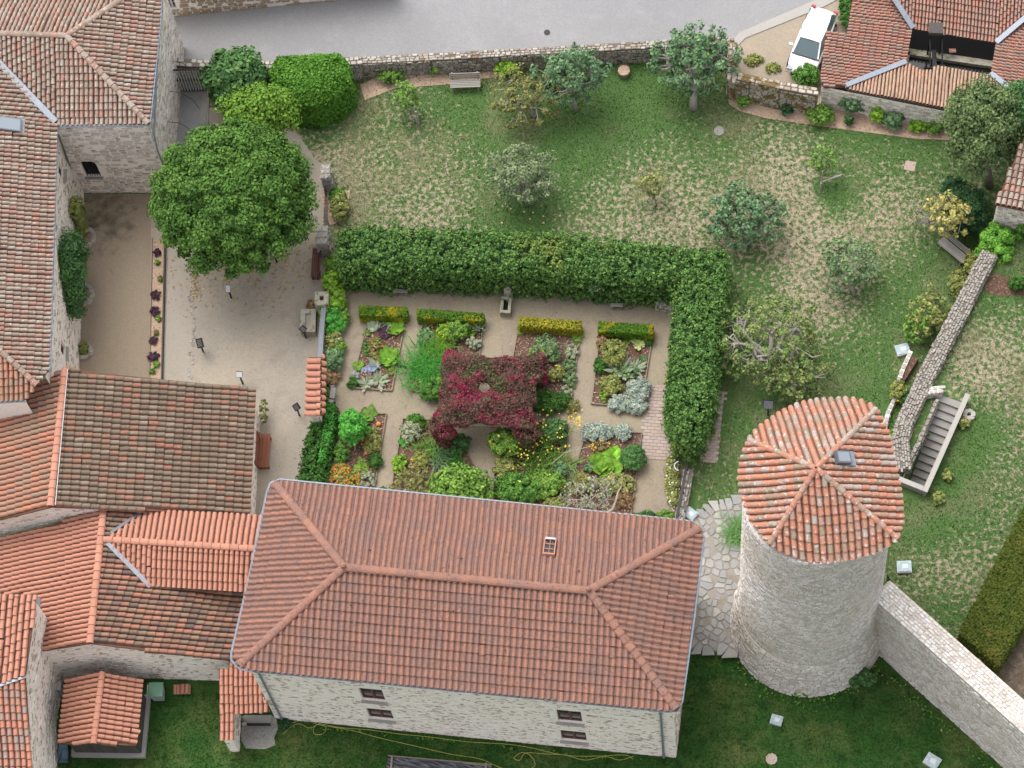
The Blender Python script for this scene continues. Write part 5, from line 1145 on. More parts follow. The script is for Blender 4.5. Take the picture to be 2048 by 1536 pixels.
HT = House('tiled_wall', 'short garden wall capped with a pitched row of orange tiles', 'wall', P(625, 820)); HT.capm = m_tnew
tz = 2.3; a0_, a1_ = P(642, 716, tz-.0)[:2], P(636, 832, tz)[:2]
HT.face([(644, 714, tz), (640, 828, tz), (614, 716, tz-.35)], [(617, 714), (643, 713), (641, 830), (611, 830)], [(641, 770), (612, 771)], m_tnew, .34, .65, None, jit=.02)
HT.face([(644, 714, tz), (640, 828, tz), (650, 716, tz-.25)], [(643, 713), (649, 720), (646, 828), (641, 830)], [(641, 770), (648, 771)], m_tnew, .34, .65, None, jit=.02)
w0, w1 = P(631, 718, tz-.25)[:2], P(628, 826, tz-.25)[:2]; hx = np.array([.24, 0]); Q = [w1-hx, w1+hx, w0+hx, w0-hx]
for i in range(4): HT.side(Q[i], Q[(i+1) % 4], -.05, [(0, tz-.3), (1, tz-.3)], course=.17)
HT.finish(60, m_mortg, m_stone_g, 120, capm=m_tnew)
fz = thing('iron_railing', 'dark iron railing along the garden wall line north of the bench', 'railing', P(652, 390)); f = MB()
for i in range(14): q = P(656-i*.3, 385+i*7, 0); f.beam(q, q+up_(1.1), .03, .03)
f.build('balusters', m_black, fz, 'stuff'); MB().beam(P(656, 385, 1.1), P(652, 476, 1.1), .05, .05).build('rail', m_black, fz)
# troughs and planter
def trough(label, cpx, sx, sy, h, ang, name='stone_trough', inner=m_soil, t=.12, z0=0.):
    b = P(*cpx); th = thing(name, label, 'trough', b); d = np.array([math.cos(ang), math.sin(ang), 0]); e = np.array([-d[1], d[0], 0]); f = MB(); c = b+up_(z0+h/2)
    for s in (-1, 1): f.box(c+d*(sx-t)*s, d*t, e*sy, up_(h/2)); f.box(c+e*(sy-t)*s, d*(sx-2*t), e*t, up_(h/2))
    f.box(b+up_(z0+.08), d*(sx-.02), e*(sy-.02), up_(.08)); f.build('basin', m_trough, th)
    q = [b+up_(z0+h*.75)+d*i*(sx-t*2)+e*j*(sy-t*2) for i, j in ((-1, -1), (1, -1), (1, 1), (-1, 1))]; mk('fill', q, [(0, 1, 2, 3)], inner, th); return th
trough('square pale stone planter block standing on the garden wall', (650, 618), .34, .36, 1.25, 0, 'stone_planter', m_mulch)
th = trough('mossy stone trough holding sand on the court side of the wall', (619, 650), .38, .62, .55, 0, inner=m_sand); bush('dry_plant', 'rusty brown dry plant at the head of the mossy trough', (625, 615), .28, .5, l_brown, 300, .12, 'plant', stems=False)
tf = trough('old mossy stone fountain trough with dark water by the hedge', (1013, 618), .26, .44, .5, -.08, 'fountain', m_water, .07)
fb_ = P(1018, 596); MB().tube([fb_, fb_+up_(.6), fb_+up_(1.0), fb_+up_(1.15)], [.26, .22, .2, .1], 8).build('spout_stone', m_trough, tf)
MB().beam(fb_+up_(.8)+(0, -.2, 0), fb_+up_(.72)+(0, -.42, 0), .05, .05).build('spout', m_zincd, tf)
wall_path('stone_block', 'low rough stone bench block half hidden at the hedge corner', [(1312, 606), (1362, 610)], .42, .42, m=m_mortg, ms=m_stone_p, cat='stone block')
for lb, a, b_ in (('upper pale stone slab of the little seat beside the flower border', (667, 776), (664, 797)), ('lower pale stone slab of the little seat beside the flower border', (663, 800), (659, 818))):
    t = thing('low_stone_bench', lb, 'bench', P(*a)); MB().beam(P(*a, .42), P(*b_, .42), .24, .12).build('slab', m_conc, t); f = MB()
    for q in (a, b_): c = P(*q)*.8+P((a[0]+b_[0])/2, (a[1]+b_[1])/2)*.2; f.box(c+up_(.18), (.09, 0, 0), (0, .05, 0), up_(.18))
    f.build('support', m_concg, t)
# barrel planter, manholes, lamps
t = thing('barrel_planter', 'round half barrel planter on the grass below the road wall', 'planter', P(1248, 152)); b = P(1248, 148)
MB().tube([b, b+up_(.25), b+up_(.42)], [.3, .34, .33], 14, False).build('staves', m_edge, t); MB().tube([b+up_(.40), b+up_(.46)], [.35, .35], 14, False).build('rim', m_stone_p, t)
mk('soil', [b+np.array([math.cos(a)*.31, math.sin(a)*.31, .38]) for a in np.linspace(0, 5.9, 12)], [tuple(range(12))], m_mulchl, t)
for lb, px, s, z, m in (('small grey concrete cover in the green grass below the wood chip bed', (1438, 262), .2, 0, m_concg), ('square pinkish concrete cover in the worn grass near the tree', (1820, 332), .28, 0, m_brick), ('round brown cover in the lower lawn at the frame bottom', (1543, 1518), .2, ZL, m_brick), ('tiny grey cover in the asphalt road', (1094, 65), .12, .012, m_black)):
    c = P(*px, z); t = thing('cover_slab', lb, 'cover', c); MB().tube([c-up_(.05), c+up_(.03)], [s*1.35, s*1.35], 4 if 'square' in lb else 10).build('plate', m, t)
for lb, px, z, s, an in (('frosted floodlight box on the grass left of the garden wall', (1805, 702), 0, .33, .25), ('frosted floodlight box on the raised lawn behind the tower', (1808, 1136), ZP, .33, .0), ('frosted floodlight box in the middle of the lower lawn', (1553, 1442), ZL, .27, -.3), ('frosted floodlight box in the lowest corner by the town wall', (1864, 1524), ZL, .34, -.6), ('frosted floodlight box between the terrace and the black rail', (1381, 1030), 0, .3, -.7)):
    c = P(*px, z); t = thing('floodlight', lb, 'floodlight', c); d = np.array([math.cos(an), math.sin(an), 0]); e = np.array([-d[1], d[0], 0])
    MB().box(c+up_(.1), d*s, e*s*.85, up_(.1)).build('housing', m_white, t)
    MB().box(c+up_(.22), d*s*.88, e*s*.74, up_(.02)).build('lens', m_lamp, t); MB().box(c+up_(.24)+d*s*.1, d*s*.4, e*s*.32, up_(.012)).build('lamp_plate', m_panelw, t)
# signs
def sign(label, base, z, w_, h_, m, yaw=0., tilt=.6, name='info_panel'):
    b = P(*base); t = thing(name, label, 'sign', b); MB().beam(b, b+up_(z), .07, .07).build('post', m_black, t)
    d = np.array([math.cos(yaw), math.sin(yaw), 0]); e = np.array([-d[1]*math.cos(tilt), d[0]*math.cos(tilt), math.sin(tilt)]); n = np.cross(d, e); c = b+up_(z+.05)
    o = MB().box(c, d*w_, e*h_, n*.02).build('panel', m_black, t)
    if m is not m_black: mk('face', [c+n*.023+d*w_*.92*i+e*h_*.9*j for i, j in ((-1, -1), (1, -1), (1, 1), (-1, 1))], [(0, 1, 2, 3)], m, o)
    else:
        pl_ = MB()
        for k in range(5): pl_.box(c+n*.022+e*h_*(.6-.3*k)-d*w_*.1, d*w_*.6, e*h_*.04, n*.002)
        pl_.build('text_lines', m_concg, o)
    return t
sign('white information panel on a dark post beside the round linden', (463, 596), 1.0, .12, .19, m_panelw, .0, .5)
sign('dark information panel on a post near the middle of the court', (407, 704), 1.0, .17, .24, m_black, .25, .5)
sign('white information panel standing closest to the barn roof', (486, 768), 1.1, .16, .15, m_panelw, -.05, .7)
sign('dark information panel tucked under the linden edge', (554, 525), 1.0, .2, .16, m_black, .1, .7)
sign('dark information panel beside the mossy stone trough', (612, 676), 1.0, .16, .16, m_black, .9, .5)
sign('dark information panel in front of the tiled garden wall', (599, 831), 1.0, .16, .17, m_black, .6, .6)
sign('pale square information board against the tall hedge', (1190, 606), 1.6, .24, .17, m_lamp, -.05, .9)
sign('dull glassy information board on the grass just above the tower cap', (1536, 830), 1.2, .24, .24, m_zincd, -.1, .9)
sign('dark information panel at the near end of the yard by the ivy', (548, 516), .9, .1, .1, m_black, .9, .6)

# ------------------------------------------------------------------ benches
def bench(label, px, ang, L, m, n=5, back=True, name='bench', w_=.48, lm=None):
    b = P(*px); t = thing(name, label, 'bench', b); d = np.array([math.cos(ang), math.sin(ang), 0]); e = np.array([-d[1], d[0], 0])
    for i in range(n):
        y = -w_/2+w_*(i+.5)/n; MB().box(b+up_(.45)+e*y, d*L/2, e*(w_/n*.38), up_(.022)).build('seat_slat', m, t)
    if back:
        for i in range(3): MB().box(b+up_(.58+.13*i)+e*(w_/2+.04+.04*i), d*L/2, e*.018, up_(.048)).build('back_slat', m, t)
    for s in (-1, 1):
        for yy in (-w_/2+.06, w_/2-.04): MB().beam(b+d*s*(L/2-.12)+e*yy, b+d*s*(L/2-.12)+e*yy+up_(.43), .07, .07).build('leg', lm or m, t)
        MB().beam(b+d*s*(L/2-.12)+e*(-w_/2), b+d*s*(L/2-.12)+e*(w_/2), .06, .05).build('support', lm or m, t)
        if back: MB().beam(b+d*s*(L/2-.12)+e*(w_/2+.06)+up_(.1), b+d*s*(L/2-.12)+e*(w_/2+.16)+up_(.9), .06, .06).build('back_post', lm or m, t)
bench('weathered grey slatted bench with a backrest facing the orchard', (932, 176), .0, 1.55, m_woodg)
bench('weathered grey slatted bench by the dark yew and the garden wall', (1904, 508), -.80, 1.6, m_woodg, 6, True)
bench('dark red brown slatted bench against the wall piers', (633, 533), -1.6, 1.65, m_woodb, 4, True, w_=.36)
bench('orange brown slatted bench against the barn end wall', (532, 908), 1.545, 1.75, m_woodr, 4, True, w_=.5)
bench('tiny grey bench at the hedge foot left of the fountain', (803, 590), -.05, .75, m_woodg, 3, False, w_=.22)
bench('tiny grey bench at the hedge foot right of the fountain', (1234, 618), -.05, .62, m_woodg, 3, False, w_=.2)

# ------------------------------------------------------------------ stakes, gate, rails
t = thing('tree_support', 'pale crossbar nailed to posts at the small tree near the bench', 'tree support', P(838, 252)); f = MB(); f.beam(P(804, 225, .75), P(836, 234, .85), .09, .07); f.build('crossbar', m_barkp, t)
for a in ((806, 246), (838, 254)): MB().beam(P(*a), P(*a)+up_(.9 if a[0] < 820 else 1.6), .07, .07).build('post', m_barkp, t)
t = thing('tree_support', 'two pale stakes and a rail round the little young tree', 'tree support', P(1643, 375)); MB().beam(P(1641, 365, .6), P(1682, 350, .6), .08, .07).build('rail', m_barkp, t)
for a in ((1641, 384), (1643, 378), (1682, 366)): MB().beam(P(*a), P(*a)+up_(.9 if a[1] != 378 else 1.9), .05, .05).build('post', m_barkp, t)
t = thing('metal_gate', 'barred gate of pale slats in a black frame beside the corner house', 'gate', P(380, 185)); g0_, g1_ = P(352, 183), P(413, 181); f = MB(); gd = (g1_-g0_)/np.linalg.norm(g1_-g0_); GL = np.linalg.norm(g1_-g0_)
for z in (.1, 1.15, 2.15): f.beam(g0_+up_(z), g1_+up_(z), .06, .1 if z != 1.15 else .26)
for q in (g0_, g1_): f.beam(q, q+up_(2.2), .08, .08)
f.build('frame', m_black, t); sb = [frame_m(gd*.065, (0, .03, 0), (0, 0, 2.0), g0_+gd*(GL*(i+.35)/11)+up_(.12)+(0, -.06, 0)) for i in range(11)]
place('slat', BOX, sb, mat('pale slat', [(.55, .54, .53)], None, None), t, 20)
t = thing('handrail', 'thin grey handrail along the alley beside the dark evergreen', 'handrail', P(413, 240)); MB().tube([P(415, 170, 1.0), P(412, 240, 1.0), P(411, 290, 1.0)], .02, 5).build('rail', m_zinc, t)
f = MB(); [f.tube([P(x, y), P(x, y)+up_(1.)], .02, 5) for x, y in ((415, 188), (412, 258), (411, 305))]; f.build('posts', m_zinc, t)
slab('alley_edge', [(402, 200), (418, 200), (416, 300), (400, 300)], .1, m_concg, .1)
wall_path('rail_wall', 'low pale stone kerb wall under the black rail at the garden exit', [(1377, 938), (1371, 975), (1362, 1020), (1352, 1070)], .7, .36, m=m_mortr, ms=m_stone_p, course=.14)
t = thing('black_rail', 'black iron channel rail on the low wall between garden and terrace', 'railing', P(1372, 950)); MB().beam(P(1377, 912, 1.0), P(1352, 1044, 1.0), .13, .10).build('rail', m_black, t)
f = MB(); [f.beam(P(x, y, .5), P(x, y, .5)+up_(.5), .05, .05) for x, y in ((1376, 945), (1367, 990), (1358, 1035))]; f.build('post', m_black, t)
t = thing('hoop_handle', 'curved white hoop fixed to the black rail at the hedge end', 'hoop', P(1352, 935)); c = P(1356, 932, 1.0)
MB().tube([c+np.array([-.25*math.sin(a)+.08, .24*math.cos(a), 0]) for a in np.linspace(.2, 2.9, 10)], .035, 6).build('hoop', m_white, t)

# ------------------------------------------------------------------ car
def car():
    f0, r0 = P(1601, 152, 0), P(1655, 20, 0); d = f0-r0; L = 4.25; d /= np.linalg.norm(d); d[2] = 0; d /= np.linalg.norm(d); s = np.array([-d[1], d[0], 0]); c = (P(1604, 128, .5)+P(1644, 46, .5))/2; c[2] = 0; d = d*.94; s = s*.90
    t = thing('parked_car', 'white hatchback parked on the dirt with its nose toward the garden wall', 'car', c); st_ = [(-2.1, .62, .70, .86), (-2.0, .78, .74, .95), (-1.3, .86, .9, .98), (-.3, .88, .94, .98), (.6, .88, .92, .97), (1.3, .87, .86, .93), (1.85, .80, .72, .82), (2.1, .58, .60, .66)]
    W = lambda x, y, z: c+d*x+s*y+up_(z)
    V = []; F = []; K = 9
    for x, hw, zb_l, zt in st_:
        for y, z in ((-hw*.92, .28), (-hw, .45), (-hw, zb_l*.92), (-hw*.92, zb_l), (0, zt), (hw*.92, zb_l), (hw, zb_l*.92), (hw, .45), (hw*.92, .28)): V.append(W(x, y, z))
    for i in range(len(st_)-1): F += [(i*K+j, i*K+(j+1) % K, (i+1)*K+(j+1) % K, (i+1)*K+j) for j in range(K)]
    F += [tuple(range(K))[::-1], tuple(range((len(st_)-1)*K, len(st_)*K))]
    wp = mat('white car paint', [(.80, .81, .83)], None, None, rough=.25, spec=.5)
    body = mk('body', V, F, wp, t); sm = body.modifiers.new('s', 'SUBSURF'); sm.levels = sm.render_levels = 2; body.data.polygons.foreach_set('use_smooth', [True]*len(body.data.polygons))
    # glasshouse
    gh = [(-1.85, .66, .93), (-1.45, .60, 1.42), (-.2, .62, 1.49), (.35, .60, 1.42), (1.15, .72, .96)]
    V = []; F = []
    for x, hw, z in gh: V += [W(x, -hw, z), W(x, hw, z)]
    b0 = len(V)
    for x, hw, z in gh: V += [W(x, -.80, .88), W(x, .80, .88)]
    for i in range(4): F += [(2*i, 2*i+1, 2*i+3, 2*i+2), (2*i, 2*i+2, b0+2*i+2, b0+2*i), (2*i+1, b0+2*i+1, b0+2*i+3, 2*i+3)]
    F += [(0, b0, b0+1, 1), (8, 9, b0+9, b0+8)]
    mk('windows', V, F, mat('car glass', [(.10, .14, .15)], None, None, rough=.08, spec=.7), t)
    rf = MB()
    V = []
    for x, hw, z in ((-1.5, .58, 1.44), (-1.0, .64, 1.50), (-.2, .65, 1.52), (.38, .61, 1.45)): V += [W(x, -hw, z), W(x, 0, z+.03), W(x, hw, z)]
    V2 = [v-up_(.05) for v in V]; n = len(V); F = [(3*i+j, 3*i+j+1, 3*i+j+4, 3*i+j+3) for i in range(3) for j in range(2)]
    rf.add(V+V2, F+[(0, 1, n+1, n), (1, 2, n+2, n+1), (n-3, 2*n-3, 2*n-2, n-2), (n-2, 2*n-2, 2*n-1, n-1)]+[(3*i, n+3*i, n+3*i+3, 3*i+3) for i in range(3)]+[(3*i+2, 3*i+5, n+3*i+5, n+3*i+2) for i in range(3)])
    for y in (-1, 1): rf.beam(W(.36, y*.6, 1.45), W(1.12, y*.74, .98), .07, .05); rf.beam(W(-1.5, y*.58, 1.44), W(-1.85, y*.70, .95), .1, .05); rf.beam(W(-.45, y*.645, 1.48), W(-.45, y*.8, .92), .07, .04)
    rf.build('roof', wp, t)
    for y in (-1, 1):
        MB().box(W(.72, y*1.0, 1.0), d*.07, s*.11, up_(.07)).build('mirror', wp, t)
        MB().box(W(1.88, y*.62, .68), d*.14, s*.14, up_(.05)).build('headlight', m_glassl, t)
        MB().box(W(-2.03, y*.66, .78), d*.06, s*.12, up_(.1)).build('tail_light', mat('red lens', [(.4, .02, .02)], None, None, rough=.3), t)
        for x in (-1.3, 1.32):
            wc = W(x, y*.80, .32); o = MB().tube([wc-s*y*.1, wc+s*y*.1], .32, 16).build('wheel', m_black, t); MB().tube([wc+s*y*.09, wc+s*y*.115], .2, 12).build('rim', m_zinc, o)
    MB().box(W(2.08, 0, .42), d*.05, s*.5, up_(.1)).build('grille', m_black, t)
    MB().box(W(1.16, 0, .955), d*.03, s*.62, up_(.01)).build('wiper', m_black, t)
car()

# ------------------------------------------------------------------ small yard things
t = thing('wheeled_bin', 'grey wheeled bin with a green lid beside the shed', 'bin', P(322, 1400, ZL)); b = P(320, 1392, ZL); f = MB()
V = [b+np.array(v) for v in ((-.24, -.26, .05), (.24, -.26, .05), (.24, .22, .05), (-.24, .22, .05), (-.31, -.34, 1.0), (.31, -.34, 1.0), (.31, .3, 1.0), (-.31, .3, 1.0))]; f.add(V, [(3, 2, 1, 0), (0, 1, 5, 4), (1, 2, 6, 5), (2, 3, 7, 6), (3, 0, 4, 7), (4, 5, 6, 7)]); f.build('body', mat('bin grey', [(.42, .47, .47)], None, None, rough=.5), t)
MB().box(b+(0, -.02, 1.04), (.34, 0, 0), (0, .35, 0), (0, .0, .04)).build('lid', mat('bin green', [(.13, .27, .18)], None, None, rough=.5), t); MB().beam(b+(-.4, -.3, 1.0), b+(-.4, .25, 1.0), .04, .04).build('handle', m_white, t)
for s in (-1, 1): MB().tube([b+(s*.22, .28, .12), b+(s*.28, .28, .12)], .12, 10).build('wheel', m_black, t)
t = thing('tile_stack', 'small stack of spare orange tiles leaning at the lower house wall', 'tile stack', P(362, 1384, ZL)); Ms = []
for i, x in enumerate((347, 353, 360, 367, 374, 363, 371)): b = P(x, 1389, ZL); Ms.append(frame_m((.2, 0, 0), (.0, .42, .15), (0, -.3, .9), b+up_(.05+(.12 if i > 4 else 0))))
place('tile', T_CANAL, Ms, m_tnew, t, 20)
t = thing('wheelbarrow', 'blue grey wheelbarrow tipped against the wall by the shed', 'wheelbarrow', P(128, 1500, ZL)); b = P(132, 1512, ZL); bm_ = mat('blue steel', [(.13, .20, .27)], None, None, rough=.5)
MB().add([b+np.array(v) for v in ((-.28, -.45, .45), (.28, -.45, .45), (.2, .4, .7), (-.2, .4, .7), (-.15, -.2, .15), (.15, -.2, .15), (.12, .2, .3), (-.12, .2, .3))], [(4, 5, 6, 7), (0, 1, 5, 4), (1, 2, 6, 5), (2, 3, 7, 6), (3, 0, 4, 7)]).build('tray', bm_, t)
MB().tube([b+(-.03, .55, .2), b+(.03, .55, .2)], .2, 12).build('wheel', m_black, t); f = MB(); [f.tube([b+(s*.12, .5, .25), b+(s*.3, -.9, .55)], .02, 5) for s in (-1, 1)]; f.build('handle', m_black, t)
t = thing('white_box', 'pale box leaning between the shed and the house corner', 'box', P(126, 1390, ZL)); b = P(127, 1385, ZL); MB().box(b+up_(.55), (.12, 0, 0), (0, .22, 0), up_(.55)).build('panel', m_white, t)
t = thing('sand_pool', 'rectangular black plastic sheet pinned in a frame on the lower lawn', 'tarpaulin', P(880, 1530, ZL)); q = [P(x, y, ZL+.18) for x, y in ((776, 1512), (984, 1530), (978, 1600), (766, 1588))]
gx = np.linspace(0, 1, 22); V = [((1-a)*(1-b_)*q[0]+a*(1-b_)*q[1]+a*b_*q[2]+(1-a)*b_*q[3])+up_(.05*rng.random()-(.0 if min(a, b_, 1-a, 1-b_) < .03 else .03)) for b_ in gx for a in gx]
mk('sheet', V, [(j*22+i, j*22+i+1, j*22+22+i+1, j*22+22+i) for j in range(21) for i in range(21)], mat('black plastic', [(.035, .037, .05)], None, (3, .3), rough=.35, spec=.5), t)
f = MB(); f.beam(q[0]+up_(.06), q[1]+up_(.06), .05, .05); f.beam(P(784, 1512, ZL+.25), P(780, 1570, ZL+.25), .09, .05); f.beam(P(972, 1526, ZL+.25), P(970, 1580, ZL+.25), .09, .05); f.beam(P(925, 1526, ZL+.28), P(972, 1531, ZL+.28), .05, .04); f.build('frame', m_edge, t)
def hose(label, pts):
    t = thing('garden_hose', label, 'hose', P(*pts[0], ZL)); Q = []
    pts = [P(*p, ZL+.04) for p in pts]
    for i in range(len(pts)-1):
        p0, p1, p2, p3 = pts[max(i-1, 0)], pts[i], pts[i+1], pts[min(i+2, len(pts)-1)]
        for k in range(8): u = k/8; Q.append(.5*((2*p1)+(-p0+p2)*u+(2*p0-5*p1+4*p2-p3)*u*u+(-p0+3*p1-3*p2+p3)*u**3))
    Q.append(pts[-1]); MB().tube(Q, .015, 5).build('tube', m_hose, t)
hose('yellow hose coiled in a ring then running along the hall wall', [(566, 1468), (585, 1452), (600, 1448), (620, 1456), (640, 1447), (652, 1457), (645, 1468), (630, 1468), (627, 1458), (640, 1448), (680, 1455), (740, 1460), (800, 1468), (860, 1474), (940, 1484), (1010, 1488), (1060, 1495), (1110, 1507), (1150, 1512), (1200, 1512), (1250, 1510), (1266, 1518)])
hose('second yellow hose looping out across the lower lawn', [(584, 1446), (610, 1440), (640, 1450), (700, 1460), (760, 1476), (830, 1492), (900, 1508), (960, 1518), (1000, 1535), (1040, 1545)])
hose('yellow hose tangle near the hall corner with two loops', [(1056, 1540), (1070, 1530), (1062, 1512), (1044, 1505), (1028, 1516), (1040, 1520), (1052, 1506), (1090, 1508), (1130, 1510), (1170, 1520), (1210, 1513), (1240, 1520), (1268, 1512)])
bush('weed', 'small weeds at the downpipe foot by the hall corner', (572, 1448), .3, .3, l_dark, 250, .1, 'plant', z=ZL)
bush('weed', 'dark bush growing where the tower meets the town wall', (1722, 1362), (.75, .45), 1.0, l_laurel, 1500, .14, 'shrub', z=ZL)
bush('weed', 'low green weeds under the foot of the tower', (1608, 1385), (.8, .25), .4, l_mid, 700, .12, 'shrub', z=ZL)
straps('spiky_plant', 'large feathery green plant at the tower side over the flagstones', (1476, 1068), 1.1, 260, .035, leafm('feather', (.12, .26, .07), (.16, .32, .10), (.09, .2, .05)), .95, .8, rad=.25)
for i, (x, y, m, lb) in enumerate(((1797, 790, l_olive, 'yellow flowered weed beside the short planter wall'), (1818, 800, l_laurel, 'dark climber at the garden wall above the stair'), (1790, 885, l_mid, 'green weeds between tower cap and garden wall'), (1803, 960, l_dark, 'dark bush in the gap beside the stair foot'))):
    bush('wall_plant', lb, (x, y), (.45, .5), .9, m, 700, .13, 'plant', flowers=(l_yf, 25, .08) if i == 0 else None)
for i, (x, y, z) in enumerate(((1862, 870, .0), (1835, 905, .0), (1875, 820, .0))): bush('stair_weed', ('green', 'dark green', 'pale')[i]+' weed patch on the bank left of the stairs, '+('middle', 'lowest', 'highest')[i]+' one', (x-14, y+18), .26, 1.9, (l_mid, l_conv, l_olive)[i], 300, .12, 'plant')
slab('bank', [(1868, 800), (1880, 800), (1815, 960), (1800, 960), (1806, 900), (1830, 840)], 1.9, m_lawn, 1.9, grid=1., dry=1)
for i, (x, y) in enumerate(((1928, 850), (1896, 955), (1876, 1000))): bush('parapet_plant', 'small plant '+('in the stone ring', 'on bare soil', 'at the lower corner')[i]+' outside the stair parapet', (x, y), .28, .5, l_olive, 300, .12, 'plant', z=ZP)

# ------------------------------------------------------------------ creeper pergola
HP = 2.35
pc = [P(x, y, HP)[:2] for x, y in ((908, 722), (1070, 728), (1048, 850), (888, 846))]; cen = sum(pc)/4
pg = thing('creeper_pergola', 'domed pergola overgrown with red and green Virginia creeper in the garden centre', 'pergola', (*cen, 0)); f = MB(); hole = P(968, 772, HP+.3)[:2]
for p in pc: f.beam((*p, 0), (*p, HP), .12, .12)
for i in range(4): f.beam((*pc[i], HP-.1), (*pc[(i+1) % 4], HP-.1), .1, .12)
f.build('frame', m_edge, pg)
N_ = 66000; uv = rng.random((N_*2, 2))*2.8-1.4; a, b_ = np.abs(uv[:, 0]), np.abs(uv[:, 1])
wob = .05*np.sin(uv[:, 0]*9)+.05*np.sin(uv[:, 1]*8+1)
ok = (b_ < np.where(uv[:, 1] > 0, .98, 1.14)+.20*a**1.6+wob) & (a < 1.16+.12*b_**1.6+wob) & (a+b_ < 2.5); uv = uv[ok][:N_]
def bil(u): s, t_ = (u[:, 0:1]+1)/2, (u[:, 1:2]+1)/2; return pc[0]*(1-s)*(1-t_)+pc[1]*s*(1-t_)+pc[2]*s*t_+pc[3]*(1-s)*t_
xy = bil(uv); dh = np.linalg.norm(xy-hole, axis=1); k = dh > .30; uv, xy, dh = uv[k], xy[k], dh[k]
edge = np.maximum(np.abs(uv[:, 0]), np.abs(uv[:, 1])); lum = .12*np.sin(xy[:, 0]*4.2+np.sin(xy[:, 1]*4))+.11*np.sin(xy[:, 1]*5.1+1)+.06*np.sin(xy[:, 0]*11+xy[:, 1]*9)
rc = np.min([np.linalg.norm(xy-p, axis=1) for p in pc], axis=0)
z = HP+.5-.75*np.clip((edge-.62)/.75, 0, 1)**1.8+lum*.9-.35*np.exp(-((dh-.30)/.2)**2)+rng.normal(size=len(xy))*.06-rng.random(len(xy))**4*.5
PT = [np.c_[xy, z]]
for i, p in enumerate(pc):
    n = 5000 if i > 1 else 2500; th_ = rng.random(n)*6.283; zz_ = rng.random(n)*2.3; d_ = (p-cen)/np.linalg.norm(p-cen); r_ = (.45+.1*np.sin(th_*3+i+zz_*4))*(.75+.35*zz_/2.3)+rng.normal(size=n)*.05; r_ = r_*np.where(rng.random(n) < .4, rng.random(n)**.5, 1)
    q = p+d_*.12; PT.append(np.c_[q[0]+np.cos(th_)*r_, q[1]+np.sin(th_)*r_, zz_+.05])
PT = np.vstack(PT); nr = np.vstack([np.tile((0, 0, .9), (len(xy), 1)), np.tile((0, -.6, .5), (len(PT)-len(xy), 1))])
leaves('foliage', PT, .125, l_creep, pg, nr, kind='stuff', aspect=.5)

st_ = thing('white_rocks', 'pair of whitish rocks at the hedge arm beside the old apple tree', 'rock', P(1440, 728)); place('rock', STONES, [frame_m((.42, 0, 0), (0, .35, 0), (0, 0, .3), P(1434, 722)), frame_m((.38, .1, 0), (-.1, .4, 0), (0, 0, .25), P(1438, 742))], m_conc, st_, 5)

q = [P(x, y, .02) for x, y in np.c_[rng.uniform(340, 1340, 2200), rng.uniform(420, 1060, 2200)] if (in_poly([(x, y)], np.array([(330, 540), (640, 480), (630, 700), (600, 1000), (540, 1000), (520, 780), (330, 760)]))[0] or in_poly([(x, y)], np.array([(690, 590), (1350, 615), (1345, 760), (1300, 1030), (660, 970)]))[0])]
leaves('gravel_litter', q, .07, leafm('litter', (.16, .12, .08), (.24, .19, .13), (.42, .36, .28), (.09, .07, .05)), None, np.tile((0, 0, 1.6), (len(q), 1)), 'stuff')
lt = []
for _ in range(900):
    x = rng.uniform(725, 1455); lt.append(P(x+rng.normal(), 149-(x-725)*.045+rng.normal()*3.5, .05))
for _ in range(130):
    x = rng.uniform(570, 1340); lt.append(P(x, 1446+(x-570)*.098+abs(rng.normal())*5+1, ZL+.05))
for _ in range(170):
    t_ = rng.random(); lt.append(P(1745+t_*260+rng.normal()*3-2, 1320+t_*225+rng.normal()*7+6, ZL+.05))
for _ in range(160):
    a = rng.uniform(math.pi, 2*math.pi); p = tpt(a, ZL+.02, .08+abs(rng.normal())*.3); p[2] = ZL+.08; lt.append(p)
leaves('weeds', lt, .12, l_mid, None, np.tile((0, 0, .8), (len(lt), 1)), 'stuff')

# ------------------------------------------------------------------ beds
BED = {
 'first': ([(737, 640), (811, 640), (784, 782), (702, 776)], 'first bed from the court, behind the dark box hedge'),
 'second': ([(846, 640), (968, 645), (948, 792), (824, 783)], 'second bed, left of the creeper pergola'),
 'third': ([(1036, 660), (1162, 664), (1140, 806), (1010, 800)], 'third bed, behind the yellow box hedge'),
 'fourth': ([(1200, 670), (1305, 674), (1282, 815), (1183, 808)], 'fourth bed, beside the brick path'),
 'fifth': ([(690, 826), (773, 828), (748, 985), (664, 975)], 'near bed at the court corner'),
 'sixth': ([(806, 838), (900, 842), (965, 960), (940, 1015), (780, 995)], 'near bed left of the arch path'),
 'seventh': ([(1040, 842), (1138, 850), (1126, 1010), (985, 1008), (990, 940)], 'near bed right of the arch path'),
 'eighth': ([(1172, 862), (1284, 866), (1262, 1030), (1128, 1020)], 'near bed with the round clipped shrub')}
for k, (pg_, lb) in BED.items():
    c = P(*np.mean(pg_, 0)); t = thing('garden_bed', lb+', edged in low boards', 'garden bed', c)
    s = slab('soil', pg_, .07, m_mulch, .07, kind='stuff', parent=t); s.location = -t.location
    n = len(pg_)
    for i in range(n): MB().beam(P(*pg_[i], .07), P(*pg_[(i+1) % n], .07), .05, .17).build('edging', m_edge, t)
    q = rng.random((900, 2))*(np.max(pg_, 0)-np.min(pg_, 0))+np.min(pg_, 0); q = q[in_poly(q, pg_)][:420]
    leaves('bark_chips', [P(*p, .09) for p in q], .09, m_mulchl, t, np.tile((0, 0, 1.4), (len(q), 1)), 'stuff')
hd = 0
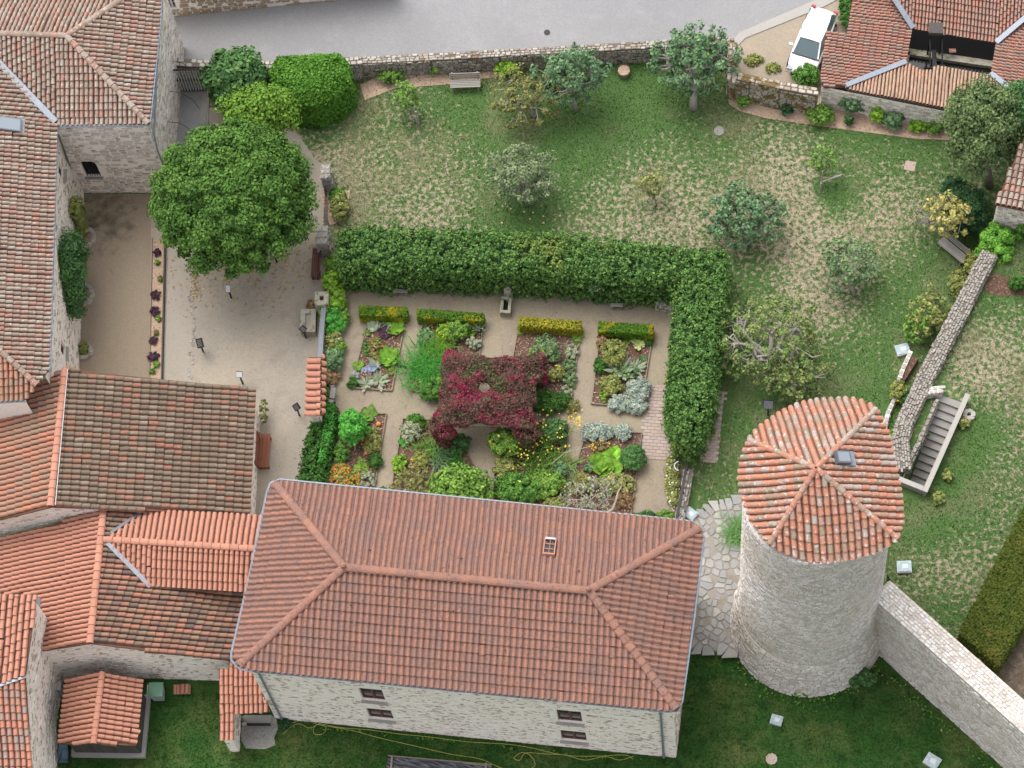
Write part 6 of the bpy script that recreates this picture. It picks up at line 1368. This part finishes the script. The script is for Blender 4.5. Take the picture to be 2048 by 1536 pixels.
for lb, pg_, m in (('low dark green box hedge with a yellowed middle heading the first bed', [(722, 626), (817, 629), (817, 647), (722, 645)], l_box), ('long low box hedge, green at one end and golden at the other', [(838, 632), (970, 641), (969, 657), (837, 649)], l_box),
                   ('bright yellow and orange low box hedge heading the third bed', [(1040, 648), (1163, 656), (1163, 674), (1040, 666)], l_boxy), ('low green box hedge heading the bed beside the brick path', [(1199, 657), (1307, 664), (1306, 684), (1198, 677)], l_box)):
    hedge('box_hedge', lb, pg_, .85, m, 4600, .09, bulge=.03)
B_ = bush
def flow(px, lb, m, n=40, L=.8, cl=l_yf, s=.10, r=.25):
    straps('flowering_plant', lb, px, L, n, .04, m, .45, 1.15, rad=r, flowers=(cl, n, s))
# first bed
st2 = thing('garden_stake', 'pale bleached stake rising behind the first box hedge', 'stake', P(775, 660)); MB().tube([P(774, 662, .1), P(777, 655, .6), P(781, 650, 1.1)], [.07, .06, .03], 6).build('wood', m_barkp, st2)
rosette('leafy_plant', 'pale silvery rosette at the head of the first bed', (749, 655), .42, 22, l_silver)
rosette('leafy_plant', 'small whitish leafy plant beside the pale stake', (766, 650), .3, 12, l_silver)
rosette('leafy_plant', 'dark purple leafed plant in the middle of the first bed', (770, 668), .42, 26, l_purp)
rosette('chard_plant', 'big glossy green chard with yellow stems near the box hedge', (794, 660), .58, 20, l_lime, wd=.9)
rosette('leafy_plant', 'small bright green rosette on the left of the first bed', (735, 668), .26, 14, l_mid)
B_('leafy_plant', 'narrow strip of bright green seedlings in the first bed', (732, 700), (.12, .42), .3, l_brt, 420, .1, 'plant', stems=False, core=None)
B_('flowering_plant', 'patch of yellow and russet leaves in the middle of the first bed', (752, 698), (.36, .62), .35, l_yelg, 520, .12, 'plant', flowers=(l_of, 30, .08), stems=False, core=None)
rosette('chard_plant', 'large chard with yellow midribs in the first bed', (776, 720), .68, 30, l_lime, wd=.8)
rosette('chard_plant', 'yellowing chard leaf cluster just left of the large chard', (766, 714), .42, 12, l_yf, wd=.6)
rosette('cabbage', 'blue purple cabbage in the first bed', (744, 740), .34, 20, l_cab, wd=1.4)
rosette('cabbage', 'smaller blue cabbage beside the larger one', (729, 742), .22, 14, l_cab, wd=1.4)
rosette('leafy_plant', 'pale green lettuce at the left edge of the first bed', (718, 732), .34, 18, l_lime)
rosette('leafy_plant', 'wide silver leaf plant between cabbage and chard', (753, 727), .46, 16, l_silver, wd=.7)
rosette('leafy_plant', 'silver artichoke plant at the front of the first bed', (757, 764), .62, 14, l_silver, wd=.45)
rosette('leafy_plant', 'second silver artichoke plant near the front edge of the first bed', (733, 770), .6, 14, l_silver, wd=.4)
rosette('leafy_plant', 'grey green low plant on the front left of the first bed', (712, 752), .28, 12, l_blue)
B_('leafy_plant', 'dark green tuft at the front left corner of the first bed', (707, 768), .3, .35, l_conv, 420, .11, 'plant', stems=False)
rosette('leafy_plant', 'pale green leaves at the right edge of the first bed', (781, 738), .32, 14, l_mid)
B_('leafy_plant', 'small yellow leaf clump low at the right of the first bed', (786, 744), .25, .2, l_olive, 160, .1, 'plant', stems=False, core=None)
# second bed
B_('leafy_plant', 'round blue green cabbage like plant in the second bed', (854, 676), .45, .45, l_orch2, 700, .17, 'plant', stems=False)
straps('grassy_plant', 'big vivid green grassy mound at the left edge of the second bed', (858, 745), 1.15, 950, .035, l_brt, .75, .85, rad=.45)
straps('grassy_plant', 'yellow green grassy plant above the vivid grassy mound', (880, 700), .95, 420, .035, l_lime, .6, .9, rad=.3)
B_('herb_plant', 'tall feathery green herb behind the second box hedge', (915, 668), (.62, .5), .95, l_mid, 1500, .13, 'plant')
B_('herb_plant', 'lime green spire plant in the middle of the second bed', (890, 672), (.35, .42), .8, l_lime, 600, .12, 'plant', flowers=(l_yf, 30, .07))
rosette('leafy_plant', 'yellow green broad leaved plant near the box hedge end', (942, 660), .5, 20, l_lime)
straps('spiky_plant', 'pale blue grey iris leaves at the hedge end of the second bed', (960, 662), .75, 50, .06, l_silver, .5, 1.)
B_('herb_plant', 'grey green low herb beside the pergola in the second bed', (950, 690), (.4, .3), .5, l_silver, 500, .12, 'plant')
B_('leafy_plant', 'rusty small plants by the second box hedge', (862, 655), (.35, .18), .25, l_brown, 180, .1, 'plant', stems=False, core=None)
B_('shrub', 'dark green round shrub at the near corner of the second bed', (868, 790), (.6, .55), .95, l_ivy, 1500, .13)
B_('leafy_plant', 'straggly olive plant at the near edge of the second bed', (842, 772), .3, .4, l_olive, 220, .12, 'plant', core=None)
B_('shrub', 'mid green bush touching the pergola on its left side', (893, 770), (.4, .5), .9, l_mid, 800, .14)
# third bed
B_('herb_plant', 'loose grey green bush in the middle of the third bed', (1092, 708), (.68, .72), .9, l_orch, 1500, .14, 'plant', core=.5)
B_('herb_plant', 'bright fern like plant behind the pergola corner', (1080, 715), (.5, .45), .75, l_mid, 700, .13, 'plant', core=.5)
rosette('leafy_plant', 'pale lemon rosette at the path corner of the third bed', (1155, 676), .42, 18, l_lime)
straps('spiky_plant', 'pale tan stalks along the back of the third bed', (1130, 680), .5, 40, .03, l_silver, .8, .5, rad=.3)
rosette('leafy_plant', 'lime leaves at the left end of the yellow box hedge', (1043, 664), .3, 14, l_lime)
for i, (x, y) in enumerate(((1146, 706), (1138, 735), (1142, 762), (1132, 790))): B_('lavender_plant', ('first', 'second', 'third', 'fourth')[i]+' grey green clump from the yellow hedge down the path edge', (x, y), (.34, .38), .42, (l_silver, l_orch, l_orch, l_silver)[i], 420, .12, 'plant', stems=False, core=.5)
B_('herb_plant', 'yellowish ragged plant beside the grey green clumps', (1112, 752), (.45, .42), .55, l_olive, 600, .13, 'plant', flowers=(l_yf, 14, .07), core=.4)
B_('shrub', 'dark green mound at the near end of the third bed', (1098, 810), (1.1, .6), .75, l_conv, 2600, .13)
B_('herb_plant', 'brownish green plant at the near right corner of the third bed', (1140, 815), (.45, .38), .5, l_yelg, 420, .12, 'plant', core=.4)
# fourth bed
B_('herb_plant', 'wispy olive green shrub behind the fourth box hedge', (1228, 712), (.6, .75), .85, l_olive, 1400, .13, 'plant', core=.5)
B_('herb_plant', 'brown stemmed plant at the left end of the fourth box hedge', (1204, 690), (.28, .45), .6, l_brown, 400, .12, 'plant', core=None)
rosette('leafy_plant', 'pale yellow star shaped plant in the fourth bed', (1278, 688), .52, 16, leafm('pale yellow', (.45, .48, .2), (.4, .44, .18), (.34, .4, .14)), wd=.6)
rosette('leafy_plant', 'slim lime leaf plant beside the star shaped one', (1256, 684), .42, 8, l_lime, wd=.5)
B_('leafy_plant', 'dark green patch at the right end behind the fourth hedge', (1297, 682), (.3, .35), .4, l_conv, 380, .12, 'plant', stems=False)
rosette('artichoke_plant', 'large silver artichoke leaves across the fourth bed', (1240, 740), .95, 22, l_silver, wd=.32)
rosette('artichoke_plant', 'second silver artichoke nearer the brick path', (1270, 738), .75, 18, l_silver, wd=.34)
B_('leafy_plant', 'grey green foliage under the artichokes', (1250, 748), (.7, .38), .4, l_orch, 700, .13, 'plant', stems=False, core=.4)
B_('shrub', 'dark green clump at the left edge of the fourth bed', (1200, 738), (.3, .5), .55, l_conv, 700, .11)
B_('herb_plant', 'loose yellow green plant in the lower fourth bed', (1222, 776), (.55, .5), .6, l_olive, 900, .13, 'plant', core=.4)
B_('leafy_plant', 'small lime leafed plant near the front board of the fourth bed', (1208, 795), (.2, .25), .35, l_lime, 260, .13, 'plant', core=None)
rosette('leafy_plant', 'tiny teal plant on bare bark in the fourth bed', (1286, 720), .25, 12, l_laurel)
LV = (('large grey blue cushion plant spilling onto the brick path', (1278, 785), (.55, .62), .6), ('grey blue cushion plant just below the large one', (1275, 815), (.5, .38), .5), ('long grey blue cushion plant along the front board of the fourth bed', (1240, 812), (.6, .42), .5),
      ('wide grey blue cushion plant heading the near right bed', (1196, 868), (.85, .42), .55), ('small grey blue cushion plant beside the wide one', (1248, 868), (.4, .4), .5))
for lb, px, r, h in LV: bush('lavender_cotton', lb, px, r, h, l_blue, int(3600*r[0]*r[1]*2), .10, 'plant', K=int(40*r[0]*r[1])+8, cr=.17, core=.8, stems=False)
# fifth bed
dense_tree('bamboo_shrub', 'tall vivid green feathery shrub in the near bed at the court corner', (709, 905), (706, 858), 1.2, (.62, .62, 1.15), 26, 3600, .26, .15, l_brt, cat='shrub', trunkr=.05, core=.75)
B_('shrub', 'dark green bush left below the vivid feathery shrub', (683, 912), (.38, .5), .8, l_ivy, 900, .13)
B_('herb_plant', 'yellow green vegetable plants right of the feathery shrub', (745, 885), (.48, .62), .55, l_olive, 1000, .13, 'plant', flowers=(l_of, 12, .1), core=.4)
rosette('leafy_plant', 'olive leaves on the far edge of the near court bed', (735, 835), .5, 26, l_mid, rad=.3)
B_('shrub', 'small round clipped green shrub on the path edge', (752, 926), (.36, .42), .55, l_conv, 1200, .08)
for i, (x, y) in enumerate(((722, 925), (730, 935), (716, 938), (727, 950))): rosette('leafy_plant', ('highest', 'second', 'third', 'lowest')[i]+' of four pale round leaved plants in the near court bed', (x, y), .26, 12, l_lime, wd=1.2)
B_('flowering_plant', 'orange flowered marigold patch at the court corner bed', (683, 955), (.52, .6), .5, l_olive, 900, .11, 'plant', flowers=(l_of, 260, .085), core=.5)
B_('flowering_plant', 'second thinner patch of marigolds beside the orange one', (708, 962), (.3, .4), .4, l_mid, 400, .11, 'plant', flowers=(l_of, 60, .085), core=.4)
B_('herb_plant', 'grey green wiry plant at the near right of the court corner bed', (738, 962), (.38, .4), .4, l_silver, 320, .1, 'plant', core=None)
for lb, px in (('orange pumpkin at the path edge of the near court bed', (733, 905)), ('orange pumpkin among the marigolds', (716, 960)), ('small salmon gourd on bare soil in the near court bed', (757, 848))):
    t = thing('pumpkin', lb, 'pumpkin', P(*px)); v, f_ = sphere_q(P(*px, .14), (.13, .13, .1), 12, 6); mk('fruit', v, f_, leafm('pumpkin', (.6, .25, .08), (.62, .3, .12)), t, smooth=True); MB().tube([P(*px, .22), P(*px, .29)], .02, 5).build('stalk', m_barkp, t)
# sixth bed
B_('shrub', 'dark green rounded shrub at the far corner of the sixth bed', (832, 850), (.42, .4), .75, l_ivy, 1000, .12)
straps('grassy_plant', 'light green grass tuft between silver herb and creeper', (862, 852), .55, 110, .03, l_olive, .7, .9)
B_('herb_plant', 'wiry silver grey herb leaning over the path', (822, 868), (.5, .6), .7, l_silver, 1100, .11, 'plant', core=.35)
rosette('leafy_plant', 'bright star of broad green leaves at the path edge', (809, 885), .42, 10, l_brt, wd=.9)
straps('spiky_plant', 'large clump of arching green strap leaves beside the pergola leg', (865, 900), .95, 170, .055, l_mid, .8, .9, rad=.35)
straps('spiky_plant', 'blue green iris clump in front of the pergola leg', (888, 918), .85, 110, .055, l_orch2, .75, .9, rad=.25)
straps('spiky_plant', 'pale variegated iris leaves low in the sixth bed', (878, 935), .7, 46, .055, l_silver, .8, .8)
B_('shrub', 'very dark bush under the pergola arch on its left', (915, 892), (.62, .5), .7, l_laurel, 1300, .15)
straps('grassy_plant', 'bright green upright grass at the arch path edge', (912, 932), .7, 200, .04, l_brt, .45, 1.1, rad=.2)
B_('shrub', 'small yellow green shrub on the path side of the sixth bed', (800, 935), (.34, .5), .7, l_lime, 800, .13)
B_('flowering_plant', 'orange and green flower patch in the middle of the sixth bed', (842, 925), (.45, .45), .5, l_olive, 700, .12, 'plant', flowers=(l_of, 40, .08), core=.4)
OT('wild_shrub', 'brownish twiggy shrub by the hall eave in the sixth bed', (820, 990), (828, 968), .7, (1.05, .7, .55), 26, 1500, .3, .12, l_yelg, cat='shrub', trunkr=.04, bm=m_barkp)
dense_tree('fig_shrub', 'large light green leafy bush against the hall roof edge', (920, 1010), (922, 975), 1.1, (1.45, 1.0, .95), 34, 5200, .4, .16, l_mid, cat='shrub', trunkr=.08, core=.7)
B_('shrub', 'small dark plant at the hall eave by the path end', (765, 985), (.3, .2), .4, l_laurel, 300, .11)
# seventh bed
B_('shrub', 'leafy green shrub with small yellow blooms at the right pergola leg', (1012, 898), (.75, .7), 1.6, l_mid, 2600, .15, flowers=(l_yf, 22, .11))
flow((1062, 905), 'tall yellow flowering stems beside the right pergola leg', l_mid, 60, 1.5, r=.3)
flow((1085, 900), 'second stand of tall yellow flowers right of the first', l_mid, 50, 1.5, r=.25)
flow((1060, 860), 'yellow flower spikes showing against the red creeper', l_olive, 34, 1.1, r=.2)
B_('shrub', 'dark blue green bush at the far corner of the seventh bed', (1112, 872), (.6, .6), 1.2, l_laurel, 1800, .14)
t = thing('tall_flower', 'long leaning stem with a yellow flower head over the cross path', 'flower', P(1128, 880)); MB().tube([P(1128, 885, .2), P(1136, 870, .8), P(1150, 850, 1.1)], [.03, .025, .02], 5).build('stem', l_lime, t); q = P(1152, 838, 1.1)+rng.normal(size=(60, 3))*(.2, .2, .06); leaves('petals', q, .1, l_yf, t, np.tile((0, 0, 1.), (60, 1)), 'stuff')
t = thing('tall_flower', 'thin pale stem lying across the path toward the near right bed', 'flower', P(1110, 915)); MB().tube([P(1100, 930, .5), P(1130, 905, .8), P(1180, 893, .8)], [.025, .02, .015], 5).build('stem', l_silver, t); q = P(1186, 892, .8)+rng.normal(size=(24, 3))*(.12, .1, .04); leaves('petals', q, .09, l_yf, t, np.tile((0, 0, 1.), (24, 1)), 'stuff')
straps('spiky_plant', 'mass of long bright green strap leaves in the seventh bed', (1092, 940), 1.05, 320, .05, l_mid, .85, .8, rad=.5)
straps('spiky_plant', 'yellowish strap leaves drooping over the path edge', (1122, 935), .8, 60, .04, l_olive, .9, .8, rad=.2)
B_('shrub', 'broad dark green bush at the hall side of the seventh bed', (1040, 985), (1.2, .75), 1.1, l_ivy, 3600, .15)
B_('shrub', 'bright green bush right of the broad dark one', (1095, 978), (.85, .65), 1.0, l_mid, 2400, .15, flowers=(l_yf, 8, .1))
B_('shrub', 'blue green small bush at the path edge of the seventh bed', (1122, 945), (.35, .45), .7, l_orch2, 700, .13)
B_('shrub', 'mixed green undergrowth beside the arch path', (1010, 945), (.5, .8), .7, l_olive, 1400, .14)
straps('spiky_plant', 'small pale iris tuft at the arch path corner', (1000, 960), .6, 50, .045, l_silver, .7, .9)
B_('shrub', 'olive yellow plant at the eave between two near beds', (1108, 1012), (.45, .35), .7, l_olive, 700, .12)
# eighth bed
hedge_b = bush('clipped_ball', 'round clipped dark green ball shrub at the brick path', (1266, 925), (.62, .66), 1.15, leafm('ball', (.06, .15, .045), (.08, .18, .06), (.045, .11, .035)), 5200, .08, 'shrub', K=60, cr=.12, core=.92)
rosette('leafy_plant', 'very bright lime broad leaves above the squash plants', (1226, 910), .5, 14, leafm('vivid lime', (.22, .48, .04), (.26, .54, .06), (.18, .4, .03)), wd=1.2)
rosette('squash_plant', 'lime green squash plant in the middle of the eighth bed', (1205, 930), .62, 26, l_lime, wd=1.3, rad=.35)
rosette('squash_plant', 'second squash plant with yellower leaves', (1222, 945), .62, 26, l_lime, wd=1.3, rad=.35)
B_('herb_plant', 'wide pale olive feathery plant below the squash', (1232, 972), (.95, .5), .6, leafm('pale olive', (.22, .24, .09), (.27, .28, .12), (.17, .2, .07)), 1700, .13, 'plant', core=.5)
B_('flowering_plant', 'brownish plant with yellow flowers under the grey blue cushions', (1202, 895), (.45, .3), .4, l_brown, 380, .11, 'plant', flowers=(l_yf, 18, .08), core=None)
B_('leafy_plant', 'small teal plant left of the squash plants', (1180, 940), .28, .35, l_orch2, 300, .12, 'plant')
B_('shrub', 'olive bush at the near left corner of the eighth bed', (1165, 975), (.5, .6), .7, l_yelg, 1100, .12, core=.4)
OT('bare_shrub', 'silver twigged old shrub at the hall eave with one long curved branch', (1195, 1030), (1180, 990), 1.0, (1.25, .9, .6), 26, 750, .28, .11, l_silver, cat='shrub', trunkr=.06, bm=m_barkp, gn=.2)
t = thing('bare_branch', 'long pale curved dead branch rising from the silver twigged shrub', 'branch', P(1200, 1030)); MB().tube([P(1205, 1030, .6), P(1225, 1018, 1.0), P(1232, 1000, 1.3), P(1236, 985, 1.5), P(1243, 972, 1.7)], [.07, .06, .05, .04, .02], 6).build('wood', m_barkp, t)
B_('herb_plant', 'brown green low plant at the near right of the eighth bed', (1250, 1000), (.5, .5), .35, l_brown, 450, .11, 'plant', stems=False, core=None)
# garden exit side
B_('shrub', 'dark shrub against the hall corner eave', (1290, 1045), (.7, .4), .8, l_laurel, 1300, .14)
B_('flowering_plant', 'bed of white and yellow flowers along the black rail', (1345, 968), (.3, 1.4), .5, l_olive, 1500, .12, 'plant', K=30, cr=.2, flowers=(l_wf, 110, .08), core=None, stems=False)
B_('shrub', 'yellow green bush where the rail meets the hall eave', (1332, 1040), (.42, .4), .6, l_mid, 700, .13)
# border along the garden wall
BR = ((672, 540, .45, .5, 1.2, l_mid, 'green climber between dark bench and tall hedge'), (668, 575, .5, .6, 1.3, l_lime, 'bright green bush below the tall hedge end'), (676, 612, .5, .65, 1.1, l_lime, 'lush lime bush beside the square planter'), (668, 652, .6, .65, 1.0, l_brt, 'bright green mound halfway along the garden wall border'),
      (690, 640, .3, .5, .7, l_mid, 'mid green plant at the path edge of the wall border'), (668, 690, .42, .5, .8, l_olive, 'yellowish plant with pale blooms in the wall border'), (668, 725, .52, .6, .9, l_orch2, 'blue green rounded bush in the wall border'), (680, 700, .35, .4, .6, l_mid, 'leafy green plant by the blue green bush'),
      (664, 758, .4, .4, .4, l_brown, 'low russet plants near the stone seat'), (655, 640, .3, .6, 1.2, l_ivy, 'ivy spilling over the garden wall by the trough'), (648, 800, .3, .6, .8, l_ivy, 'dark ivy at the foot of the tiled wall'))
for x, y, rx, ry, h, m, lb in BR: B_('border_shrub', lb, (x, y), (rx, ry), h, m, int(2600*rx*ry)+500, .14, flowers=(l_wf, 14, .1) if 'blooms' in lb else None)
hedge('low_hedge', 'low dark and bright green hedge running from the tiled wall to the hall', [(650, 822), (672, 826), (668, 880), (655, 940), (645, 985), (606, 985), (622, 900), (638, 850)], .8, l_conv, 9000, .13, bulge=.16)
hedge('low_hedge', 'narrow bright green hedge strip along the gravel side of the dark one', [(656, 822), (674, 826), (671, 876), (655, 930), (642, 940), (655, 860)], 1.0, l_brt, 3800, .11, bulge=.08)
B_('shrub', 'lime shrub at the hall eave end of the low hedge', (622, 985), (.6, .4), .8, l_mid, 900, .13)
# corner north of the piers
B_('shrub', 'yellow green shrub beside the iron railing', (683, 425), (.45, .8), .9, l_olive, 1200, .14, core=.5)
B_('shrub', 'small bright shrub north of the rough stone pier', (676, 395), (.4, .4), .7, l_mid, 600, .13)
t = thing('fallen_fruit', 'scattered pale windfall apples on the grass below the round grey tree', 'fruit', P(1060, 425)); mbf = MB()
for x, y in ((1022, 418), (1048, 424), (1066, 425), (1086, 433), (1120, 432), (1004, 446), (1087, 446), (1060, 438)): v, f_ = sphere_q(P(x, y, .05), (.06, .06, .05), 6, 4); mbf.add(v, f_)
mbf.build('apples', leafm('apple fruit', (.5, .5, .22), (.55, .45, .2)), t, 'stuff')
